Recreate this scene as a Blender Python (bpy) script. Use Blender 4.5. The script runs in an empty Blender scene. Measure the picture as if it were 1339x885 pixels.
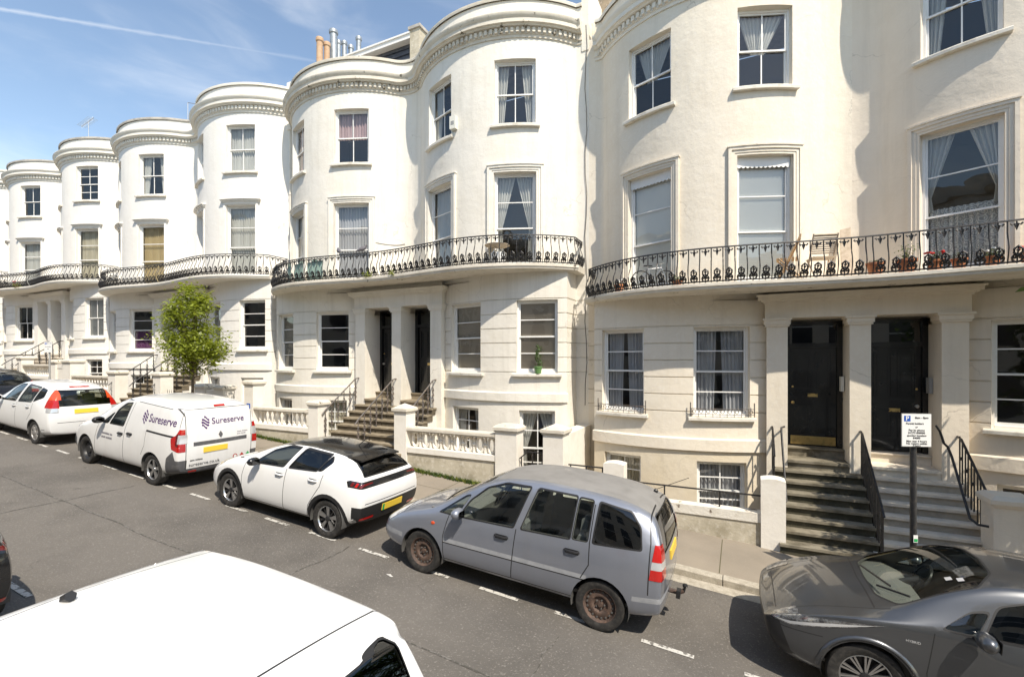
import bpy, bmesh, math, random
from mathutils import Vector, Matrix
from mathutils.geometry import tessellate_polygon
R = math.radians
scene = bpy.context.scene
col = scene.collection
random.seed(7)

# ------------------------------------------------------------------ camera
CAMZ = 3.49
TH = R(25.68)
GR = 0.075                                   # the street climbs towards -X
cam_d = bpy.data.cameras.new('camera')
cam = bpy.data.objects.new('camera', cam_d); col.objects.link(cam)
cam.location = (0, 0, CAMZ); cam.rotation_euler = (R(90), 0, TH)
cam_d.sensor_fit = 'HORIZONTAL'; cam_d.sensor_width = 36.0
cam_d.lens = 36.0*620/1339; cam_d.shift_y = 27.5/1339
cam_d.clip_start = 0.05; cam_d.clip_end = 4000
scene.camera = cam

# ------------------------------------------------------------------ sky, sun, exposure
SUN_AZ, SUN_EL = R(127), R(52)               # azimuth clockwise from +Y
world = bpy.data.worlds.new('World'); scene.world = world; world.use_nodes = True
wn, wl = world.node_tree.nodes, world.node_tree.links
wn.clear()
wo = wn.new('ShaderNodeOutputWorld'); bg = wn.new('ShaderNodeBackground')
sky = wn.new('ShaderNodeTexSky'); sky.sky_type = 'NISHITA'; sky.sun_disc = False
sky.sun_elevation = SUN_EL; sky.sun_rotation = SUN_AZ
sky.air_density = 1.0; sky.dust_density = 0.4; sky.ozone_density = 1.2; sky.altitude = 30
bg.inputs['Strength'].default_value = 0.14
geo = wn.new('ShaderNodeTexCoord')
def wnode(t, **k):
    n = wn.new(t)
    for a, b in k.items(): setattr(n, a, b)
    return n
def wmath(op, a, b=None, c=None):
    n = wnode('ShaderNodeMath', operation=op)
    for i, v in enumerate((a, b, c)):
        if v is None: continue
        if hasattr(v, 'is_linked'): wl.new(v, n.inputs[i])
        else: n.inputs[i].default_value = v
    return n.outputs[0]
def wdot(vec):
    n = wnode('ShaderNodeVectorMath', operation='DOT_PRODUCT')
    wl.new(geo.outputs['Generated'], n.inputs[0]); n.inputs[1].default_value = vec
    return n.outputs['Value']
def pixdir(x, y):
    r, z = (x-669.5)/620, (470-y)/620
    c, s = math.cos(TH), math.sin(TH)
    return Vector((c*r-s, s*r+c, z)).normalized()
# wispy cirrus: stretched noise on the sky dome
mp = wnode('ShaderNodeMapping'); mp.inputs['Scale'].default_value = (1.2, 1.7, 6.0); mp.inputs['Rotation'].default_value = (0.25, 0.12, 0.6)
wl.new(geo.outputs['Generated'], mp.inputs['Vector'])
nz = wnode('ShaderNodeTexNoise'); nz.inputs['Scale'].default_value = 2.1; nz.inputs['Detail'].default_value = 7; nz.inputs['Roughness'].default_value = 0.54; nz.inputs['Distortion'].default_value = 0.5
wl.new(mp.outputs[0], nz.inputs['Vector'])
mr = wnode('ShaderNodeMapRange', interpolation_type='SMOOTHSTEP')
mr.inputs['From Min'].default_value = 0.44; mr.inputs['From Max'].default_value = 0.85; mr.inputs['To Max'].default_value = 0.30
wl.new(nz.outputs['Fac'], mr.inputs['Value'])
# aircraft trail: a thin great-circle band high in the sky
da, db = pixdir(-60, 2), pixdir(412, 80)
nrm = da.cross(db).normalized(); mid_d = db; along = (da-db*da.dot(db)).normalized()
off = wmath('ABSOLUTE', wdot(nrm))
wob = wnode('ShaderNodeTexNoise'); wob.inputs['Scale'].default_value = 55; wob.inputs['Detail'].default_value = 4
wl.new(geo.outputs['Generated'], wob.inputs['Vector'])
wid = wmath('MULTIPLY_ADD', wob.outputs['Fac'], 0.0075, -0.0005)
trail = wmath('SUBTRACT', 1.0, wmath('DIVIDE', off, wid)); trail = wmath('MAXIMUM', trail, 0.0)
al = wdot(along)
m2 = wnode('ShaderNodeMapRange'); m2.inputs['From Min'].default_value = 0.0; m2.inputs['From Max'].default_value = 0.45; m2.inputs['To Min'].default_value = 0.08; m2.inputs['To Max'].default_value = 0.34
wl.new(al, m2.inputs['Value'])
gate = wmath('GREATER_THAN', al, 0.0)
trail = wmath('MULTIPLY', wmath('MULTIPLY', trail, m2.outputs[0]), gate)
cl = wmath('MAXIMUM', mr.outputs[0], trail)
mixc = wnode('ShaderNodeMix', data_type='RGBA')
wl.new(cl, mixc.inputs['Factor']); tintn = wnode('ShaderNodeMix', data_type='RGBA', blend_type='MULTIPLY'); tintn.inputs['Factor'].default_value = 1.0; tintn.inputs[7].default_value = (0.93, 0.93, 0.90, 1); wl.new(sky.outputs[0], tintn.inputs[6]); wl.new(tintn.outputs[2], mixc.inputs[6]); mixc.inputs[7].default_value = (5.2, 5.4, 5.6, 1)
wl.new(mixc.outputs[2], bg.inputs['Color']); wl.new(bg.outputs[0], wo.inputs['Surface'])

sun_d = bpy.data.lights.new('sun', 'SUN'); sun = bpy.data.objects.new('sun', sun_d); col.objects.link(sun)
sun_d.energy = 3.15; sun_d.angle = R(0.53); sun_d.color = (1.0, 0.955, 0.88)
sd = Vector((math.sin(SUN_AZ)*math.cos(SUN_EL), math.cos(SUN_AZ)*math.cos(SUN_EL), math.sin(SUN_EL)))
sun.rotation_euler = sd.to_track_quat('Z', 'Y').to_euler()
sun.location = (10, -10, 30)

vs = scene.view_settings
scene.display_settings.display_device = 'sRGB'
vs.view_transform = 'Standard'; vs.look = 'None'; vs.gamma = 1.0; vs.use_curve_mapping = False
vs.exposure = 0.94
vs.use_white_balance = True; vs.white_balance_temperature = 7050; vs.white_balance_tint = 10
scene.render.engine = 'CYCLES'
try:
    scene.cycles.max_bounces = 7; scene.cycles.transparent_max_bounces = 10; scene.cycles.glossy_bounces = 3
    scene.cycles.diffuse_bounces = 4; scene.cycles.caustics_reflective = False; scene.cycles.caustics_refractive = False
except Exception: pass

# ------------------------------------------------------------------ materials
MATS = {}
def newmat(name):
    m = bpy.data.materials.new(name); m.use_nodes = True
    nt = m.node_tree; nt.nodes.clear()
    out = nt.nodes.new('ShaderNodeOutputMaterial')
    MATS[name] = m
    return m, nt, nt.nodes, nt.links, out
def principled(name, base, rough=0.6, metal=0.0, noise=None, bump=None, coat=0.0, spec=0.5, streak=None, spots=None, second=None, crack=None, trans=0.0, ior=1.45, sheen=0.0):
    """base colour broken by noise=(scale,(r,g,b),lo,hi); streak=(colour,amount): vertical weathering; spots=(scale,colour,thresh): flaked or stained patches"""
    m, nt, N, L, out = newmat(name)
    p = N.new('ShaderNodeBsdfPrincipled'); L.new(p.outputs[0], out.inputs['Surface'])
    p.inputs['Roughness'].default_value = rough; p.inputs['Metallic'].default_value = metal
    p.inputs['Specular IOR Level'].default_value = spec; p.inputs['Coat Weight'].default_value = coat; p.inputs['Coat Roughness'].default_value = 0.04
    p.inputs['IOR'].default_value = ior
    tc = N.new('ShaderNodeTexCoord')
    rgb = N.new('ShaderNodeRGB'); rgb.outputs[0].default_value = (*base, 1); cur = rgb.outputs[0]
    def mix(cur, fac, colour):
        mx = N.new('ShaderNodeMix'); mx.data_type = 'RGBA'
        L.new(fac, mx.inputs['Factor']); L.new(cur, mx.inputs[6]); mx.inputs[7].default_value = (*colour, 1)
        return mx.outputs[2]
    def noisefac(scale, lo, hi, amt, sc=(1, 1, 1), detail=6, rough_=0.6):
        mp = N.new('ShaderNodeMapping'); mp.inputs['Scale'].default_value = sc
        L.new(tc.outputs['Object'], mp.inputs['Vector'])
        n = N.new('ShaderNodeTexNoise'); n.inputs['Scale'].default_value = scale; n.inputs['Detail'].default_value = detail; n.inputs['Roughness'].default_value = rough_
        L.new(mp.outputs[0], n.inputs['Vector'])
        r = N.new('ShaderNodeMapRange'); r.inputs['From Min'].default_value = lo; r.inputs['From Max'].default_value = hi; r.inputs['To Max'].default_value = amt
        L.new(n.outputs['Fac'], r.inputs['Value'])
        return r.outputs[0]
    if noise: cur = mix(cur, noisefac(noise[0], noise[2], noise[3], noise[4] if len(noise) > 4 else 1.0), noise[1])
    if second: cur = mix(cur, noisefac(second[0], second[2], second[3], second[4] if len(second) > 4 else 1.0), second[1])
    if streak: cur = mix(cur, noisefac(streak[2] if len(streak) > 2 else 3.0, 0.5, 0.8, streak[1], (1.6, 1.6, 0.10), 8, 0.7), streak[0])
    if spots: cur = mix(cur, noisefac(spots[0], spots[2], spots[2]+0.04, 1.0, (1, 1, 1), 9, 0.65), spots[1])
    if crack:                                    # hairline cracks: warped cell edges, broken up by a mask
        w1 = N.new('ShaderNodeTexNoise'); w1.inputs['Scale'].default_value = 2.5; w1.inputs['Detail'].default_value = 5; L.new(tc.outputs['Object'], w1.inputs['Vector'])
        ad = N.new('ShaderNodeVectorMath'); ad.operation = 'MULTIPLY_ADD'; ad.inputs[1].default_value = (0.5, 0.5, 0.5); L.new(w1.outputs['Color'], ad.inputs[0]); L.new(tc.outputs['Object'], ad.inputs[2])
        vo = N.new('ShaderNodeTexVoronoi'); vo.feature = 'DISTANCE_TO_EDGE'; vo.inputs['Scale'].default_value = crack[0]; L.new(ad.outputs[0], vo.inputs['Vector'])
        r1 = N.new('ShaderNodeMapRange'); r1.inputs['From Min'].default_value = 0.0; r1.inputs['From Max'].default_value = crack[1]; r1.inputs['To Min'].default_value = 1.0; r1.inputs['To Max'].default_value = 0.0; L.new(vo.outputs['Distance'], r1.inputs['Value'])
        mu = N.new('ShaderNodeMath'); mu.operation = 'MULTIPLY'; L.new(r1.outputs[0], mu.inputs[0]); L.new(noisefac(0.9, crack[2], crack[2]+0.12, crack[4] if len(crack) > 4 else 0.8), mu.inputs[1])
        cur = mix(cur, mu.outputs[0], crack[3])
    L.new(cur, p.inputs['Base Color'])
    if bump:
        n = N.new('ShaderNodeTexNoise'); n.inputs['Scale'].default_value = bump[0]; n.inputs['Detail'].default_value = 8; n.inputs['Roughness'].default_value = 0.65
        L.new(tc.outputs['Object'], n.inputs['Vector'])
        b = N.new('ShaderNodeBump'); b.inputs['Strength'].default_value = bump[1]; b.inputs['Distance'].default_value = bump[2] if len(bump) > 2 else 0.01
        L.new(n.outputs['Fac'], b.inputs['Height']); L.new(b.outputs[0], p.inputs['Normal'])
    if trans:
        p.inputs['Transmission Weight'].default_value = trans
    return m
def glass(name, tint=(0.85, 0.9, 0.9), refl=1.0, rough=0.0, clear=0.9, bumpy=0.0):
    m, nt, N, L, out = newmat(name)
    t = N.new('ShaderNodeBsdfTransparent'); t.inputs[0].default_value = (*[c*clear for c in tint], 1)
    g = N.new('ShaderNodeBsdfGlossy'); g.inputs['Roughness'].default_value = rough; g.inputs['Color'].default_value = (refl, refl, refl, 1)
    ge = N.new('ShaderNodeNewGeometry'); dt = N.new('ShaderNodeVectorMath'); dt.operation = 'DOT_PRODUCT'   # Schlick, the same from both sides of the pane
    L.new(ge.outputs['Normal'], dt.inputs[0]); L.new(ge.outputs['Incoming'], dt.inputs[1])
    def mth(op, a, b):
        n = N.new('ShaderNodeMath'); n.operation = op
        for i, q in enumerate((a, b)):
            if q is None: continue
            if hasattr(q, 'is_linked'): L.new(q, n.inputs[i])
            else: n.inputs[i].default_value = q
        return n
    k5 = mth('POWER', mth('SUBTRACT', 1.0, mth('ABSOLUTE', dt.outputs['Value'], None).outputs[0]).outputs[0], 5.0)
    k = N.new('ShaderNodeMath'); k.operation = 'MULTIPLY_ADD'; k.inputs[1].default_value = 0.92; k.inputs[2].default_value = 0.075; k.use_clamp = True
    L.new(k5.outputs[0], k.inputs[0])
    if bumpy:
        tc = N.new('ShaderNodeTexCoord'); n = N.new('ShaderNodeTexNoise'); n.inputs['Scale'].default_value = 2.2; n.inputs['Detail'].default_value = 1
        L.new(tc.outputs['Object'], n.inputs['Vector'])
        b = N.new('ShaderNodeBump'); b.inputs['Strength'].default_value = bumpy; b.inputs['Distance'].default_value = 0.02
        L.new(n.outputs['Fac'], b.inputs['Height']); L.new(b.outputs[0], g.inputs['Normal'])
    x = N.new('ShaderNodeMixShader'); L.new(k.outputs[0], x.inputs[0]); L.new(t.outputs[0], x.inputs[1]); L.new(g.outputs[0], x.inputs[2])
    L.new(x.outputs[0], out.inputs['Surface'])
    return m
def cloth(name, base, trans=0.4, base2=None, scale=30):
    m, nt, N, L, out = newmat(name)
    d = N.new('ShaderNodeBsdfDiffuse'); t = N.new('ShaderNodeBsdfTranslucent'); x = N.new('ShaderNodeMixShader'); x.inputs[0].default_value = trans
    d.inputs[0].default_value = (*base, 1); t.inputs[0].default_value = (*base, 1)
    if base2:
        tc = N.new('ShaderNodeTexCoord'); v = N.new('ShaderNodeTexVoronoi'); v.inputs['Scale'].default_value = scale
        L.new(tc.outputs['Object'], v.inputs['Vector'])
        s = N.new('ShaderNodeMath'); s.operation = 'SINE'
        mu = N.new('ShaderNodeMath'); mu.operation = 'MULTIPLY'; mu.inputs[1].default_value = 22
        L.new(v.outputs['Distance'], mu.inputs[0]); L.new(mu.outputs[0], s.inputs[0])
        g = N.new('ShaderNodeMath'); g.operation = 'GREATER_THAN'; g.inputs[1].default_value = 0.0; L.new(s.outputs[0], g.inputs[0])
        mx = N.new('ShaderNodeMix'); mx.data_type = 'RGBA'; mx.inputs[6].default_value = (*base, 1); mx.inputs[7].default_value = (*base2, 1)
        L.new(g.outputs[0], mx.inputs['Factor']); L.new(mx.outputs[2], d.inputs[0]); L.new(mx.outputs[2], t.inputs[0])
    L.new(d.outputs[0], x.inputs[1]); L.new(t.outputs[0], x.inputs[2]); L.new(x.outputs[0], out.inputs['Surface'])
    return m

ST = dict(rough=0.82, bump=(5, 0.42, 0.03), spec=0.25, crack=(0.55, 0.006, 0.50, (0.34, 0.30, 0.24), 0.5))
principled('stucco_cream', (0.77, 0.70, 0.585), noise=(1.3, (0.71, 0.63, 0.51), 0.42, 0.75, 0.7), streak=((0.53, 0.47, 0.38), 0.35), second=(14, (0.82, 0.77, 0.69), 0.5, 0.8, 0.6), **ST)
principled('stucco_pale', (0.78, 0.74, 0.66), noise=(1.3, (0.71, 0.66, 0.56), 0.42, 0.75, 0.7), streak=((0.46, 0.42, 0.35), 0.42), second=(14, (0.79, 0.75, 0.68), 0.5, 0.8, 0.6), **ST)
principled('stucco_white', (0.82, 0.79, 0.73), noise=(1.3, (0.77, 0.73, 0.66), 0.42, 0.75, 0.6), streak=((0.58, 0.54, 0.47), 0.25), second=(14, (0.84, 0.82, 0.78), 0.5, 0.8, 0.6), **ST)
principled('stucco_yellow', (0.69, 0.61, 0.48), noise=(1.5, (0.63, 0.54, 0.39), 0.42, 0.75, 0.8), streak=((0.42, 0.37, 0.28), 0.3), **ST)
principled('stucco_pinkish', (0.76, 0.68, 0.57), noise=(1.3, (0.70, 0.62, 0.51), 0.42, 0.75, 0.7), streak=((0.45, 0.39, 0.32), 0.25), **ST)
principled('weathered_cornice', (0.68, 0.63, 0.54), rough=0.85, noise=(3, (0.50, 0.45, 0.37), 0.45, 0.72, 0.7), spots=(4, (0.15, 0.13, 0.10), 0.625), bump=(12, 0.4, 0.02), spec=0.2)
principled('clean_cornice', (0.78, 0.74, 0.66), rough=0.85, noise=(3, (0.66, 0.61, 0.52), 0.48, 0.75, 0.6), bump=(12, 0.25, 0.02), spec=0.2)
principled('coping_lead', (0.36, 0.34, 0.31), rough=0.8, noise=(5, (0.52, 0.48, 0.42), 0.4, 0.6), bump=(14, 0.3))
principled('rough_wall', (0.52, 0.47, 0.37), rough=0.9, noise=(2.5, (0.34, 0.30, 0.22), 0.45, 0.68, 0.9), second=(9, (0.66, 0.62, 0.54), 0.52, 0.7, 0.7), spots=(6, (0.16, 0.14, 0.10), 0.67), bump=(18, 0.5, 0.015), spec=0.2)
principled('wall_paint', (0.78, 0.74, 0.67), rough=0.8, noise=(2.5, (0.66, 0.61, 0.52), 0.48, 0.72, 0.7), spots=(4.5, (0.42, 0.37, 0.30), 0.69), bump=(14, 0.35, 0.015), spec=0.25)
principled('sill_stone', (0.70, 0.66, 0.58), rough=0.8, noise=(6, (0.52, 0.48, 0.40), 0.5, 0.7), bump=(20, 0.3))
principled('white_wood', (0.80, 0.79, 0.76), rough=0.42, noise=(6, (0.68, 0.66, 0.60), 0.55, 0.75, 0.6))
principled('black_iron', (0.018, 0.018, 0.019), rough=0.42, noise=(20, (0.05, 0.04, 0.035), 0.5, 0.7), bump=(60, 0.2))
principled('worn_iron', (0.10, 0.09, 0.085), rough=0.55, noise=(18, (0.22, 0.15, 0.10), 0.5, 0.68), bump=(60, 0.3))
principled('black_door', (0.010, 0.010, 0.010), rough=0.22, coat=0.4, noise=(8, (0.02, 0.02, 0.02), 0.5, 0.7))
principled('brass', (0.72, 0.52, 0.22), rough=0.28, metal=1.0, noise=(12, (0.5, 0.36, 0.16), 0.5, 0.7))
principled('steel', (0.55, 0.55, 0.55), rough=0.35, metal=1.0)
principled('grey_plastic', (0.30, 0.30, 0.29), rough=0.6)
principled('cream_plastic', (0.72, 0.70, 0.62), rough=0.5)
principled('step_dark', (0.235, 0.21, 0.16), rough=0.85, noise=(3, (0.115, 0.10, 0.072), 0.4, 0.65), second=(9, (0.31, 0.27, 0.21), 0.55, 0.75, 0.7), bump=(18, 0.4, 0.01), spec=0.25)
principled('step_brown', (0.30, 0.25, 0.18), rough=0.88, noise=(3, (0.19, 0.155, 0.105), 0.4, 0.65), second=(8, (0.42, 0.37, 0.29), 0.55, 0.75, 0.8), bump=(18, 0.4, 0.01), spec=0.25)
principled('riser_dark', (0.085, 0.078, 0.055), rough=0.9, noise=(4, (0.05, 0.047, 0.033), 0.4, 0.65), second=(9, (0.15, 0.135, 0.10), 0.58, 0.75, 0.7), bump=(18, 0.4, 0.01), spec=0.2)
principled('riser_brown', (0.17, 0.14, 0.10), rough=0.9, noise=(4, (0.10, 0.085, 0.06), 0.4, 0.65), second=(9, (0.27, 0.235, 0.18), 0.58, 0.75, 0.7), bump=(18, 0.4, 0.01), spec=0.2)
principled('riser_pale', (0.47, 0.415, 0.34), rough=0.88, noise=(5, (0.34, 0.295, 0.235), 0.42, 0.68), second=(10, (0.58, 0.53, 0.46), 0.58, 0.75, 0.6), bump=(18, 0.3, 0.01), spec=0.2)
principled('car_interior_light', (0.17, 0.165, 0.155), rough=0.8)
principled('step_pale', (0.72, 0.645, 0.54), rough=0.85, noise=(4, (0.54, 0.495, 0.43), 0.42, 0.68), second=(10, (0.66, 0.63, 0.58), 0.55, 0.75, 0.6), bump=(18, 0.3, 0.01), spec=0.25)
principled('interior', (0.14, 0.12, 0.10), rough=0.9)
principled('slate', (0.055, 0.06, 0.075), rough=0.6, noise=(6, (0.09, 0.095, 0.11), 0.4, 0.7), bump=(9, 0.5))
principled('brick_stock', (0.36, 0.28, 0.19), rough=0.9, noise=(7, (0.22, 0.17, 0.12), 0.42, 0.65), second=(14, (0.48, 0.40, 0.30), 0.5, 0.7), bump=(22, 0.5))
principled('terracotta', (0.56, 0.22, 0.10), rough=0.75, noise=(9, (0.42, 0.17, 0.09), 0.45, 0.7))
principled('buff_clay', (0.48, 0.33, 0.21), rough=0.75, noise=(9, (0.42, 0.25, 0.15), 0.45, 0.7))
principled('zinc', (0.34, 0.37, 0.39), rough=0.5, metal=0.5, noise=(7, (0.22, 0.24, 0.26), 0.45, 0.7))
principled('wood_grey', (0.56, 0.46, 0.35), rough=0.8, noise=(12, (0.42, 0.33, 0.24), 0.4, 0.7))
principled('wood_warm', (0.50, 0.33, 0.18), rough=0.7, noise=(12, (0.38, 0.24, 0.13), 0.4, 0.7))
principled('soil', (0.05, 0.035, 0.025), rough=0.95)
principled('granite', (0.42, 0.38, 0.31), rough=0.85, noise=(9, (0.30, 0.265, 0.21), 0.4, 0.65), second=(60, (0.55, 0.51, 0.43), 0.55, 0.7), bump=(40, 0.4, 0.01))
principled('rubber', (0.022, 0.021, 0.020), rough=0.75, noise=(20, (0.06, 0.055, 0.05), 0.45, 0.75), bump=(80, 0.2))
principled('black_plastic', (0.02, 0.02, 0.021), rough=0.45)
principled('grey_bumper', (0.085, 0.085, 0.09), rough=0.55, noise=(10, (0.13, 0.13, 0.13), 0.5, 0.7))
principled('car_interior', (0.085, 0.083, 0.08), rough=0.8, noise=(10, (0.09, 0.088, 0.085), 0.4, 0.7))
principled('seat_fabric', (0.20, 0.20, 0.205), rough=0.9)
principled('plate_yellow', (0.82, 0.56, 0.06), rough=0.35)
principled('plate_white', (0.8, 0.8, 0.78), rough=0.35)
principled('flag_green', (0.02, 0.35, 0.10), rough=0.4)
principled('lamp_red', (0.42, 0.012, 0.010), rough=0.12, coat=1.0)
principled('lamp_red_dark', (0.12, 0.008, 0.008), rough=0.1, coat=1.0)
principled('lamp_orange', (0.60, 0.075, 0.02), rough=0.12, coat=1.0)
principled('lamp_clear', (0.62, 0.63, 0.64), rough=0.12, metal=0.4, coat=1.0)
principled('alloy', (0.50, 0.50, 0.50), rough=0.3, metal=0.9)
principled('alloy_dark', (0.045, 0.045, 0.048), rough=0.35, metal=0.5)
principled('hubcap', (0.42, 0.41, 0.40), rough=0.42, metal=0.5, noise=(12, (0.24, 0.21, 0.18), 0.45, 0.75))
principled('rust_steel', (0.105, 0.068, 0.052), rough=0.75, noise=(14, (0.06, 0.042, 0.036), 0.4, 0.65), second=(25, (0.17, 0.10, 0.07), 0.55, 0.75), bump=(40, 0.3))
def paint(name, c, metal=0.0, rough=0.35, dirt=None):
    return principled(name, c, rough=rough, metal=metal, coat=1.0, noise=(3, tuple(x*0.88 for x in c), 0.4, 0.75, 0.5), streak=dirt)
paint('paint_silver', (0.27, 0.29, 0.34), metal=0.55, rough=0.38, dirt=((0.24, 0.23, 0.22), 0.25, 2))
principled('paint_faded', (0.24, 0.232, 0.22), rough=0.5, noise=(4, (0.19, 0.183, 0.173), 0.4, 0.7), spots=(5, (0.36, 0.34, 0.31), 0.66), spec=0.4)
principled('paint_white', (0.80, 0.80, 0.79), rough=0.3, coat=1.0, noise=(3, (0.74, 0.74, 0.725), 0.4, 0.75, 0.5), spots=(26, (0.30, 0.28, 0.25), 0.775))
paint('paint_white_dusty', (0.76, 0.755, 0.74), rough=0.4, dirt=((0.5, 0.47, 0.42), 0.35, 1.5))
principled('lamp_smoked', (0.34, 0.35, 0.36), rough=0.12, metal=0.7, coat=1.0, noise=(22, (0.10, 0.10, 0.11), 0.42, 0.6))
paint('paint_graphite', (0.088, 0.092, 0.099), metal=0.65, rough=0.33)
paint('paint_black', (0.012, 0.012, 0.013), rough=0.2)
paint('paint_navy', (0.018, 0.022, 0.035), rough=0.25)
glass('house_glass', tint=(0.93, 0.95, 0.94), clear=0.98, bumpy=0.25)
glass('car_glass', tint=(0.84, 0.90, 0.86), clear=0.9)
glass('car_glass_dark', tint=(0.26, 0.28, 0.29), clear=0.55)
glass('lens_clear', clear=0.95)
cloth('cloth_white', (0.78, 0.77, 0.74), 0.45)
cloth('cloth_grey', (0.50, 0.50, 0.53), 0.25)
cloth('cloth_cream', (0.66, 0.60, 0.48), 0.35)
cloth('cloth_yellow', (0.60, 0.47, 0.27), 0.35)
cloth('cloth_pink', (0.62, 0.45, 0.46), 0.35)
cloth('cloth_purple', (0.13, 0.05, 0.12), 0.1)
cloth('cloth_lace', (0.82, 0.81, 0.79), 0.3, (0.46, 0.46, 0.47), 9)
cloth('cloth_red', (0.50, 0.06, 0.07), 0.1)
principled('blind_white', (0.85, 0.85, 0.83), rough=0.5)
principled('blind_brown', (0.36, 0.30, 0.24), rough=0.5)
principled('blind_grey', (0.42, 0.42, 0.42), rough=0.5)
principled('green_mesh', (0.30, 0.42, 0.36), rough=0.8)
# ------------------------------------------------------------------ mesh helpers
def M(n): return MATS[n]
class MB:
    """collects verts/faces (with a material each) and links them as ONE mesh object"""
    def __init__(s): s.v = []; s.f = []; s.m = []; s.cur = 0; s.mats = []
    def mat(s, name):
        if name not in s.mats: s.mats.append(name)
        s.cur = s.mats.index(name); return s
    def add(s, vs, fs):
        o = len(s.v); s.v.extend([tuple(p) for p in vs])
        for f in fs: s.f.append([o+i for i in f]); s.m.append(s.cur)
    def quad(s, a, b, c, d): s.add([a, b, c, d], [(0, 1, 2, 3)])
    def box(s, x0, x1, y0, y1, z0, z1, T=None):
        p = [(x, y, z) for z in (z0, z1) for y in (y0, y1) for x in (x0, x1)]
        if T: p = [T(*q) for q in p]
        s.add(p, [(0, 2, 3, 1), (4, 5, 7, 6), (0, 1, 5, 4), (2, 6, 7, 3), (0, 4, 6, 2), (1, 3, 7, 5)])
    def tube(s, pts, r, n=6, cap=True, closed=False):
        pts = [Vector(p) for p in pts]; N = len(pts)
        if N < 2: return
        rr = r if isinstance(r, (list, tuple)) else [r]*N
        up = Vector((0.13, 0.27, 0.95)); vs = []
        for i, p in enumerate(pts):
            a = pts[(i-1) % N] if (closed or i > 0) else p; b = pts[(i+1) % N] if (closed or i < N-1) else p
            t = (b-a)
            t = t.normalized() if t.length > 1e-9 else Vector((0, 0, 1))
            x = t.cross(up)
            if x.length < 1e-3: x = t.cross(Vector((1, 0, 0)))
            x.normalize(); y = t.cross(x)
            for k in range(n):
                q = 2*math.pi*k/n+math.pi/n; vs.append(p+(x*math.cos(q)+y*math.sin(q))*rr[i])
        fs = []
        for i in range(N if closed else N-1):
            j = (i+1) % N
            for k in range(n): fs.append((i*n+k, i*n+(k+1) % n, j*n+(k+1) % n, j*n+k))
        if cap and not closed: fs += [tuple(range(n))[::-1], tuple(range((N-1)*n, N*n))]
        s.add(vs, fs)
    def lathe(s, prof, c=(0, 0, 0), n=20, axis='z', T=None, cap=True):
        vs = []; 
        for (r, z) in prof:
            for k in range(n):
                a = 2*math.pi*k/n
                q = (r*math.cos(a), r*math.sin(a), z) if axis == 'z' else (r*math.cos(a), z, r*math.sin(a)) if axis == 'y' else (z, r*math.cos(a), r*math.sin(a))
                q = (q[0]+c[0], q[1]+c[1], q[2]+c[2]); vs.append(T(*q) if T else q)
        fs = [(i*n+k, i*n+(k+1) % n, (i+1)*n+(k+1) % n, (i+1)*n+k) for i in range(len(prof)-1) for k in range(n)]
        if cap and prof[0][0] > 1e-6: fs.append(tuple(range(n))[::-1])
        if cap and prof[-1][0] > 1e-6: fs.append(tuple(range((len(prof)-1)*n, len(prof)*n)))
        s.add(vs, fs)
    def prism(s, poly, h0, h1, T):
        """poly (a,b) extruded from h0 to h1, T(a,b,h)->xyz"""
        n = len(poly)
        vs = [T(a, b, h0) for a, b in poly]+[T(a, b, h1) for a, b in poly]
        fs = [(i, (i+1) % n, n+(i+1) % n, n+i) for i in range(n)]
        tri = tessellate_polygon([[Vector((a, b, 0)) for a, b in poly]])
        fs += [tuple(t) for t in tri]+[tuple(n+i for i in t[::-1]) for t in tri]
        s.add(vs, fs)
    def build(s, name, parent=None, org=(0, 0, 0), smooth=None, fixn=True):
        me = bpy.data.meshes.new(name)
        ox, oy, oz = org
        me.from_pydata([(x-ox, y-oy, z-oz) for x, y, z in s.v], [], s.f)
        for n in s.mats: me.materials.append(MATS[n])
        me.polygons.foreach_set('material_index', s.m)
        if fixn:
            bm = bmesh.new(); bm.from_mesh(me); bmesh.ops.recalc_face_normals(bm, faces=bm.faces); bm.to_mesh(me); bm.free()
        if smooth is not None:
            me.polygons.foreach_set('use_smooth', [True]*len(me.polygons))
            try: me.set_sharp_from_angle(angle=R(smooth))
            except Exception: pass
        me.update()
        o = bpy.data.objects.new(name, me); col.objects.link(o)
        if parent: o.parent = parent
        else: o.location = org
        return o
def empty(name, loc=(0, 0, 0), rot=(0, 0, 0)):
    o = bpy.data.objects.new(name, None); col.objects.link(o); o.location = loc; o.rotation_euler = rot
    o.empty_display_size = 0.3
    return o
def tag(o, label=None, cat=None, group=None, kind=None):
    if label: o['label'] = label
    if cat: o['category'] = cat
    if group: o['group'] = group
    if kind: o['kind'] = kind
    return o
def thing(name, label, cat, loc, group=None, rot=(0, 0, 0)):
    return tag(empty(name, loc, rot), label, cat, group)
def copy_tree(o, parent=None):
    c = o.copy(); col.objects.link(c)
    if parent: c.parent = parent
    for ch in list(o.children): copy_tree(ch, c)
    return c
def road_z(u): return -GR*u
def pav_z(u): return road_z(u)+0.14
def text_mesh(name, s, size, matname, parent=None, bold=0.0, T=None, align='CENTER', shear=0.0, depth=0.0):
    """built-in font turned into a mesh; T(x,y)->xyz places it"""
    c = bpy.data.curves.new(name, 'FONT'); c.body = s; c.size = size; c.align_x = align; c.align_y = 'CENTER'; c.offset = bold; c.shear = shear; c.extrude = depth
    c.resolution_u = 3
    o = bpy.data.objects.new(name, c); col.objects.link(o)
    bpy.context.view_layer.update()
    me = bpy.data.meshes.new_from_object(o.evaluated_get(bpy.context.evaluated_depsgraph_get()))
    bpy.data.objects.remove(o); bpy.data.curves.remove(c)
    return me
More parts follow.
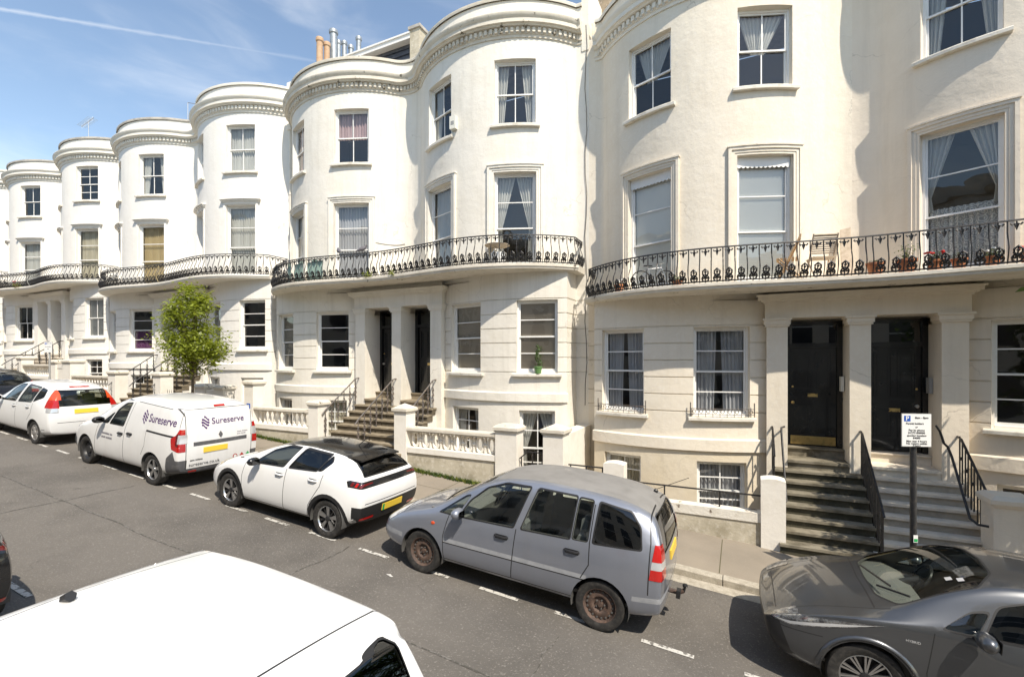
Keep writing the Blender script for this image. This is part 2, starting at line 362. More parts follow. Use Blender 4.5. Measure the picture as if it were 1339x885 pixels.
# ------------------------------------------------------------------ terrace houses
class Curve:
    def __init__(s, pts):                      # pts: dense (t, v) polyline, t increasing away from the valley
        s.p = pts; s.n = []; s.s = [0.0]
        for i in range(1, len(pts)): s.s.append(s.s[-1]+math.hypot(pts[i][0]-pts[i-1][0], pts[i][1]-pts[i-1][1]))
        for i in range(len(pts)):
            a = pts[max(i-1, 0)]; b = pts[min(i+1, len(pts)-1)]
            dx, dy = b[0]-a[0], b[1]-a[1]; l = math.hypot(dx, dy); s.n.append((dy/l, -dx/l))
        s.L = s.s[-1]
    def at(s, q, off=0.0):
        q = min(max(q, 0.0), s.L)
        lo, hi = 0, len(s.s)-1
        while hi-lo > 1:
            m = (lo+hi)//2
            if s.s[m] <= q: lo = m
            else: hi = m
        d = s.s[hi]-s.s[lo]; k = (q-s.s[lo])/d if d > 0 else 0
        a, b = s.p[lo], s.p[hi]; na, nb = s.n[lo], s.n[hi]
        return (a[0]+(b[0]-a[0])*k+(na[0]+(nb[0]-na[0])*k)*off, a[1]+(b[1]-a[1])*k+(na[1]+(nb[1]-na[1])*k)*off)
    def s_of(s, t):
        for i in range(1, len(s.p)):
            if s.p[i][0] >= t:
                k = (t-s.p[i-1][0])/max(s.p[i][0]-s.p[i-1][0], 1e-6); return s.s[i-1]+(s.s[i]-s.s[i-1])*k
        return s.L
def arc(tc, vc, r, a0, a1, n):
    return [(tc+r*math.sin(a), vc-r*math.cos(a)) for a in [a0+(a1-a0)*i/n for i in range(n+1)]]
VA, BC, RB, HW = 10.80, 2.80, 3.20, 5.56       # bow apex depth, bow centre, bow radius, half width of a pair
def wave(r, rc, va, tend, flat=None, HW=HW):
    ph = math.asin(BC/(r+rc)); vv = va+(r+rc)*(1-math.cos(ph))
    pts = [(rc*math.sin(a), vv-rc*(1-math.cos(a))) for a in [ph*i/14 for i in range(14)]]
    pts += arc(BC, va+r, r, -ph, math.asin((tend-BC)/r), 40)
    if flat: pts += [(tend+0.02, flat), (HW, flat)] if abs(pts[-1][1]-flat) > 0.08 else [(tend+0.08, flat), (HW, flat)]
    return Curve(pts)
BAL = Curve([(2.8*i/28, 10.16+0.27*(0.5+0.5*math.cos(math.pi*i/28))) for i in range(28)]+arc(BC, 10.16+RB+0.5, RB+0.5, 0, math.asin((5.34-BC)/(RB+0.5)), 30))   # balcony edge, nearly straight across the valley
GC, GRAD = 3.55, 4.3
def ground_curve(HW): return Curve(arc(GC, 10.92+GRAD, GRAD, -math.asin(2.0/GRAD), math.asin(1.75/GRAD), 30)+[(5.32, 11.98), (HW, 11.98)])

def build_house(uv, sg, lv, st, label, name='terraced_house'):
    """uv: valley of the pair, sg: +1/-1 which half, lv: levels, st: styling"""
    HW = st['hw']; UP = wave(RB, 0.8, VA, 5.28, 12.0, HW); GF = ground_curve(HW); tb_ = min(5.56, HW-0.05)
    BAL = Curve([(2.8*i/28, 10.16+0.27*(0.5+0.5*math.cos(math.pi*i/28))) for i in range(28)]+arc(BC, 10.16+RB+0.5, RB+0.5, 0, math.asin((tb_-BC)/(RB+0.5)), 30))
    X = lambda t: uv+sg*t
    org = (X(2.8), 11.9, lv['area']); Wd = lambda t, v, z: (X(t), v, z)
    H = thing(name, label, 'house', org, 'bow fronted terraced houses')
    seed = random.Random(int(abs(uv)*100)+sg)
    cut_lo = GF
    # ---- windows list: (curve, s0, s1, z0, z1, kind, dressing)
    wins = []
    def win(cv, tcen, w, z0, z1, kind, dress):
        sc = cv.s_of(tcen); wins.append((cv, sc-w/2, sc+w/2, z0, z1, kind, dress))
    d = st['dress']
    ti, to_ = st.get('wt', (1.62, 3.98))
    win(UP, ti, 1.10, lv['w2'][0], lv['w2'][1], 'two', d[0]); win(UP, to_, 1.08, lv['w2'][0], lv['w2'][1], 'two', d[1])
    win(UP, ti, 1.12, lv['slab'][1]+0.10, lv['w1'], 'french', d[2]); win(UP, to_, 1.10, lv['slab'][1]+0.10, lv['w1'], 'french', d[3])
    win(GF, 2.45, 1.14, lv['g'][0], lv['g'][1], st.get('gkind', 'four'), d[4]); win(GF, 4.58, 1.06, lv['g'][0], lv['g'][1], st.get('gkind', 'four'), d[5])
    win(GF, 2.45, 1.0, lv['b'][0], lv['b'][1], 'base', d[6]); win(GF, 4.58, 0.92, lv['bl'], lv['b'][1], 'base', d[7])
    mt = st['mat']
    # ---- wall
    w = MB().mat(mt)
    def wallstrip(cv, s0, s1, rows, holes, depth):
        ss = {round(s0, 4), round(s1, 4)}
        for h in holes: ss |= {round(h[0], 4), round(h[1], 4)}
        for q in cv.s:
            if s0 < q < s1 and all(abs(q-a) > 0.03 for a in ss): ss.add(round(q, 4))
        ss = sorted(ss)
        rr = sorted(rows)
        for h in holes:
            for z in (h[2], h[3]):
                if all(abs(z-r[0]) > 0.004 for r in rr): rr.append((z, 0.0))
        rr.sort()
        def P(q, z, off):
            t, v = cv.at(q, off); return Wd(t, v, z)
        base = len(w.v)
        grid = [[P(q, z, off) for q in ss] for z, off in rr]
        vs = [p for row in grid for p in row]; n = len(ss); fs = []
        for j in range(len(rr)-1):
            zc = (rr[j][0]+rr[j+1][0])/2
            for i in range(n-1):
                sc = (ss[i]+ss[i+1])/2
                if any(h[0] < sc < h[1] and h[2] < zc < h[3] for h in holes): continue
                fs.append((j*n+i, j*n+i+1, (j+1)*n+i+1, (j+1)*n+i))
        w.add(vs, fs)
        for h in holes:
            for q in (h[0], h[1]): w.quad(P(q, h[2], 0), P(q, h[3], 0), P(q, h[3], -depth), P(q, h[2], -depth))
            qs = [q for q in ss if h[0]-1e-4 <= q <= h[1]+1e-4]
            for a, b in zip(qs, qs[1:]):
                for z in (h[2], h[3]): w.quad(P(a, z, 0), P(b, z, 0), P(b, z, -depth), P(a, z, -depth))
    up_holes = [x[1:5] for x in wins if x[0] is UP]; gf_holes = [x[1:5] for x in wins if x[0] is GF and x[3] > lv['st'][1]]
    b_holes = [x[1:5] for x in wins if x[5] == 'base']
    wallstrip(UP, 0, UP.L, [(lv['slab'][0], 0), (lv['dent']+0.5, 0)], up_holes, 0.16)
    rows = [(lv['st'][1], 0), (lv['slab'][0], 0)]
    zz = lv['g'][1]+0.03; gz = []
    while zz > lv['st'][1]+0.2: gz.append(zz); zz -= 0.372
    for z in gz: rows += [(z-0.016, 0), (z-0.010, -0.022), (z+0.010, -0.022), (z+0.016, 0)]
    wallstrip(GF, 0, GF.L, rows, gf_holes, 0.15)
    if st.get('bmat'): w.mat(st['bmat'])
    wallstrip(GF, 0, GF.L, [(lv['area']-0.3, 0), (lv['st'][1], 0)], b_holes, 0.15)
    w.mat(mt)
    # door wall at the back of the porch, with the door opening
    dz0, dz1 = lv['gl']+0.36, lv['cap']-0.03
    # side return from porch pier back to the wall
    t0 = GF.p[0][0]; v0 = GF.p[0][1]
    w.quad(Wd(t0, v0, lv['area']-0.3), Wd(t0, v0, lv['slab'][0]), Wd(t0, 12.02, lv['slab'][0]), Wd(t0, 12.02, lv['area']-0.3))
    w.box(X(1.30) if sg > 0 else X(1.60), X(1.60) if sg > 0 else X(1.30), 12.0, 12.2, lv['gl'], lv['slab'][0])
    a, b = sorted((X(0), X(0.16))); w.box(a, b, 12.0, 12.2, lv['gl'], lv['slab'][0])
    a, b = sorted((X(0.16), X(1.30))); w.box(a, b, 12.0, 12.2, dz1, lv['slab'][0])
    w.box(a, b, 12.0, 12.2, lv['area'], dz0-0.02)
    w.build('wall', H, org, smooth=38)
    # ---- string course
    sc = MB().mat(mt)
    def sweep(mb, cv, s0, s1, prof, step=1):
        qs = [s0]+[q for i, q in enumerate(cv.s) if s0+0.02 < q < s1-0.02]+[s1]
        n = len(prof); vs = []
        for q in qs:
            for (o, z) in prof:
                t, v = cv.at(q, o); vs.append(Wd(t, v, z))
        fs = [(i*n+k, i*n+k+1, (i+1)*n+k+1, (i+1)*n+k) for i in range(len(qs)-1) for k in range(n-1)]
        fs += [tuple(range(n)), tuple(range((len(qs)-1)*n, len(qs)*n))[::-1]]
        mb.add(vs, fs)
    z0, z1 = lv['st']
    sweep(sc, GF, 0.02, GF.s_of(5.29), [(-0.05, z0), (0.055, z0), (0.055, z1-0.03), (0.02, z1), (-0.05, z1)])
    sc.build('string_course', H, org, smooth=30)
    # ---- cornice with dentils, parapet and coping
    zd = lv['dent']; c = MB().mat(st['cornice'])
    e = UP.s_of(5.30+(HW-5.30)*0.5)
    sweep(c, UP, 0, e, [(0.0, zd-0.10), (0.03, zd-0.10), (0.035, zd-0.03), (0.06, zd-0.02), (0.06, zd+0.125), (0.15, zd+0.135), (0.17, zd+0.17), (0.22, zd+0.18), (0.22, zd+0.28), (0.25, zd+0.31), (0.285, zd+0.37), (0.285, zd+0.40), (0.04, zd+0.46), (-0.1, zd+0.53)])
    sp = 0.135; q = 0.06
    while q < e-0.06:
        (ta, va_), (tb, vb_) = UP.at(q-0.036, 0.05), UP.at(q+0.036, 0.05)
        (tc_, vc_), (td, vd_) = UP.at(q-0.036, 0.115), UP.at(q+0.036, 0.115)
        lo = [Wd(ta, va_, zd), Wd(tb, vb_, zd), Wd(td, vd_, zd), Wd(tc_, vc_, zd)]; hi = [(x, y, zd+0.115) for x, y, _ in lo]
        c.add(lo+hi, [(0, 1, 2, 3), (0, 1, 5, 4), (1, 2, 6, 5), (2, 3, 7, 6), (3, 0, 4, 7)])
        q += sp
    c.build('cornice', H, org, smooth=35)
    pr = MB().mat(st.get('parapet_mat', mt))
    sweep(pr, UP, 0, UP.s_of(5.29+(HW-5.30)*0.5), [(0.03, zd+0.44), (0.03, zd+0.86), (-0.25, zd+0.86), (-0.25, zd+0.44)])
    pr.mat('coping_lead' if st.get('lead') else st['cornice'])
    sweep(pr, UP, 0, UP.s_of(5.30+(HW-5.30)*0.5), [(0.075, zd+0.855), (0.085, zd+0.885), (0.085, zd+0.94), (0.03, zd+0.965), (-0.3, zd+0.965), (-0.3, zd+0.855)])
    pr.build('parapet', H, org, smooth=35)
    # ---- balcony slab and railing
    b = MB().mat(st.get('slab_mat', 'weathered_cornice'))
    zb, zt = lv['slab']
    qs = [BAL.L*i/46 for i in range(47)]
    vs = []
    prof = [(-0.03, zb), (0.0, zb+0.02), (0.01, zb+0.06), (0.03, zb+0.075), (0.03, zt-0.01), (0.01, zt)]
    n = len(prof)+2
    for i, q in enumerate(qs):
        ta, va_ = min(max(BAL.at(q)[0], 0), tb_-0.01), 11.99
        vs.append(Wd(ta, va_, zb))
        for o, z in prof:
            t, v = BAL.at(q, o); vs.append(Wd(t, v, z))
        vs.append(Wd(ta, va_, zt))
    fs = [(i*n+k, i*n+k+1, (i+1)*n+k+1, (i+1)*n+k) for i in range(len(qs)-1) for k in range(n-1)]
    fs.append(tuple(range((len(qs)-1)*n, len(qs)*n)))
    b.add(vs, fs)
    te, ve = BAL.at(BAL.L)
    w_ = [te, te+0.1]
    slab = b.build('balcony', H, org, smooth=35)
    r = MB().mat('black_iron')
    hr = lv.get('rail', 0.70)
    def bel(z):                                  # pot-bellied front
        k = z/hr
        return 0.0 if k > 0.72 else 0.085*math.sin(math.pi*min(max((k-0.02)/0.70, 0), 1))**1.3
    s_end = BAL.L-0.06
    def RP(q, z, dx=0.0, ex=0.0):
        if q <= s_end: t, v = BAL.at(q+dx, bel(z)-0.06+ex)
        else:                                    # the short return to the wall
            t, v = BAL.at(s_end, -0.06)
            v += (q-s_end)+dx; t += bel(z)*0.8
        return Wd(t, v, zt+z)
    tot = s_end+max(0.3, 11.95-BAL.at(s_end)[1])
    pts = [q for q in BAL.s if q < s_end]+[s_end, tot]
    r.tube([RP(q, hr) for q in pts], 0.016, 4); r.tube([RP(q, 0.035) for q in pts], 0.010, 4)
    pitch = 0.215; nb = int(tot/pitch)
    zs = [0.0, 0.08, 0.17, 0.26, 0.35, 0.44, 0.52, hr]
    near = st.get('detail', 2)
    for i in range(nb+1):
        q = 0.05+i*pitch
        if q > tot: break
        r.tube([RP(q, z) for z in zs], 0.0115 if near > 1 else 0.012, 4, cap=False)
        m = q+pitch/2
        if m > tot: break
        orn = [[(0, .03), (-.05, .05), (-.066, .10), (-.04, .145), (-.016, .115), (-.03, .085)],
               [(0, .03), (.05, .05), (.066, .10), (.04, .145), (.016, .115), (.03, .085)],
               [(0, .13), (-.05, .175), (-.05, .225), (0, .275), (.05, .225), (.05, .175), (0, .13)],
               [(0, .01), (0, .275)], [(-.1, .035), (.1, .035)],
               [(-.07, hr-.045), (-.045, hr-.075), (-.02, hr-.055), (0, hr-.15), (.02, hr-.055), (.045, hr-.075), (.07, hr-.045)], [(0, hr-.14), (0, hr-.02)]]
        if near < 2: orn = orn[:4]+orn[5:6]
        for pl in orn: r.tube([RP(m, z, dx) for dx, z in pl], 0.017 if len(pl) > 2 else 0.014, 4, cap=False)
        if near > 1:
            for (dx, z, rad) in ((0, .21, .032), (-.045, .10, .024), (.045, .10, .024), (0, hr-.085, .022)):
                p = RP(m, z, dx); r.lathe([(0.001, -rad), (rad, 0), (0.001, rad)], p, 5)
    r.build('balcony_railing', slab, org)
    # ---- porch
    p = MB().mat(st.get('porch_mat', mt))
    gl, cp, cn = lv['gl'], lv['cap'], lv['corn']
    def pier(t0, t1, vb=12.0):
        a, b_ = sorted((X(t0), X(t1)))
        p.box(a, b_, 11.2, vb, gl-0.9, cp-0.16)
        p.box(a-0.03, b_+0.03, 11.17, vb-0.4, cp-0.16, cp-0.12); p.box(a-0.05, b_+0.05, 11.15, vb-0.4, cp-0.12, cp-0.03); p.box(a-0.075, b_+0.075, 11.125, vb-0.4, cp-0.03, cp+0.01)
    pier(1.22, 1.60)
    if sg < 0: pier(-0.17, 0.17)
    a, b_ = sorted((X(0), X(1.63)))
    out = lambda x0, x1, dx: (x0-(dx if sg < 0 else 0), x1+(dx if sg > 0 else 0))
    x0, x1 = out(a, b_, 0); p.box(x0, x1, 11.18, 12.0, cp+0.01, cn-0.17)
    for (dx, z0_, z1_) in ((0.03, cn-0.17, cn-0.13), (0.08, cn-0.13, cn-0.10), (0.13, cn-0.10, cn-0.03), (0.16, cn-0.03, cn+0.0)):
        x0, x1 = out(a, b_, dx); p.box(x0, x1, 11.18-dx, 12.0, z0_, z1_)
    x0, x1 = out(a, b_, -0.05); p.box(x0, x1, 11.26, 12.0, cn, zb-0.002)
    p.build('porch', H, org)
    # ---- front door
    dmat = st.get('door', 'black_door')
    dl, dr = 0.20, 1.20                          # t extents
    fr = MB().mat(dmat)
    def B(mb, t0, t1, v0, v1, z0, z1):
        a, b_ = sorted((X(t0), X(t1))); mb.box(a, b_, v0, v1, z0, z1)
    ztr = dz1-0.50
    B(fr, 0.172, 0.27, 11.88, 12.0, dz0, dz1); B(fr, 1.13, 1.218, 11.88, 12.0, dz0, dz1); B(fr, 0.27, 1.13, 11.88, 12.0, dz1-0.07, dz1); B(fr, 0.27, 1.13, 11.86, 12.0, ztr-0.05, ztr+0.04)
    frame = fr.build('door_frame', H, org)
    g = MB().mat('car_glass_dark'); B(g, 0.27, 1.13, 11.955, 11.965, ztr+0.04, dz1-0.07); g.build('fanlight', frame, org)
    lf = MB().mat(dmat)
    B(lf, 0.275, 1.125, 11.935, 11.985, dz0+0.01, ztr-0.052)
    hh = ztr-0.05-dz0
    for (ta, tb) in ((0.36, 0.655), (0.745, 1.04)):
        for (za, zb_) in ((0.14, 0.40), (0.52, 0.95)):
            for (i0, th) in ((0.0, 0.018), (0.05, 0.010)):
                B(lf, ta+i0, ta+i0+0.02, 11.935-th, 11.936, dz0+hh*za+i0, dz0+hh*zb_-i0); B(lf, tb-i0-0.02, tb-i0, 11.935-th, 11.936, dz0+hh*za+i0, dz0+hh*zb_-i0)
                B(lf, ta+i0+0.021, tb-i0-0.021, 11.935-th, 11.936, dz0+hh*za+i0, dz0+hh*za+i0+0.02); B(lf, ta+i0+0.021, tb-i0-0.021, 11.935-th, 11.936, dz0+hh*zb_-i0-0.02, dz0+hh*zb_-i0)
    door = lf.build('door', H, org)
    bz = st.get('letter', 0.46)
    k = MB().mat('brass'); B(k, 0.61, 0.79, 11.917, 11.935, dz0+hh*bz, dz0+hh*bz+0.07); B(k, 0.625, 0.775, 11.912, 11.918, dz0+hh*bz+0.018, dz0+hh*bz+0.052); k.build('letterbox', door, org)
    kt = st.get('knob_t', 1.07)
    k = MB().mat('brass' if not st.get('steel_knob') else 'steel'); k.lathe([(0.001, -0.07), (0.03, -0.065), (0.035, -0.045), (0.012, -0.03), (0.012, -0.01), (0.03, -0.008), (0.03, 0)], (X(kt), 11.935, dz0+hh*0.44), 12, 'y'); k.build('handle', door, org, smooth=40)
    k = MB().mat('brass'); k.lathe([(0.001, -0.02), (0.02, -0.018), (0.022, 0)], (X(kt), 11.935, dz0+hh*0.60), 10, 'y'); k.build('lock', door, org, smooth=40)
    if st.get('kick'):
        k = MB().mat('brass'); B(k, 0.29, 1.11, 11.926, 11.934, dz0+0.03, dz0+0.21); k.build('kick_plate', door, org)
    if st.get('notice'):
        k = MB().mat('plate_white'); B(k, 0.93, 1.10, 11.930, 11.934, dz0+0.34, dz0+0.50); k.build('paper_notice', door, org)
    if st.get('intercom'):
        k = MB().mat(st['intercom']); B(k, 1.16 if st.get('intercom_t') is None else st['intercom_t'], (1.16 if st.get('intercom_t') is None else st['intercom_t'])+0.055, 11.62, 11.80, dz0+1.20, dz0+1.50); k.build('intercom', H, org)
    # ---- windows
    for (cv, s0, s1, z0, z1, kind, dress) in wins:
        A = Vector((*cv.at(s0, -0.13), 0)); E_ = Vector((*cv.at(s1, -0.13), 0))
        ww = (E_-A).length; ax = (E_-A)/ww; nn = Vector((ax.y, -ax.x, 0))
        def T(x, dd, z): q = A+ax*x+nn*dd; return Wd(q.x, q.y, z)
        f = MB().mat('white_wood')
        fw = 0.036
        def wb(x0, x1, za, zb_, d0, d1): f.box(x0, x1, d0, d1, za, zb_, T)
        gap = 0.0
        wb(-0.03, fw, z0, z1, -0.05, 0.03); wb(ww-fw, ww+0.03, z0, z1, -0.05, 0.03); wb(fw, ww-fw, z1-0.05, z1, -0.05, 0.03); wb(fw, ww-fw, z0, z0+0.05, -0.05, 0.035)
        zi0, zi1 = z0+0.05, z1-0.05; zm = (zi0+zi1)/2 if kind != 'french' else zi0+(zi1-zi0)*0.40
        if kind == 'base': zm = zi0+(zi1-zi0)*(0.40 if zi1-zi0 < 1.1 else 0.45)
        op = st.get('open', 0) if kind == 'two' else 0
        panes = MB().mat('house_glass')
        for (za, zb_, dd) in ((zm-0.02, zi1, 0.0), (zi0, zm+0.02, -0.03)):
            if op and dd < 0: za += op; zb_ += op
            x0, x1 = fw, ww-fw; m = 0.034
            wb(x0, x0+m, za, zb_, dd-0.03, dd); wb(x1-m, x1, za, zb_, dd-0.03, dd); wb(x0+m, x1-m, zb_-m, zb_, dd-0.03, dd); wb(x0+m, x1-m, za, za+m*(1.6 if dd < 0 else 1), dd-0.03, dd)
            bars_v = {'two': [0.5], 'french': [], 'four': [], 'base': [0.5], 'sash2': [0.5]}[kind]
            nh = {'two': 1, 'french': 2 if dd == 0.0 else 1, 'four': 2, 'base': 2, 'sash2': 1}[kind]
            if st.get('small_panes') and kind == 'two': nh = 2
            for k_ in bars_v: wb(ww*k_-0.012, ww*k_+0.012, za+m, zb_-m, dd-0.022, dd-0.004)
            for j in range(1, nh): zc = za+(zb_-za)*j/nh; wb(x0+m, x1-m, zc-0.012, zc+0.012, dd-0.023, dd-0.003)
            panes.add([T(x0+m, dd-0.015, za+m), T(x1-m, dd-0.015, za+m), T(x1-m, dd-0.015, zb_-m), T(x0+m, dd-0.015, zb_-m)], [(0, 1, 2, 3)])
        wo_ = f.build('window', H, org)
        panes.build('glass', wo_, org, fixn=False)
        dress_window(dress, T, ww, z0, z1, zm, wo_, org, seed)
        # sill, architrave, pelmet
        if kind in ('two', 'four', 'sash2'):
            s_ = MB().mat('sill_stone'); qs = [s0-0.1+(s1-s0+0.2)*i/6 for i in range(7)]; vs = []
            pf = [(-0.14, z0), (0.09, z0-0.012), (0.10, z0-0.03), (0.10, z0-0.085), (-0.02, z0-0.085)]
            for q in qs:
                for o, z in pf: t, v = cv.at(q, o); vs.append(Wd(t, v, z))
            n = len(pf); fs = [(i*n+k_, i*n+k_+1, (i+1)*n+k_+1, (i+1)*n+k_) for i in range(6) for k_ in range(n-1)]+[tuple(range(n)), tuple(range(6*n, 7*n))[::-1]]
            s_.add(vs, fs); s_.build('window_sill', H, org)
        if kind == 'french':
            a_ = MB().mat(st.get('arch_mat', mt)); wd_ = 0.15 if st['arch'] == 'full' else 0.07
            def band(sa, sb, za, zb_, o0, o1):
                qs = [sa+(sb-sa)*i/5 for i in range(6)]; vs = []
                for q in qs:
                    for o, z in ((o0, za), (o1, za), (o1, zb_), (o0, zb_)): t, v = cv.at(q, o); vs.append(Wd(t, v, z))
                fs = [(i*4+k_, i*4+(k_+1) % 4, (i+1)*4+(k_+1) % 4, (i+1)*4+k_) for i in range(5) for k_ in range(4)]+[(0, 1, 2, 3), (20, 21, 22, 23)]
                a_.add(vs, fs)
            if st['arch'] == 'full':
                for (dw0, dw1, o) in ((0.0, 0.05, 0.025), (0.05, 0.11, 0.04), (0.11, 0.17, 0.065)):
                    band(s0-dw1, s0-dw0, z0-0.05, z1+dw1, -0.01, o); band(s1+dw0, s1+dw1, z0-0.05, z1+dw1, -0.01, o); band(s0-dw0, s1+dw0, z1+dw0, z1+dw1, -0.01, o)
                band(s0-0.19, s1+0.19, z1+0.17, z1+0.20, -0.01, 0.085)
            else:
                band(s0-0.10, s0-0.02, z0-0.05, z1+0.03, -0.01, 0.03); band(s1+0.02, s1+0.10, z0-0.05, z1+0.03, -0.01, 0.03)
                for (dw, za, zb_, o) in ((0.10, 0.03, 0.10, 0.03), (0.13, 0.10, 0.14, 0.06), (0.16, 0.14, 0.18, 0.10), (0.19, 0.18, 0.215, 0.14)): band(s0-dw, s1+dw, z1+za, z1+zb_, -0.01, o)
            a_.build('architrave', H, org)
            if st.get('pelmet'):
                pm = MB().mat('white_wood'); vs = []; n = 48
                for i in range(n+1):
                    x = ww*i/n; zl = z1-0.20-0.035*abs(math.sin(math.pi*i/4)); vs += [T(x, 0.06, z1), T(x, 0.06, zl), T(x, 0.045, zl), T(x, 0.045, z1)]
                pm.add(vs, [(i*4+k_, i*4+k_+1, i*4+k_+5, i*4+k_+4) for i in range(n) for k_ in range(3)]); pm.build('pelmet', H, org)
        if kind == 'four' and st.get('guards'):
            gd = MB().mat('worn_iron'); qa, qb = s0-0.06, s1+0.06
            PG = lambda q, z: Wd(*cv.at(q, 0.075), z0+z)
            gd.tube([PG(qa+(qb-qa)*i/6, 0.05) for i in range(7)], 0.008, 4); gd.tube([PG(qa+(qb-qa)*i/6, 0.17) for i in range(7)], 0.009, 4)
            ns = 9
            for i in range(ns):
                c0 = qa+(qb-qa)*(i+0.5)/ns; rr = 0.036
                gd.tube([PG(c0+rr*math.cos(a), 0.11+rr*math.sin(a)) for a in [2*math.pi*j/8 for j in range(8)]], 0.008, 4, closed=True)
                gd.tube([PG(c0+rr*1.45, 0.0), PG(c0+rr*1.45, 0.17)], 0.006, 4)
            for q in (qa, qb): gd.tube([PG(q, 0.0), PG(q, 0.30)], 0.012, 5)
            gd.build('window_guard', H, org)
    # ---- rooms behind the windows, roof
    i_ = MB().mat('interior')
    a, b_ = sorted((X(0.0), X(HW)))
    i_.quad((a, 14.6, lv['area']), (b_, 14.6, lv['area']), (b_, 14.6, zd+0.5), (a, 14.6, zd+0.5))
    for x in (a+0.03, b_-0.03): i_.quad((x, 12.1, lv['area']), (x, 14.6, lv['area']), (x, 14.6, zd+0.5), (x, 12.1, zd+0.5))
    for zf in (lv['area'], lv['st'][0]+0.1, lv['slab'][0]-0.12, lv['w2'][0]-0.6):
        pl = [Wd(*GF.at(GF.L*i/14, -0.2), zf) for i in range(15)]+[Wd(HW, 14.6, zf), Wd(1.5, 14.6, zf)] if zf < lv['slab'][0]-0.2 else [Wd(*UP.at(UP.L*i/20, -0.2), zf) for i in range(21)]+[Wd(HW, 14.6, zf), Wd(0, 14.6, zf)]
        i_.add(pl, [tuple(range(len(pl)))])
    i_.build('rooms', H, org, fixn=False)
    rf = MB().mat('coping_lead')
    pl = [Wd(*UP.at(UP.L*i/20, -0.1), zd+0.52) for i in range(21)]+[Wd(HW, 14.6, zd+0.52), Wd(0, 14.6, zd+0.52)]
    rf.add(pl+[(x, y, z+0.05) for x, y, z in pl], [tuple(range(23)), tuple(range(23, 46))]); rf.build('roof', H, org)
    # party wall upstand
    pw = MB().mat(st.get('parapet_mat', mt))
    a, b_ = sorted((X(HW-0.19), X(HW-0.003)))
    pw.box(a, b_, 11.98 if st.get('party_front') else 12.3, 14.8, zd-0.3, zd+st.get('party', 1.15)); pw.build('party_wall', H, org)
    if st.get('pipe'):
        dp = MB().mat(mt if st['pipe'] is True else st['pipe']); tp = HW-0.06
        dp.tube([Wd(tp, 11.93, zd-0.1), Wd(tp, 11.93, lv['area']+0.3)], 0.045, 8)
        for z in [lv['area']+1.0+1.7*k_ for k_ in range(6)]: dp.tube([Wd(tp, 11.93, z), Wd(tp, 11.93, z+0.09)], 0.06, 8)
        dp.box(*sorted((X(tp-0.1), X(tp+0.1))), 11.85, 11.99, zd-0.12, zd+0.08)
        dp.build('drainpipe', H, org, smooth=40)
    return H

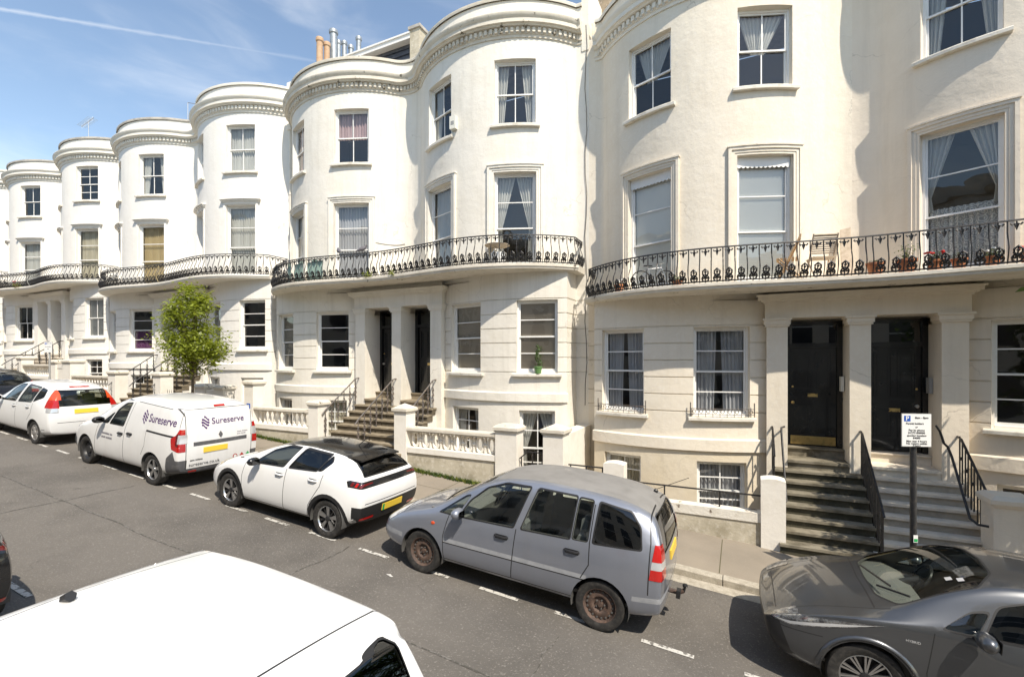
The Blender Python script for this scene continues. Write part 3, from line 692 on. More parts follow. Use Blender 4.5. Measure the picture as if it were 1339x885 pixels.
def dress_window(kind, T, w, z0, z1, zm, parent, org, rnd):
    if not kind: return
    def folds(mb, x0t, x1t, zt, x0b, x1b, zb, dd=-0.11, n=22, amp=0.025, waist=None):
        rows = 10; vs = []; ph = rnd.random()*6; nf = max(2, abs(x1t-x0t)*11)
        for j in range(rows+1):
            k = j/rows; z = zt+(zb-zt)*k
            if waist: kk = min(1, k/waist[0]) if k < waist[0] else 1+(k-waist[0])/(1-waist[0])*waist[1]
            else: kk = k
            xa, xb = x0t+(x0b-x0t)*kk, x1t+(x1b-x1t)*kk
            for i in range(n+1):
                x = xa+(xb-xa)*i/n; a = ph+2*math.pi*nf*i/n
                vs.append(T(x, dd+amp*math.sin(a)+amp*0.5*math.sin(2.3*a+k), z))
        mb.add(vs, [(j*(n+1)+i, j*(n+1)+i+1, (j+1)*(n+1)+i+1, (j+1)*(n+1)+i) for j in range(rows) for i in range(n)])
    def slats(mb, za, zb, tilt=0.0155):
        z = za+0.02
        while z < zb-0.02:
            mb.add([T(0.07, -0.065, z-tilt), T(w-0.07, -0.065, z-tilt), T(w-0.07, -0.05, z+tilt), T(0.07, -0.05, z+tilt)], [(0, 1, 2, 3)]); z += 0.034
        mb.box(0.06, w-0.06, -0.11, -0.07, zb-0.04, zb, T)
    k, _, arg = kind.partition(':')
    mats = {'white': 'cloth_white', 'grey': 'cloth_grey', 'cream': 'cloth_cream', 'yellow': 'cloth_yellow', 'pink': 'cloth_pink', 'purple': 'cloth_purple', 'lace': 'cloth_lace'}
    mb = MB()
    if k == 'full': mb.mat(mats[arg]); folds(mb, 0.05, w-0.05, z1-0.03, 0.05, w-0.05, z0+0.04, n=60)
    elif k == 'drapes': mb.mat(mats[arg]); folds(mb, 0.05, 0.34*w, z1-0.04, 0.05, 0.20*w, z0+0.05); folds(mb, 0.66*w, w-0.05, z1-0.04, 0.80*w, w-0.05, z0+0.05)
    elif k == 'tied':
        mb.mat(mats[arg]); folds(mb, 0.05, 0.50*w, z1-0.04, 0.05, 0.16*w, z0+0.05, waist=(0.6, -0.15)); folds(mb, 0.52*w, w-0.05, z1-0.04, 0.84*w, w-0.05, z0+0.05, waist=(0.6, -0.15))
    elif k == 'wide': mb.mat(mats[arg]); folds(mb, 0.05, 0.47*w, z1-0.04, 0.05, 0.42*w, z0+0.05, n=34); folds(mb, 0.55*w, w-0.05, z1-0.04, 0.6*w, w-0.05, z0+0.05, n=34)
    elif k == 'top': mb.mat(mats[arg]); folds(mb, 0.05, w-0.05, z1-0.05, 0.05, w-0.05, zm-0.01, n=40)
    elif k == 'swag': mb.mat(mats[arg]); folds(mb, 0.05, w-0.08, z1-0.05, 0.42*w, 0.68*w, zm-0.02, n=44, amp=0.018)
    elif k == 'vslat': mb.mat({'white': 'blind_white', 'brown': 'blind_brown', 'grey': 'blind_grey'}[arg]); slats(mb, z0+0.06, z1-0.05)
    elif k == 'lacehalf':
        mb.mat('cloth_lace'); folds(mb, 0.05, w-0.05, zm+0.15, 0.05, w-0.05, z0+0.04, n=50)
        mb.mat('cloth_white'); folds(mb, 0.05, 0.42*w, z1-0.04, 0.05, 0.10*w, zm+0.1, dd=-0.08, waist=(0.8, -0.1)); folds(mb, 0.58*w, w-0.05, z1-0.04, 0.90*w, w-0.05, zm+0.1, dd=-0.08, waist=(0.8, -0.1))
    elif k == 'half': mb.mat(mats[arg]); folds(mb, 0.05, w-0.05, zm, 0.05, w-0.05, z0+0.04, n=40)
    nm = 'blind' if k == 'vslat' else 'curtain'
    mb.build(nm, parent, org, smooth=60, fixn=False)
# ------------------------------------------------------------------ street
principled('asphalt', (0.152, 0.139, 0.124), rough=0.9, noise=(0.6, (0.098, 0.09, 0.081), 0.42, 0.66, 0.8), second=(38, (0.26, 0.24, 0.215), 0.56, 0.70, 0.9), spots=(1.9, (0.085, 0.08, 0.074), 0.685), crack=(0.33, 0.004, 0.52, (0.07, 0.066, 0.06), 0.7), bump=(60, 0.9, 0.015), spec=0.3)
principled('pavement', (0.28, 0.24, 0.19), rough=0.9, noise=(0.7, (0.215, 0.185, 0.148), 0.40, 0.68, 0.9), second=(40, (0.31, 0.275, 0.23), 0.58, 0.75, 0.7), spots=(2.6, (0.12, 0.10, 0.08), 0.72), bump=(80, 0.45, 0.008), spec=0.25)
principled('joint', (0.10, 0.09, 0.05), rough=0.95)
principled('road_paint', (0.52, 0.505, 0.47), rough=0.75, spots=(15, (0.17, 0.16, 0.145), 0.52), noise=(30, (0.5, 0.48, 0.44), 0.45, 0.65))
principled('ground_earth', (0.16, 0.14, 0.115), rough=0.95, noise=(0.3, (0.10, 0.10, 0.07), 0.4, 0.7))
principled('area_concrete', (0.36, 0.33, 0.28), rough=0.9, noise=(2, (0.24, 0.22, 0.18), 0.4, 0.7), bump=(20, 0.3))
U0, U1 = -130.0, 70.0
def sheet(name, mat, rects, dz, kind='structure', nu=80):
    m = MB().mat(mat)
    for (a, b, v0, v1) in rects:
        n = max(1, int((b-a)/2.5)); 
        for i in range(n):
            ua, ub = a+(b-a)*i/n, a+(b-a)*(i+1)/n
            m.quad((ua, v0, road_z(ua)+dz), (ub, v0, road_z(ub)+dz), (ub, v1, road_z(ub)+dz), (ua, v1, road_z(ua)+dz))
    return tag(m.build(name, smooth=30), kind=kind)
KV, WV = 7.95, 9.62
sheet('ground', 'ground_earth', [(U0*5, U1*5, -700, 9.3), (U0*5, U1*5, 14.7, 700), (U0*5, U0, 9.3, 14.7), (U1, U1*5, 9.3, 14.7)], -0.03)
sheet('road', 'asphalt', [(U0, U1, 0.12, KV)], 0.0)
def pave(name, v0, v1, z, mat='pavement'):
    m = MB().mat(mat)
    for i in range(80):
        ua, ub = U0+(U1-U0)*i/80, U0+(U1-U0)*(i+1)/80
        p = [(ua, v0, road_z(ua)+z), (ub, v0, road_z(ub)+z), (ub, v1, road_z(ub)+z+0.03), (ua, v1, road_z(ua)+z+0.03)]
        lo = [(x, y, q-0.35) for x, y, q in p]
        m.add(p+lo, [(0, 1, 2, 3), (2, 3, 7, 6), (0, 1, 5, 4)])
    m.mat('joint')
    return m
m = pave('pavement', 8.10, 9.95, 0.115)
u = -40.0
while u < 8:                                    # paving joints
    for (va, vb, w) in ((8.12, 9.6, 0.014),):
        if u < -4.3 or True:
            z = lambda uu, vv: road_z(uu)+0.115+0.03*(vv-8.1)/1.85+0.003
            m.quad((u, va, z(u, va)), (u+w, va, z(u+w, va)), (u+w, vb, z(u+w, vb)), (u, vb, z(u, vb)))
    u += 1.0 if u < -4.3 else 3.7
m.quad((-40, 8.86, road_z(-40)+0.13), (-4.3, 8.86, road_z(-4.3)+0.13), (-4.3, 8.874, road_z(-4.3)+0.13), (-40, 8.874, road_z(-40)+0.13))
tag(m.build('pavement', smooth=20), kind='structure')
m = pave('far_pavement', -2.1, -0.05, 0.12); tag(m.build('near_pavement', smooth=20), kind='structure')
k = MB().mat('granite')
u = U0
rk = random.Random(3)
while u < 30:
    l = 0.86+rk.random()*0.3; dz = rk.uniform(-.006, .006)
    for (va, vb, zt) in ((KV, 8.10, 0.118), (-0.05, 0.12, 0.118)):
        a, b = u+0.006, u+l-0.006
        p = []
        for (v, z) in ((va, -0.1), (va, zt-0.02), (va+0.02, zt), (vb-0.002, zt), (vb-0.002, -0.1)) if va > 1 else ((va, -0.1), (va, zt), (vb-0.02, zt), (vb, zt-0.02), (vb, -0.1)):
            p += [(a, v, road_z(a)+z+dz), (b, v, road_z(b)+z+dz)]
        k.add(p, [(2*i, 2*i+1, 2*i+3, 2*i+2) for i in range(4)]+[(0, 2, 4, 6, 8), (1, 3, 5, 7, 9)])
    u += l
tag(k.build('kerb', smooth=30), kind='structure')
# gutter sheet with pale grit, painted bay marks
sheet('gutter', 'granite', [(-60, 30, KV-0.26, KV-0.004)], 0.004)
mk = MB().mat('road_paint')
def dash(ua, ub, v, w=0.034):
    z = 0.008
    mk.quad((ua, v-w, road_z(ua)+z), (ub, v-w, road_z(ub)+z), (ub, v+w, road_z(ub)+z), (ua, v+w, road_z(ua)+z))
for i in range(-34, 12): dash(-5.58+1.125*i, -4.98+1.125*i, 5.87)
for i in range(-16, 12): dash(-8.44+1.125*i, -7.84+1.125*i, 2.67)
for (ua, va, s) in ((-4.6, 5.45, 0.03), (-7.4, 4.5, 0.015)):   # scuffs of old paint
    n = 9; pts = [(ua+s*(1+0.5*math.sin(3.1*i+ua))*math.cos(6.283*i/n)*1.6, va+s*(1+0.4*math.cos(2.3*i))*math.sin(6.283*i/n)) for i in range(n)]
    mk.add([(x, y, road_z(x)+0.008) for x, y in pts], [tuple(range(n))])
tag(mk.build('road_markings'), kind='structure')
# old trench seams filled with tar and moss
sm = MB().mat('tar'); rs = random.Random(4)
def seam(pts, w):
    for (a, b) in zip(pts, pts[1:]):
        d = Vector((b[0]-a[0], b[1]-a[1])); n_ = Vector((-d.y, d.x)).normalized()*w*rs.uniform(.6, 1.2)
        sm.add([(a[0]-n_.x, a[1]-n_.y, road_z(a[0]-n_.x)+.005), (b[0]-n_.x, b[1]-n_.y, road_z(b[0]-n_.x)+.005), (b[0]+n_.x, b[1]+n_.y, road_z(b[0]+n_.x)+.005), (a[0]+n_.x, a[1]+n_.y, road_z(a[0]+n_.x)+.005)], [(0, 1, 2, 3)])
principled('tar', (0.075, 0.07, 0.06), rough=0.7, spots=(14, (0.16, 0.149, 0.136), 0.50))
seam([(-5.75+rs.uniform(-.03, .03), 2.8+i*.16) for i in range(20)], .010)
seam([(-22+i*.5, 4.35+rs.uniform(-.03, .03)) for i in range(56)], .012)
seam([(-2.0+rs.uniform(-.03, .03), 2.8+i*.2) for i in range(14)], .008)
seam([(-11.4+rs.uniform(-.03, .03), .3+i*.2) for i in range(27)], .010)
tag(sm.build('road_seams'), kind='structure')

# ------------------------------------------------------------------ houses
def levels(gl, cap, corn, slab, g, b, bl, stc, w1, w2, dent, area, rail=0.70):
    return dict(gl=gl, cap=cap, corn=corn, slab=slab, g=g, b=b, bl=bl, st=stc, w1=w1, w2=w2, dent=dent, area=area, rail=rail)
LR = levels(1.28, 4.33, 4.82, (4.87, 5.01), (2.27, 4.19), (0.20, 1.30), 0.20, (1.53, 1.80), 7.70, (9.10, 10.76), 11.30, -0.75)
LM = levels(2.12, 5.05, 5.55, (5.70, 5.85), (3.15, 5.00), (0.95, 2.20), 0.42, (2.42, 2.66), 8.32, (9.55, 11.23), 11.85, -0.10)
LL = levels(2.88, 5.72, 6.16, (6.28, 6.42), (3.85, 5.58), (1.75, 2.85), 1.75, (3.12, 3.36), 9.00, (10.20, 11.87), 12.38, 0.75)
LK = levels(3.58, 6.38, 6.75, (6.86, 7.00), (4.48, 6.25), (2.45, 3.50), 2.45, (3.75, 3.98), 9.43, (10.72, 12.28), 12.62, 1.45)
LJ = levels(4.25, 7.02, 7.40, (7.46, 7.60), (5.10, 6.85), (3.1, 4.1), 3.1, (4.35, 4.58), 9.95, (11.2, 12.75), 13.05, 2.1)
UVR, UVM, UVL, UVK, UVJ = 2.10, -9.20, -20.05, -30.75, -41.6
cream = dict(hw=5.65, mat='stucco_cream', bmat='stucco_yellow', cornice='clean_cornice', arch='full', arch_mat='stucco_cream', pelmet=True, guards=True, slab_mat='weathered_cornice')
build_house(UVR, -1, LR, dict(cream, dress=['swag:white', 'swag:white', 'vslat:white', 'vslat:white', 'wide:grey', 'wide:grey', 'full:grey', 'full:cream'], kick=True, intercom='cream_plastic', intercom_t=0.19, letter=0.50),
    'cream bow fronted house with scalloped pelmets and a brass kick plate on its black door')
build_house(UVR, 1, LR, dict(hw=5.56, wt=(1.44, 3.9), mat='stucco_pinkish', cornice='clean_cornice', arch='full', arch_mat='stucco_pinkish', dress=['drapes:white', 'drapes:white', 'lacehalf', 'lacehalf', '', '', '', ''], notice=True, intercom='grey_plastic', knob_t=1.05, steel_knob=True, letter=0.38, slab_mat='weathered_cornice'),
    'beige house at the right edge with lace half curtain behind the flower pot balcony')
weath = dict(hw=5.65, mat='stucco_pale', cornice='weathered_cornice', arch='full', arch_mat='stucco_pale', slab_mat='weathered_cornice')
build_house(UVM, 1, LM, dict(weath, dress=['drapes:white', 'drapes:white', 'full:white', 'tied:white', 'vslat:brown', 'vslat:brown', 'drapes:white', 'tied:white'], party_front=True, party=1.6, steel_knob=True, letter=0.42),
    'weathered pale house with cracked cornice and brown slatted blinds in its lower windows')
build_house(UVM, -1, LM, dict(weath, hw=5.45, dress=['top:pink', 'full:pink', 'full:grey', 'full:white', '', '', 'full:cream', ''], pipe='stucco_pale', party_front=True, party=1.5, steel_knob=True, letter=0.42),
    'weathered pale house with pink cloth across its top window and green netted balcony')
white = dict(hw=5.37, mat='stucco_white', cornice='clean_cornice', arch='bar', slab_mat='clean_cornice', detail=1)
build_house(UVL, 1, LL, dict(white, hw=5.40, dress=['full:white', 'full:white', 'full:grey', 'full:white', '', '', '', ''], party_front=True),
    'bright white bow fronted house just behind the small green tree')
build_house(UVL, -1, LL, dict(white, hw=5.35, dress=['drapes:white', 'full:white', 'full:yellow', 'full:yellow', 'half:purple', '', '', ''], lead=True),
    'bright white house with yellow curtains behind its balcony')
build_house(UVK, 1, LK, dict(white, hw=5.35, dress=['half:yellow', '', 'full:cream', 'full:cream', 'vslat:grey', 'vslat:grey', '', ''], gkind='sash2', small_panes=True, lead=True),
    'bright white house with small paned top window and an aerial above')
build_house(UVK, -1, LK, dict(white, hw=5.45, dress=['', '', 'full:white', 'full:white', '', 'vslat:brown', '', ''], gkind='sash2', lead=True),
    'bright white house at the left with red flowers on the balcony edge')
build_house(UVJ, 1, LJ, dict(white, dress=['', 'full:white', 'full:white', 'full:white', '', '', '', '']),
    'farthest white house cut by the left edge of the picture')

# attic, chimneys, aerials on the roofs
def chimney(name, label, u0, u1, v0, v1, z0, z1, pots, mat='brick_stock'):
    t = thing(name, label, 'chimney', ((u0+u1)/2, (v0+v1)/2, z0)); org = t.location
    m = MB().mat(mat); m.box(u0, u1, v0, v1, z0, z1-0.22); m.box(u0-0.05, u1+0.05, v0-0.05, v1+0.05, z1-0.22, z1-0.08); m.box(u0, u1, v0, v1, z1-0.08, z1)
    m.build('stack', t, org)
    for (pu, pv, h, r, mt, tilt) in pots:
        p = MB().mat(mt)
        T = lambda x, y, z: (pu+x+tilt*(z-z1), pv+y, z)
        p.lathe([(r*1.25, z1), (r*1.2, z1+0.10), (r, z1+0.16), (r*0.93, z1+h-0.16), (r*1.15, z1+h-0.14), (r*1.2, z1+h-0.05), (r*1.05, z1+h), (r*0.8, z1+h), (r*0.75, z1+h-0.3)], (0, 0, 0), 14, T=T)
        p.build('chimney_pot', t, org, smooth=40)
    return t
chimney('chimney_stack', 'tall chimney stack with orange clay pots and grey metal cowls above the party wall', -14.9, -14.1, 12.95, 15.5, 12.6, 14.2,
    [(-14.5, 13.17, 1.58, 0.125, 'buff_clay', 0.0), (-14.5, 13.52, 1.61, 0.12, 'buff_clay', 0.0), (-14.45, 13.85, 2.30, 0.15, 'zinc', -0.02), (-14.5, 14.12, 2.05, 0.09, 'zinc', 0.0), (-14.5, 14.42, 2.2, 0.105, 'zinc', 0.0), (-14.5, 14.78, 2.25, 0.105, 'zinc', 0.0), (-14.5, 15.2, 2.85, 0.11, 'zinc', 0.01)])
chimney('chimney_stack', 'brick stack with terracotta pots behind the cream house parapet', -3.95, -3.35, 13.3, 15.6, 12.2, 14.6, [(-3.65, 13.6, 0.9, 0.16, 'terracotta', 0), (-3.65, 14.2, 0.9, 0.16, 'terracotta', 0), (-3.65, 14.8, 0.9, 0.16, 'terracotta', 0)])
chimney('chimney_stack', 'low stack with one orange pot beside the rooftop aerial', -31.0, -30.4, 12.9, 14.2, 13.2, 14.2, [(-30.7, 13.2, 0.75, 0.2, 'terracotta', 0)])
t = thing('attic_storey', 'slate hung attic with white fascia above the weathered house', 'attic', (-11.9, 14, 12.3)); org = t.location
m = MB().mat('slate')
zr = 13.0
while zr < 15.02:                                # slate courses
    m.add([(-13.6, 13.95, zr), (-10.3, 13.95, zr), (-10.3, 13.99, zr+0.22), (-13.6, 13.99, zr+0.22)], [(0, 1, 2, 3)]); zr += 0.205
m.box(-13.6, -10.3, 14.0, 17, 12.3, 15.1); m.build('slate_wall', t, org)
m = MB().mat('white_wood'); m.box(-13.75, -10.28, 13.72, 14.05, 15.0, 15.16); m.box(-13.75, -10.28, 13.68, 17.1, 15.16, 15.22); m.build('fascia', t, org)
m = MB().mat('white_wood'); m.box(-12.9, -11.9, 13.90, 13.97, 13.7, 14.55); m.mat('house_glass'); m.box(-12.82, -11.98, 13.88, 13.90, 13.78, 14.47); m.build('window', t, org)
m = MB().mat('rough_wall'); m.box(-10.25, -9.85, 13.2, 17.0, 12.3, 14.82); m.mat('coping_lead'); m.box(-10.30, -9.80, 13.15, 17.0, 14.82, 14.92); tag(m.build('roof_party_wall', org=(-10.05, 14, 12.3)), 'rendered party wall standing up beside the slate attic', 'wall')
def aerial(label, u, v, z0, z1, yagi=True):
    m = MB().mat('steel'); m.tube([(u, v, z0), (u, v, z1)], 0.022, 6)
    if yagi:
        m.tube([(u-0.75, v, z1-0.15), (u+0.55, v, z1+0.05)], 0.014, 5)
        for i in range(9): x = u-0.7+i*0.14; z = z1-0.14+i*0.021; m.tube([(x, v-0.22, z), (x, v+0.22, z)], 0.010, 4); m.tube([(x, v, z-0.12), (x, v, z+0.12)], 0.008, 4)
    else: m.tube([(u, v, z1), (u+1.6, v, z1-0.55)], 0.016, 5)
    tag(m.build('roof_aerial', org=(u, v, z0)), label, 'aerial')
aerial('television aerial with many short rods beside the orange chimney pot', -31.3, 13.0, 13.1, 16.2)
aerial('thin bent aerial pole on the roof of the white house with yellow curtains', -22.9, 13.2, 13.0, 15.3, False)

# sunken areas
for (ua, ub, z) in ((UVJ, UVJ+5.5, LJ['area']), (UVK-5.5, UVK+5.4, LK['area']), (UVL-5.45, UVL+5.25, LL['area']), (UVM-5.6, UVM+5.5, LM['area']), (UVR-5.7, UVR+7, LR['area'])):
    m = MB().mat('area_concrete'); m.quad((ua, 9.7, z), (ub, 9.7, z), (ub, 12.0, z), (ua, 12.0, z))
    m.mat('rough_wall'); zt = max(pav_z(ua), pav_z(ub))
    n = 8
    for i in range(n):
        a, b = ua+(ub-ua)*i/n, ua+(ub-ua)*(i+1)/n
        m.quad((a, 9.96, z), (b, 9.96, z), (b, 9.96, pav_z(b)), (a, 9.96, pav_z(a)))
    tag(m.build('basement_area'), kind='structure')

# ------------------------------------------------------------------ entrance steps
def flight(uc, sg, lv, mat, label, t0, t1, n, tread, parts=()):
    X = lambda t: uc+sg*t
    a, b = sorted((X(t0), X(t1)))
    gl = lv['gl']; zbot = pav_z((a+b)/2)-0.25
    rise = 0.17
    t = thing('entrance_steps', label, 'steps', ((a+b)/2, 10.2, pav_z((a+b)/2)), 'front steps up to the doors'); org = t.location
    m = MB().mat(mat)
    for i in range(n):
        z = gl-rise*i; v = 10.95-tread*i
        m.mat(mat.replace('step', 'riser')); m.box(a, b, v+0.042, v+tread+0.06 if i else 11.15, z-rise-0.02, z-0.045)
        m.mat(mat); m.box(a-0.01, b+0.01, v, v+tread+0.035 if i else 11.22, z-0.045, z)
    m.build('treads', t, org)
    vend = 10.95-tread*(n-1)
    poly = [(vend+0.05, zbot), (vend+0.05, gl-rise*n+0.02), (10.99, gl-rise-0.02), (12.0, gl-rise-0.02), (12.0, zbot)]
    for (u_, w) in ((a+0.02, 0.06), (b-0.08, 0.06)): c = MB().mat('wall_paint'); c.prism(poly, u_, u_+w, lambda p, q, h: (h, p, q)); c.build('side_wall', t, org)
    l = MB().mat(mat); la, lb = sorted((X(0.175), X(1.215)))
    l.box(la, lb, 11.20, 12.0, gl-0.1, gl+0.12); l.box(la-0.0, lb+0.0, 11.16, 12.0, gl+0.12, gl+0.17); l.box(la, lb, 11.70, 12.0, gl+0.17, gl+0.33); l.box(la, lb, 11.66, 12.0, gl+0.33, gl+0.359)
    l.build('threshold', t, org)
    return t
flight(UVR, -1, LR, 'step_dark', 'dark mossy stone steps to the door with the brass kick plate', 0.0, 1.46, 7, 0.235)
flight(UVR, 1, LR, 'step_pale', 'pale scrubbed stone steps to the door with a paper notice', 0.02, 1.50, 7, 0.235)
flight(UVM, -1, LM, 'step_brown', 'worn brown steps to the left door of the weathered pair', 0.0, 1.42, 7, 0.235)
flight(UVM, 1, LM, 'step_brown', 'worn brown steps to the right door of the weathered pair', 0.02, 1.44, 7, 0.235)
flight(UVL, -1, LL, 'step_brown', 'brown steps to the left door of the white pair behind the tree', 0.0, 1.42, 7, 0.235)
flight(UVL, 1, LL, 'step_brown', 'brown steps to the right door of the white pair behind the tree', 0.02, 1.44, 7, 0.235)
flight(UVK, -1, LK, 'step_pale', 'far pale steps to the left of two white doors', 0.0, 1.42, 7, 0.235)
flight(UVK, 1, LK, 'step_pale', 'far pale steps to the right of two white doors', 0.02, 1.44, 7, 0.235)

def balustrade(name, label, u, lv, mat, n=7, tread=0.235, i0=0, i1=7, h=0.85, fancy=False, group=None, up=0.0, r=0.013):
    """iron stair rail: a sloping handrail on posts, one post per tread"""
    m = MB().mat(mat); gl = lv['gl']
    P = lambda i: (10.95-tread*i+0.10, gl-0.17*i)
    pts = [(u, P(i)[0], P(i)[1]+h) for i in (i0, i1-1)]
    top = (u, P(i0)[0]+0.16, P(i0)[1]+h+0.02+up)
    m.tube([top]+pts+[(u, pts[-1][1]-0.12, pts[-1][2]-0.12)], 0.02, 6)
    for i in range(i0, i1):
        v, z = P(i)
        for k in ((0.0,) if fancy else (-0.055, 0.055)):
            zt = z+h-0.17*(-k)/tread*1.0
            m.tube([(u, v+k, z-0.02 if k <= 0.06 else z), (u, v+k, z+h+0.17*k/tread)], r, 5)
        if fancy:
            for zz in (0.22, 0.36, 0.5):
                for s_ in (-1, 1): m.tube([(u, v, z+zz-0.07), (u, v+s_*0.045, z+zz), (u, v, z+zz+0.07)], 0.011, 4)
                m.lathe([(0.001, -.03), (.03, 0), (.001, .03)], (u, v, z+zz+0.07), 5)
        else:
            m.lathe([(0.012, -.03), (.026, 0), (.012, .03)], (u, v, z+0.45), 6)
    return tag(m.build(name, org=(u, 10, gl-1)), label, 'railing', group)
G = 'iron stair railings'
balustrade('stair_railing', 'black iron balusters between the dark and the pale steps', UVR+0.0, LR, 'black_iron', i1=7, h=0.80, group=G)
balustrade('stair_railing', 'black iron balusters beside the beige pier at the pale steps', UVR+1.44, LR, 'black_iron', i1=6, h=0.80, group=G)
balustrade('stair_railing', 'short black railing rising at the left of the dark steps', UVR-1.50, LR, 'black_iron', i1=3, h=0.80, group=G)
balustrade('stair_railing', 'rusty ornate rail in the middle of the brown steps', UVM+0.0, LM, 'worn_iron', i1=7, h=0.78, fancy=True, group=G)
balustrade('stair_railing', 'rusty ornate rail on the left of the brown steps', UVM-1.45, LM, 'worn_iron', i1=6, h=0.78, fancy=True, group=G)
balustrade('stair_railing', 'rusty ornate rail on the right of the brown steps by the capped pier', UVM+1.42, LM, 'worn_iron', i1=6, h=0.78, fancy=True, group=G)
balustrade('stair_railing', 'thin black rail on the left of the steps behind the white van', UVL-1.42, LL, 'black_iron', i1=7, h=0.78, fancy=True, group=G)
balustrade('stair_railing', 'thin black rail in the middle of the steps behind the white van', UVL, LL, 'black_iron', i1=7, h=0.78, fancy=True, group=G)
balustrade('stair_railing', 'thin black rail on the right of the steps behind the small tree', UVL+1.42, LL, 'black_iron', i1=7, h=0.78, fancy=True, group=G)
balustrade('stair_railing', 'far black rail right of the pale steps', UVK+1.42, LK, 'black_iron', i1=7, h=0.78, fancy=True, group=G)
balustrade('stair_railing', 'far black rail between the pale steps', UVK, LK, 'black_iron', i1=7, h=0.78, fancy=True, group=G)
def pipe_rail(label, pts, cat='handrail', mat='black_iron', r=0.02):
    m = MB().mat(mat); m.tube(pts, r, 8); o = tag(m.build('handrail', org=pts[0], smooth=50), label, cat, 'wall handrails'); return o
u = UVR+1.13
pipe_rail('bent black tube handrail against the beige porch pier', [(u, 11.15, 2.28), (u, 10.98, 2.20), (u, 10.80, 2.02), (u, 10.62, 1.98), (u, 10.45, 1.84), (u, 9.75, 1.02), (u+0.06, 9.66, 0.96), (u+0.18, 9.64, 0.95)])
u = UVR-1.34
pipe_rail('bent black tube handrail at the left of the dark steps', [(u+0.06, 11.16, 2.12), (u, 11.10, 2.10), (u-0.0, 11.05, 1.98), (u-0.0, 9.93, 0.92), (u-0.04, 9.9, 0.86), (u-0.12, 9.9, 0.86)])

# ------------------------------------------------------------------ front walls, piers, balustrades
def pier(label, u0, u1, v0, v1, ztop, cap='flat', mat='wall_paint', group='front garden piers', plinth=True):
    zb = pav_z((u0+u1)/2)-0.12
    t = thing('gate_pier', label, 'pier', ((u0+u1)/2, (v0+v1)/2, zb), group); org = t.location
    m = MB().mat(mat)
    e = 0.05
    if cap == 'round':
        n = 8; prof = [(u0, zb)]+[(u0+(u1-u0)*i/n, ztop-0.07+0.07*math.sin(math.pi*(0.18+0.64*i/n))) for i in range(n+1)]+[(u1, zb)]
        m.prism(prof, v0, v1, lambda a, b, h: (a, h, b)); m.build('shaft', t, org, smooth=30)
    else:
        m.box(u0, u1, v0, v1, zb, ztop-0.16); m.build('shaft', t, org)
        c = MB().mat('weathered_cornice' if mat != 'stucco_pinkish' else mat)
        c.box(u0-e*0.5, u1+e*0.5, v0-e*0.5, v1+e*0.5, ztop-0.16, ztop-0.12); c.box(u0-e, u1+e, v0-e, v1+e, ztop-0.12, ztop-0.055)
        h = 0.055 if cap == 'flat' else 0.12
        um, vm = (u0+u1)/2, (v0+v1)/2; f = 0.75 if cap == 'flat' else 0.02
        b = [(u0-e, v0-e), (u1+e, v0-e), (u1+e, v1+e), (u0-e, v1+e)]
        tp = [(um+(x-um)*f, vm+(y-vm)*f) for x, y in b]
        c.add([(x, y, ztop-0.055) for x, y in b]+[(x, y, ztop-0.055+h) for x, y in tp], [(0, 1, 5, 4), (1, 2, 6, 5), (2, 3, 7, 6), (3, 0, 4, 7), (4, 5, 6, 7)])
        c.build('cap', t, org)
    return t
def bal_wall(label, u0, u1, zrail, style, v0=9.66, v1=9.94, mat='rough_wall', zbase=None):
    zlo = pav_z(u1)-0.25; zb = zbase if zbase else zrail-0.50
    t = thing('balustrade_wall', label, 'balustrade', ((u0+u1)/2, 9.8, pav_z((u0+u1)/2)), 'balustraded garden walls'); org = t.location
    m = MB().mat(mat); m.box(u0, u1, v0+0.02, v1-0.02, zlo, zb-0.13); m.build('plinth', t, org)
    m = MB().mat('wall_paint'); m.box(u0, u1, v0-0.015, v1, zb-0.13, zb); m.build('base_course', t, org)
    m = MB().mat('weathered_cornice'); m.box(u0, u1, v0, v1, zrail-0.11, zrail-0.07); m.box(u0, u1, v0-0.03, v1+0.03, zrail-0.07, zrail-0.015); m.box(u0, u1, v0-0.015, v1+0.015, zrail-0.015, zrail); m.build('top_rail', t, org)
    h = zrail-0.11-zb; zc = zb+h/2; vm = (v0+v1)/2
    n = max(2, round((u1-u0)/(0.30 if style == 'oval' else 0.21)))
    for i in range(n):
        x = u0+(u1-u0)*(i+0.5)/n; b = MB().mat('wall_paint')
        if style == 'oval':
            rx, rz = 0.085, h*0.45
            b.tube([(x+rx*math.cos(a)*(1 if abs(math.cos(a)) < 0.9 else 1), vm, zc+rz*math.copysign(abs(math.sin(a))**0.75, math.sin(a))) for a in [2*math.pi*k/16 for k in range(16)]], 0.036, 6, closed=True)
            if i < n-1:
                xx = x+(u1-u0)/n/2; b.lathe([(0.001, -.05), (.045, -.025), (.05, 0), (.045, .025), (.001, .05)], (xx, vm, zc), 8, 'y'); b.box(xx-0.02, xx+0.02, vm-0.04, vm+0.04, zc+0.05, zc+h/2-0.002); b.box(xx-0.02, xx+0.02, vm-0.04, vm+0.04, zc-h/2+0.002, zc-0.05)
            b.build('baluster', t, org, smooth=50)
        else:
            b.lathe([(0.055, zb), (0.055, zb+0.05), (0.03, zb+0.07), (0.05, zb+h*0.34), (0.045, zb+h*0.45), (0.024, zb+h*0.72), (0.04, zb+h*0.84), (0.05, zb+h-0.04), (0.05, zb+h)], (x, vm, 0), 10)
            b.build('baluster', t, org, smooth=50)
    return t
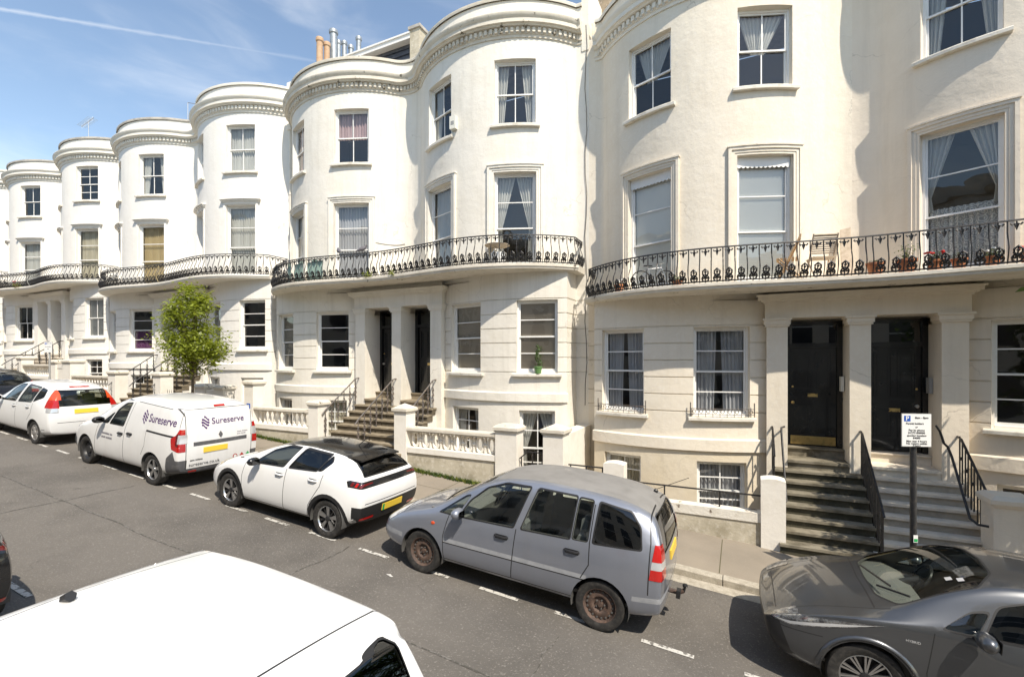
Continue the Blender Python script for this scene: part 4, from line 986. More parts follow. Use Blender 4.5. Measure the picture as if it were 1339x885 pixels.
def low_wall(label, u0, u1, v0, v1, ztop, mat='rough_wall', coping='wall_paint', ch=0.17, cat='wall', zlo=None):
    t = thing('garden_wall', label, cat, ((u0+u1)/2, (v0+v1)/2, pav_z((u0+u1)/2)), 'low garden walls'); org = t.location
    m = MB().mat(mat); m.box(u0, u1, v0, v1, pav_z(u1)-0.3 if zlo is None else zlo, ztop-ch); m.build('wall_face', t, org)
    m = MB().mat(coping); m.box(u0, u1, v0-0.02, v1+0.02, ztop-ch, ztop); m.build('coping', t, org)
    return t
principled('flaking_coping', (0.74, 0.70, 0.62), rough=0.85, noise=(4, (0.62, 0.57, 0.48), 0.45, 0.7), spots=(4.2, (0.16, 0.12, 0.09), 0.60), bump=(20, 0.6, 0.02))
# cream house (right)
low_wall('low wall with flaking white coping before the cream house', -2.15, 0.35, 9.68, 9.90, 0.71, coping='flaking_coping')
low_wall('low wall at the left of the white round topped pillar', -3.45, -2.55, 9.68, 9.90, 0.70, coping='wall_paint')
pier('round topped white pillar in the area railing', -2.54, -2.12, 9.62, 9.94, 1.38, 'round')
pier('round topped cream pier left of the dark steps', 0.34, 0.73, 9.62, 9.95, 1.36, 'round')
pier('beige pier with moulded cap at the right of the pale steps', 3.47, 3.95, 9.66, 10.08, 1.42, 'flat', 'stucco_pinkish')
low_wall('beige wall running on to the right from the capped pier', 3.98, 7.6, 9.70, 10.02, 1.30, mat='stucco_pinkish', coping='stucco_pinkish')
def bar_rail(label, pts, posts, zfoot, bars=0, r=0.016, cat='railing'):
    m = MB().mat('black_iron'); m.tube(pts, r, 6)
    for (u, v, zt) in posts: m.tube([(u, v, zfoot(u)), (u, v, zt)], r*0.9, 6)
    return tag(m.build('area_railing', org=posts[0][:2]+(zfoot(posts[0][0]),)), label, cat, 'area railings')
bar_rail('single bar black railing on the flaking low wall', [(-2.13, 9.79, 1.00), (0.36, 9.79, 1.00)], [(-1.35, 9.79, 1.00), (-0.35, 9.79, 1.00)], lambda u: 0.70)
bar_rail('single bar black railing beside the white pillar', [(-3.35, 9.79, 1.22), (-2.53, 9.79, 1.22)], [(-3.30, 9.79, 1.22), (-2.95, 9.79, 1.22), (-2.60, 9.79, 1.22)], lambda u: 0.69)
# weathered pair (middle)
pier('tall capped pier between the brown steps and the ring balustrade', -7.98, -7.60, 9.63, 10.01, 2.30, 'peak')
bal_wall('garden wall with a balustrade of white stone rings', -7.58, -5.08, 1.78, 'oval')
pier('plain white pier at the end of the ring balustrade', -5.06, -4.52, 9.63, 10.0, 2.00, 'flat')
pier('peaked white pier beside the rear of the silver car', -3.88, -3.42, 9.63, 10.05, 2.02, 'peak')
low_wall('white flank wall running back from the peaked pier', -3.80, -3.50, 10.06, 11.95, 1.80, mat='wall_paint', ch=0.06, zlo=-0.3)
bar_rail('small iron gate rail between the two white piers', [(-4.50, 9.75, 1.25), (-4.3, 9.75, 1.42), (-3.9, 9.75, 1.42)], [(-4.45, 9.75, 1.29), (-4.18, 9.75, 1.42), (-3.95, 9.75, 1.42)], lambda u: pav_z(u))
pier('capped pier at the left foot of the brown steps', -11.05, -10.68, 9.63, 10.02, 2.33, 'flat')
bal_wall('garden wall with a balustrade of small turned posts', -13.40, -11.07, 2.04, 'bottle')
pier('tall pier at the far end of the turned balustrade', -13.82, -13.42, 9.63, 10.02, 2.86, 'flat')
# white pair behind the tree
pier('white pier behind the van at the tree side', -15.25, -14.85, 9.63, 10.02, 2.66, 'flat')
pier('white pier just right of the tree trunk', -16.35, -15.80, 9.63, 10.02, 2.68, 'flat')
low_wall('white wall between the piers behind the van', -15.78, -15.27, 9.68, 9.94, 2.50, mat='wall_paint')
pier('white pier right of the black railed steps', -18.75, -18.30, 9.63, 10.05, 3.05, 'flat')
pier('white pier left of the black railed steps', -21.75, -21.25, 9.63, 10.05, 3.08, 'flat')
bal_wall('far balustraded wall behind the white hatchback', -24.6, -21.80, 2.85, 'bottle')
pier('broad white pier behind the small parking sign', -25.3, -24.65, 9.63, 10.1, 3.5, 'flat')
pier('narrow white pier next to the broad one', -26.3, -25.9, 9.63, 10.1, 3.48, 'flat')
m_ = low_wall('white screen wall joining the two far piers', -25.88, -25.32, 9.70, 10.0, 3.30, mat='wall_paint')
bal_wall('farthest balustraded wall above the dark estate car', -29.0, -26.4, 3.28, 'bottle')
pier('far white pier by the pale steps', -29.5, -29.05, 9.63, 10.05, 3.65, 'flat')
pier('farthest white pier at the left edge', -33.0, -32.5, 9.63, 10.05, 3.8, 'flat')
# spiked railing under the tree
m = MB().mat('black_iron')
for (ua, ub) in ((-18.25, -16.40), (-14.8, -13.86)):
    for z in (0.28, 0.78):
        m.tube([(ua, 9.8, pav_z(ua)+z), (ub, 9.8, pav_z(ub)+z)], 0.014, 4)
    x = ua+0.06
    while x < ub: m.tube([(x, 9.8, pav_z(x)), (x, 9.8, pav_z(x)+0.86), (x, 9.8, pav_z(x)+0.95)], [0.010, 0.010, 0.002], 4); x += 0.125
    tag(m.build('spiked_railing', org=(ua, 9.8, pav_z(ua))), 'low spiked black railing %s' % ('under the small tree' if ua < -16 else 'between the white pier and the tall pier'), 'railing', 'area railings'); m = MB().mat('black_iron')
# ------------------------------------------------------------------ vehicles (front towards -x, left side towards -y)
def lerp(tab, x):
    if x <= tab[0][0]: return tab[0][1]
    for (a, p), (b, q) in zip(tab, tab[1:]):
        if x <= b: return p+(q-p)*(x-a)/max(b-a, 1e-6)
    return tab[-1][1]
def hull_mesh(P):
    """subdivision body from longitudinal stations; eight points per half ring, capped nose and tail"""
    L, W, H = P['L'], P['W'], P['H']; hw = W/2
    rows = []
    XS = P['X']; n = len(XS)
    for i, X in enumerate(XS):
        plan = lerp(P['plan'], X)*hw
        z0 = lerp(P['z0'], X); zb = lerp(P['zbelt'], X); zt = lerp(P['ztop'], X)
        yr = lerp(P['yrail'], X)*plan; dr = lerp(P['drail'], X)
        zm = z0+(zb-z0)*0.52
        yb = lerp(P['ybelt'], X)*plan
        pts = [(0, z0), (plan*0.86, z0), (plan*0.97, z0+0.09), (plan, zm), (yb, zb), (yr, zt-dr), (yr*0.62, zt-dr*0.30), (0, zt)]
        row = []
        for (y, z) in pts:
            x = X
            wn_ = P['nosew'][i] if i < len(P['nosew']) else 0
            if wn_: x += wn_*lerp(P['nose'], z)
            k = n-1-i
            wt_ = P['tailw'][k] if k < len(P['tailw']) else 0
            if wt_: x += wt_*lerp(P['tail'], z)
            row.append((x, y, z))
        rows.append(row)
    bm = bmesh.new(); cl = bm.edges.layers.float.new('crease_edge')
    NR = 8; V = {}
    def vert(i, j, s):
        if j in (0, 7): s = 0
        k = (i, j, s)
        if k not in V: x, y, z = rows[i][j]; V[k] = bm.verts.new((x, s*y if s else 0.0, z))
        return V[k]
    for i in range(n-1):
        for j in range(NR-1):
            for s in (1, -1):
                f = [vert(i, j, s), vert(i+1, j, s), vert(i+1, j+1, s), vert(i, j+1, s)]
                bm.faces.new(f if s < 0 else f[::-1])
    def cap(i, sign, bulge):
        C = {}
        def cv(j, c):                          # c: 0 edge, 1 inner, 2 centre, for s side
            return None
        for s in (1, -1):
            for j in range(1, 5):
                pass
        inner = {}
        def iv(j, s, c):
            if c == 0: return vert(i, j, s)
            if j == 5: return vert(i, 6, s) if c == 1 else vert(i, 7, 0)
            key = (j, s if c == 1 else 0, c)
            if key not in inner:
                x, y, z = rows[i][j]; inner[key] = bm.verts.new((x+bulge*sign*(0.75 if c == 1 else 1.0), s*y*0.60 if c == 1 else 0.0, z))
            return inner[key]
        for s in (1, -1):
            for j in range(1, 5):
                for c in (0, 1):
                    try: f = bm.faces.new([iv(j, s, c), iv(j+1, s, c), iv(j+1, s, c+1), iv(j, s, c+1)])
                    except ValueError: continue
            # bottom flap to the centre keel
        for s in (1, -1):
            bm.faces.new([iv(1, s, 0), iv(1, s, 1), vert(i, 0, 0)])
            bm.faces.new([iv(1, s, 1), iv(1, s, 2), vert(i, 0, 0)])
    cap(0, -1, P.get('nose_bulge', 0.05)); cap(n-1, 1, P.get('tail_bulge', 0.04))
    bm.verts.ensure_lookup_table()
    bmesh.ops.recalc_face_normals(bm, faces=bm.faces)
    def crease(i0, i1, j, val):
        for i in range(i0, min(i1, n-1)):
            for s in (1, -1):
                e = bm.edges.get((vert(i, j, s), vert(i+1, j, s)))
                if e: e[cl] = val
    def crease_ring(i, j0, j1, val):
        for j in range(j0, j1):
            for s in (1, -1):
                e = bm.edges.get((vert(i, j, s), vert(i, j+1, s)))
                if e: e[cl] = val
    for (kind, *a) in P.get('creases', ()):
        if kind == 'row': crease(*a)
        else: crease_ring(a[0] % n, *a[1:])
    me = bpy.data.meshes.new('hull'); bm.to_mesh(me); bm.free()
    o = bpy.data.objects.new('hull', me); col.objects.link(o)
    md = o.modifiers.new('s', 'SUBSURF'); md.levels = P.get('sub', 2); md.render_levels = md.levels
    bpy.context.view_layer.update()
    em = bpy.data.meshes.new_from_object(o.evaluated_get(bpy.context.evaluated_depsgraph_get()))
    bpy.data.objects.remove(o); bpy.data.meshes.remove(me)
    b = bmesh.new(); b.from_mesh(em); bpy.data.meshes.remove(em)
    xs = [v.co.x for v in b.verts]; ys = [v.co.y for v in b.verts]; zs = [v.co.z for v in b.verts]
    x0, x1, ym, z0, z1 = min(xs), max(xs), max(ys), min(zs), max(zs); zlow = min(z for _, z in P['z0'])
    for v in b.verts:
        v.co = ((v.co.x-x0)/(x1-x0)*L, v.co.y/ym*hw, zlow+(v.co.z-z0)/(z1-z0)*(H-zlow))
    return b
AX = {'x': (1, 2, 0), 'y': (0, 2, 1), 'z': (0, 1, 2)}
def inpoly(p, poly):
    x, y = p; c = False; n = len(poly)
    for i in range(n):
        (x0, y0), (x1, y1) = poly[i], poly[i-1]
        if (y0 > y) != (y1 > y) and x < (x1-x0)*(y-y0)/(y1-y0)+x0: c = not c
    return c
def cut(bm, poly, axis, lo, hi, cutdepth=False):
    """slice the skin along a polygon seen along an axis, return the faces inside it between depths lo and hi"""
    ia, ib, ic = AX[axis]
    a0 = min(p[0] for p in poly)-0.01; a1 = max(p[0] for p in poly)+0.01; b0 = min(p[1] for p in poly)-0.01; b1 = max(p[1] for p in poly)+0.01
    cand = set()
    for f in bm.faces:
        vs = [v.co for v in f.verts]
        if max(v[ia] for v in vs) < a0 or min(v[ia] for v in vs) > a1 or max(v[ib] for v in vs) < b0 or min(v[ib] for v in vs) > b1: continue
        if max(v[ic] for v in vs) < lo or min(v[ic] for v in vs) > hi: continue
        cand.add(f)
    planes = []
    for i in range(len(poly)):
        p, q = poly[i-1], poly[i]
        d = (q[0]-p[0], q[1]-p[1]); l = math.hypot(*d)
        if l < 1e-6: continue
        no = Vector((0, 0, 0)); no[ia] = -d[1]/l; no[ib] = d[0]/l
        co = Vector((0, 0, 0)); co[ia] = p[0]; co[ib] = p[1]
        planes.append((co, no, (min(p[0], q[0])-0.003, max(p[0], q[0])+0.003, min(p[1], q[1])-0.003, max(p[1], q[1])+0.003)))
    if cutdepth:
        for z in (lo, hi):
            no = Vector((0, 0, 0)); no[ic] = 1; co = Vector((0, 0, 0)); co[ic] = z; planes.append((co, no, (a0, a1, b0, b1)))
    for co, no, (p0, p1, q0, q1) in planes:
        sub = []
        for f in cand:
            vs = [v.co for v in f.verts]
            if max(v[ia] for v in vs) < p0 or min(v[ia] for v in vs) > p1 or max(v[ib] for v in vs) < q0 or min(v[ib] for v in vs) > q1: continue
            sub.append(f)
        if not sub: continue
        es = {e for f in sub for e in f.edges}; vv = {v for f in sub for v in f.verts}
        r = bmesh.ops.bisect_plane(bm, geom=list(vv)+list(es)+sub, dist=1e-5, plane_co=co, plane_no=no)
        cand = {f for f in cand if f.is_valid} | {g for g in r['geom'] if isinstance(g, bmesh.types.BMFace) and g.is_valid}
        cand |= {f for g in r['geom_cut'] if isinstance(g, bmesh.types.BMEdge) and g.is_valid for f in g.link_faces}
    out = []
    for f in cand:
        if not f.is_valid: continue
        c = f.calc_center_median()
        if lo <= c[ic] <= hi and inpoly((c[ia], c[ib]), poly): out.append(f)
    return out
def rounded(poly, r=0.05, k=3):
    out = []; n = len(poly)
    for i in range(n):
        p0, p, p1 = Vector(poly[i-1]), Vector(poly[i]), Vector(poly[(i+1) % n])
        a, b = (p0-p), (p1-p); ra = min(r, a.length*0.45); rb = min(r, b.length*0.45)
        A, B = p+a.normalized()*ra, p+b.normalized()*rb
        for j in range(k+1):
            t = j/k; q = A*(1-t)**2+p*2*t*(1-t)+B*t*t; out.append((q.x, q.y))
    return out
def grow(poly, d):
    cx = sum(p[0] for p in poly)/len(poly); cy = sum(p[1] for p in poly)/len(poly)
    w = max(abs(p[0]-cx) for p in poly); h = max(abs(p[1]-cy) for p in poly)
    return [(cx+(x-cx)*(1+d/w), cy+(y-cy)*(1+d/h)) for x, y in poly]
def sides(lo, hi): return ((lo, hi), (-hi, -lo))
def obj_from_faces(bm, faces, name, matname, parent, offset=0.0, smooth=40):
    vm = {}; vs = []; fs = []
    for f in faces:
        idx = []
        for v in f.verts:
            if v not in vm: vm[v] = len(vs); vs.append(v.co-v.normal*(-offset))
            idx.append(vm[v])
        fs.append(idx)
    if not fs: return None
    m = MB().mat(matname); m.add(vs, fs)
    return m.build(name, parent, smooth=smooth, fixn=False)
def wheel(parent, x, y, r, w, style, side):
    """one wheel: the rim is the part, the tyre its child; side -1 is the car's left"""
    T = lambda a, b, c: (x+a, y+b*side, r+c)
    rr = r*0.66
    rim = MB()
    face = w*0.36
    def ring(mat, prof, n=36): rim.mat(mat); rim.lathe([(q, d) for q, d in prof], (0, 0, 0), n, 'y', T=T, cap=False)
    def spoke(a, wa, r0, r1, d0, d1, wb=None, mat='alloy'):
        rim.mat(mat); wb = wb or wa
        ca, sa = math.cos(a), math.sin(a); pts = []
        for (q, ww, d) in ((r0, wa, d0), (r1, wb, d1)):
            for s_ in (-1, 1):
                for dd in (d, d-0.03): pts.append(T(q*ca-s_*ww*sa, dd, q*sa+s_*ww*ca))
        rim.add(pts, [(0, 2, 6, 4), (1, 3, 7, 5), (0, 1, 5, 4), (2, 3, 7, 6), (0, 1, 3, 2), (4, 5, 7, 6)])
    barrel = 'alloy_dark' if style in ('twotone', 'multi', 'cover_dark') else 'rust_steel' if style == 'steel' else 'hubcap' if style == 'hubcap' else 'alloy_dark'
    if style == 'steel':
        ring('rust_steel', [(rr, -w*0.4), (rr, face), (rr*1.04, face+0.012), (rr*1.0, face+0.012), (rr*0.94, face-0.005), (rr*0.90, face-0.035), (rr*0.80, face-0.03), (rr*0.62, face-0.015), (rr*0.50, face-0.02), (rr*0.40, face-0.045), (rr*0.16, face-0.045), (rr*0.15, face-0.02), (0.001, face-0.018)])
        rim.mat('car_interior')
        for i in range(18):
            a = 2*math.pi*i/18; q = rr*0.80; rim.lathe([(0.001, face-0.018), (rr*0.062, face-0.018), (rr*0.062, face-0.05)], (0, 0, 0), 8, 'y', T=lambda p, d, z, a=a, q=q: T(p+q*math.cos(a), d, z+q*math.sin(a)))
        for i in range(5):
            a = 2*math.pi*i/5; q = rr*0.27; rim.lathe([(0.001, face-0.02), (rr*0.045, face-0.02), (rr*0.045, face-0.05)], (0, 0, 0), 6, 'y', T=lambda p, d, z, a=a, q=q: T(p+q*math.cos(a), d, z+q*math.sin(a)))
    elif style == 'hubcap':
        ring('car_interior', [(rr, -w*0.4), (rr, face-0.03), (rr*0.5, face-0.05), (0.001, face-0.05)])
        ring('hubcap', [(rr*1.03, face-0.01), (rr*1.04, face+0.008), (rr*0.95, face+0.012), (rr*0.90, face-0.005)])
        for i in range(6):
            a = 2*math.pi*i/6+0.2
            spoke(a, rr*0.17, rr*0.10, rr*0.95, face+0.012, face+0.004, rr*0.24, 'hubcap')
        ring('hubcap', [(rr*0.30, face-0.02), (rr*0.28, face+0.018), (0.001, face+0.024)])
    elif style == 'dark_steel':
        ring('black_plastic', [(rr, -w*0.4), (rr, face), (rr*1.03, face+0.01), (rr*0.93, face-0.01), (rr*0.86, face-0.05), (rr*0.60, face-0.03), (rr*0.50, face-0.05), (rr*0.42, face-0.02), (rr*0.2, face-0.015), (0.001, face-0.015)])
    else:
        ring('alloy_dark', [(rr, -w*0.4), (rr, face-0.02), (rr*0.95, face-0.07), (0.001, face-0.08)])
        ring('alloy', [(rr*1.0, face-0.03), (rr*1.03, face+0.008), (rr*0.98, face+0.012), (rr*0.93, face-0.01)])
        n = 5 if style != 'multi' else 10
        for i in range(n):
            a = 2*math.pi*i/n+0.3
            if style == 'twotone':
                for da in (-0.20, 0.20): spoke(a+da*0.5, rr*0.055, rr*0.14, rr*0.97, face-0.01, face+0.004, rr*0.085)
                spoke(a+math.pi/5, rr*0.05, rr*0.2, rr*0.9, face-0.035, face-0.02, rr*0.10, 'alloy_dark')
            elif style == 'multi':
                for da in (-0.09, 0.09): spoke(a+da, rr*0.030, rr*0.18, rr*0.97, face-0.012, face+0.003, rr*0.042)
            else: spoke(a, rr*0.12, rr*0.12, rr*0.97, face-0.01, face+0.004, rr*0.16)
        ring('alloy_dark' if style != 'five' else 'alloy', [(rr*0.22, face-0.05), (rr*0.21, face+0.002), (rr*0.12, face+0.008), (0.001, face+0.008)], 18)
    ro = rim.build('wheel', parent, smooth=35)
    t = MB().mat('rubber')
    t.lathe([(rr, -w/2+0.01), (r*0.86, -w/2), (r*0.96, -w*0.46), (r, -w*0.36), (r, w*0.36), (r*0.965, w*0.46), (r*0.88, w/2), (r*0.78, w/2-0.004), (rr*1.02, face+0.012), (rr, face)], (0, 0, 0), 40, 'y', T=T, cap=False)
    t.build('tyre', ro, smooth=35)
    return ro
def seat(m, x, y, z, w=0.46, tall=0.62):
    def T(a, b, c): return (x+a, y+b, z+c)
    m.prism([(-0.22, 0.0), (-0.24, 0.16), (-0.15, 0.19), (0.26, 0.15), (0.28, 0)], -w/2, w/2, lambda a, b, h: T(a, h, b))
    m.prism([(0.20, 0.12), (0.16, 0.25), (0.29, tall), (0.36, tall+0.02), (0.40, tall-0.04), (0.33, 0.1)], -w/2+0.02, w/2-0.02, lambda a, b, h: T(a, h, b))
    m.prism([(0.30, tall+0.05), (0.31, tall+0.20), (0.36, tall+0.23), (0.40, tall+0.19), (0.39, tall+0.05)], -0.13, 0.13, lambda a, b, h: T(a, h, b))
def make_car(P, u_front, v_c, label, name='parked_car', cat='car', group='cars parked along the street', yaw=0.0):
    """u_front: street position of the front axle"""
    F = P['axf']; L, W, H = P['L'], P['W'], P['H']; hw = W/2
    rz = road_z(u_front+P['wb']/2)
    t = thing(name, label, cat, (u_front+P['wb']/2, v_c, rz+0.002), group, (0, math.atan(GR), yaw))
    bm = hull_mesh(P)
    ox = -(F+P['wb']/2)
    for v in bm.verts: v.co.x += ox
    S = lambda poly: [(x+ox, z) for x, z in poly]
    wr = P['wr']; ra = wr+P.get('gap', 0.055)
    bm.normal_update()
    mats = [P['paint'], 'black_plastic', 'paint_faded', 'grey_bumper', 'lamp_red', 'paint_black']
    for f in bm.faces: f.material_index = 0
    def midx(n):
        if n not in mats: mats.append(n)
        return mats.index(n)
    # recolour zones and seams
    for (mat, poly, axis, lo, hi) in P.get('zones', ()):
        pl = S(poly) if axis in ('y', 'z') else poly
        rngs = sides(lo, hi) if axis == 'y' else ((lo+ox, hi+ox),) if axis == 'x' else ((lo, hi),)
        for (a, b) in rngs:
            for f in cut(bm, pl, axis, a, b): f.material_index = midx(mat)
    for (pl, axis, w) in P.get('seams', ()):
        for p, q in zip(pl, pl[1:]):
            d = Vector((q[0]-p[0], q[1]-p[1])); nrm = Vector((-d.y, d.x)).normalized()*w/2; e = d.normalized()*w*0.4
            rect = [(p[0]+nrm.x-e.x, p[1]+nrm.y-e.y), (q[0]+nrm.x+e.x, q[1]+nrm.y+e.y), (q[0]-nrm.x+e.x, q[1]-nrm.y+e.y), (p[0]-nrm.x-e.x, p[1]-nrm.y-e.y)]
            rngs = sides(0.2, 2) if axis == 'y' else ((0, 10),) if axis == 'x' else ((0.5, 3),)
            for (a, b) in rngs:
                for f in cut(bm, S(rect) if axis != 'x' else rect, axis, a, b): f.material_index = midx('black_plastic')
    # wheel arches with their flares
    for xw in (F+ox, F+ox+P['wb']):
        for (a, b) in sides(hw*0.55, 2):
            if P.get('flare'):
                rf = ra+P['flare']; pl = [(xw+rf*math.cos(q), wr+rf*math.sin(q)) for q in [2*math.pi*k/28 for k in range(28)]]
                for f in cut(bm, pl, 'y', a, b):
                    f.material_index = midx(P['flare_mat'])
            pl = [(xw+ra*math.cos(q), wr+ra*math.sin(q)) for q in [2*math.pi*k/28 for k in range(28)]]
            fs = cut(bm, pl, 'y', a, b)
            bmesh.ops.delete(bm, geom=fs, context='FACES')
        for s in (-1, 1):
            lin = MB().mat('car_interior')
            n = 20; vs = []
            for k in range(n+1):
                q = -0.25+(math.pi+0.5)*k/n
                for yy in (hw*0.965, hw*0.5): vs.append((xw+ra*1.0*math.cos(q), s*yy, wr+ra*math.sin(q)))
            lin.add(vs, [(2*k, 2*k+1, 2*k+3, 2*k+2) for k in range(n)])
            c0 = [(xw+ra*math.cos(q), s*hw*0.5, wr+ra*math.sin(q)) for q in [-0.25+(math.pi+0.5)*k/12 for k in range(13)]]
            lin.add(c0, [tuple(range(13))])
            lin.build('wheel_arch', t, smooth=30, fixn=False)
    # lamps
    for (nm, mat, poly, axis, lo, hi, off) in P.get('lamps', ()):
        pl = S(poly) if axis != 'x' else poly
        rngs = sides(lo, hi) if axis == 'y' else ((lo+ox, hi+ox),)
        pls = [pl] if axis == 'y' else [pl, [(-y, z) for y, z in pl][::-1]]
        for q in pls:
            for (a, b) in rngs:
                fs = cut(bm, q, axis, a, b, cutdepth=True); bm.normal_update()
                obj_from_faces(bm, fs, nm, mat, t, off); bmesh.ops.delete(bm, geom=fs, context='FACES')
    # glazing: black seal, then the pane itself
    for (nm, poly, axis, lo, hi, mat, seal) in P['glass']:
        pl = S(poly) if axis != 'x' else poly
        rngs = sides(lo, hi) if axis == 'y' else ((lo+ox, hi+ox),) if axis == 'x' else ((lo, hi),)
        rp = rounded(pl, P.get('winr', 0.05))
        for (a, b) in rngs:
            if seal:
                for f in cut(bm, grow(rp, seal), axis, a, b): f.material_index = midx('black_plastic')
            fs = cut(bm, rp, axis, a, b); bm.normal_update()
            obj_from_faces(bm, fs, nm, mat, t, -0.006); bmesh.ops.delete(bm, geom=fs, context='FACES')
    bm.normal_update()
    # doors leave the shell as parts
    doors = []
    for poly in P.get('doors', ()):
        for (a, b) in sides(0.35*hw, 2):
            fs = cut(bm, S(poly), 'y', a, b); bm.normal_update()
            dm = {}
            m = MB(); vm = {}; vs = []
            for f in fs:
                nm_ = mats[f.material_index]; m.mat(nm_); idx = []
                for v in f.verts:
                    if v not in vm: vm[v] = len(m.v); m.v.append(tuple(v.co))
                    idx.append(vm[v])
                m.f.append(idx); m.m.append(m.cur)
            if m.f:
                doors.append((m.build('door', t, smooth=40, fixn=False), a > 0))
            P.setdefault('_lin', []).append([[tuple(v.co-v.normal*0.03) for v in f.verts] for f in fs])
            bmesh.ops.delete(bm, geom=fs, context='FACES')
    body = MB()
    vm = {}
    for f in bm.faces:
        body.mat(mats[f.material_index]); idx = []
        for v in f.verts:
            if v not in vm: vm[v] = len(body.v); body.v.append(tuple(v.co))
            idx.append(vm[v])
        body.f.append(idx); body.m.append(body.cur)
    bo = body.build('body', t, smooth=40, fixn=False)
    # dark lining inside the shell, floor, seats, dashboard, steering wheel
    li = MB().mat(P.get('lining', 'car_interior'))
    for f in bm.faces:
        c = f.calc_center_median()
        if c.z > 0.42: li.add([v.co-v.normal*0.03 for v in f.verts], [tuple(range(len(f.verts)))])
    for grp in P.pop('_lin', []):
        for q in grp: li.add(q, [tuple(range(len(q)))])
    li.box(ox+0.5, ox+L-0.15, -hw*0.86, hw*0.86, 0.36, 0.40)
    cx = P['cowl']+ox
    li.prism([(cx-0.05, 0.40), (cx-0.05, P['cowlz']-0.05), (cx+0.30, P['cowlz']-0.02), (cx+0.52, P['cowlz']-0.10), (cx+0.50, 0.62), (cx+0.35, 0.4)], -hw*0.84, hw*0.84, lambda a, b, h: (a, h, b))
    li.build('cabin_lining', t, fixn=False)
    st = MB().mat('seat_fabric')
    sx = cx+1.02
    for y in (-0.36, 0.36): seat(st, sx, y*hw/0.87, 0.40, tall=H*0.38)
    if P.get('rear_seats', True):
        for y in (-0.43, 0, 0.43): seat(st, sx+0.88, y*hw/0.87, 0.44, 0.42, tall=H*0.36)
    st.build('seats', t, smooth=40)
    sw = MB().mat('black_plastic'); cxs, cz, cy = cx+0.60, P['cowlz']+0.0, 0.36*hw/0.87
    def wp(a, r_): return (cxs+math.sin(a)*r_*0.45, cy+math.cos(a)*r_, cz+math.sin(a)*r_*0.88)
    sw.tube([wp(2*math.pi*k/20, 0.185) for k in range(20)], 0.017, 6, closed=True)
    for a in (0, math.pi, -math.pi/2): sw.tube([wp(a, 0.18), wp(a, 0.04)], 0.016, 5)
    sw.tube([(cxs, cy, cz), (cxs-0.25, cy, cz-0.12)], 0.035, 8); sw.build('steering_wheel', t, smooth=50)
    # wheels
    for xw in (F+ox, F+ox+P['wb']):
        for s in (-1, 1):
            stl = P['rims'] if isinstance(P['rims'], str) else P['rims'][0 if xw < 0 else 1]
            wheel(t, xw, s*(hw-0.035-P.get('ww', 0.2)/2), wr, P.get('ww', 0.2), stl, s)
    # mirrors, handles, plates, extras, all seated on the skin
    from mathutils.bvhtree import BVHTree
    full = hull_mesh(P)
    for v in full.verts: v.co.x += ox
    bvh = BVHTree.FromBMesh(full)
    def on_side(x, z, s, out=0.0):
        hit = bvh.ray_cast(Vector((x+ox, s*3, z)), Vector((0, -s, 0)))
        return (hit[0].y if hit[0] is not None else s*hw)+s*out
    def on_end(y, z, front, out=0.0):
        d = 1 if front else -1
        hit = bvh.ray_cast(Vector((-d*6, y, z)), Vector((d, 0, 0)))
        return (hit[0].x if hit[0] is not None else -d*L/2)-d*out
    def on_top(x, y, out=0.0):
        hit = bvh.ray_cast(Vector((x+ox, y, 4)), Vector((0, 0, -1)))
        return (hit[0].z if hit[0] is not None else H)+out
    mx, mz = P['mirror']
    for s in (-1, 1):
        y = on_side(mx, mz, s)
        m = MB().mat(P.get('mirror_mat', P['paint']))
        prof = [(0.001, -0.02), (0.05, 0.0), (0.075, 0.05), (0.08, 0.11), (0.065, 0.18), (0.03, 0.215), (0.001, 0.22)]
        m.lathe(prof, (0, 0, 0), 14, 'y', T=lambda a, b, c: (mx+ox+a*0.95+0.02, y+s*(b+0.05), mz+c*0.95+0.05))
        m.mat('black_plastic'); m.tube([(mx+ox, y-s*0.02, mz-0.01), (mx+ox+0.01, y+s*0.09, mz+0.02)], 0.028, 6)
        m.mat('car_glass_dark'); m.box(mx+ox+0.092, mx+ox+0.098, *sorted((y+s*0.09, y+s*0.23)), mz+0.0, mz+0.10)
        m.build('wing_mirror', t, smooth=50)
    for (hx, hz, hmat) in P.get('handles', ()):
        for s in (-1, 1):
            y = on_side(hx, hz, s); m = MB()
            m.mat('black_plastic'); m.box(hx+ox-0.09, hx+ox+0.09, *sorted((y-s*0.02, y+s*0.004)), hz-0.028, hz+0.028)
            m.mat(hmat); m.tube([(hx+ox-0.10, y, hz+0.005), (hx+ox-0.06, y+s*0.028, hz+0.006), (hx+ox+0.06, y+s*0.028, hz+0.006), (hx+ox+0.10, y, hz+0.005)], 0.016, 6)
            par = None
            for d_, pos in doors:
                if (s > 0) == pos:
                    xs = [v.co.x for v in d_.data.vertices]
                    if min(xs)-0.05 <= hx+ox <= max(xs)+0.05: par = d_
            m.build('handle', par or t, smooth=50)
    if P.get('plate'):
        pz, pw = P['plate'][0], 0.52
        x = on_end(0.1, pz, False, 0.012); xt = on_end(0.1, pz+0.055, False, 0.012); xb = on_end(0.1, pz-0.055, False, 0.012)
        m = MB().mat('plate_yellow')
        y0 = P['plate'][1] if len(P['plate']) > 1 else 0
        m.add([(xb, y0-pw/2, pz-0.056), (xb, y0+pw/2, pz-0.056), (xt, y0+pw/2, pz+0.056), (xt, y0-pw/2, pz+0.056)]+[(xb-0.03, y0-pw/2, pz-0.056), (xb-0.03, y0+pw/2, pz-0.056), (xt-0.03, y0+pw/2, pz+0.056), (xt-0.03, y0-pw/2, pz+0.056)], [(0, 1, 2, 3), (4, 5, 6, 7), (0, 1, 5, 4), (1, 2, 6, 5), (2, 3, 7, 6), (3, 0, 4, 7)])
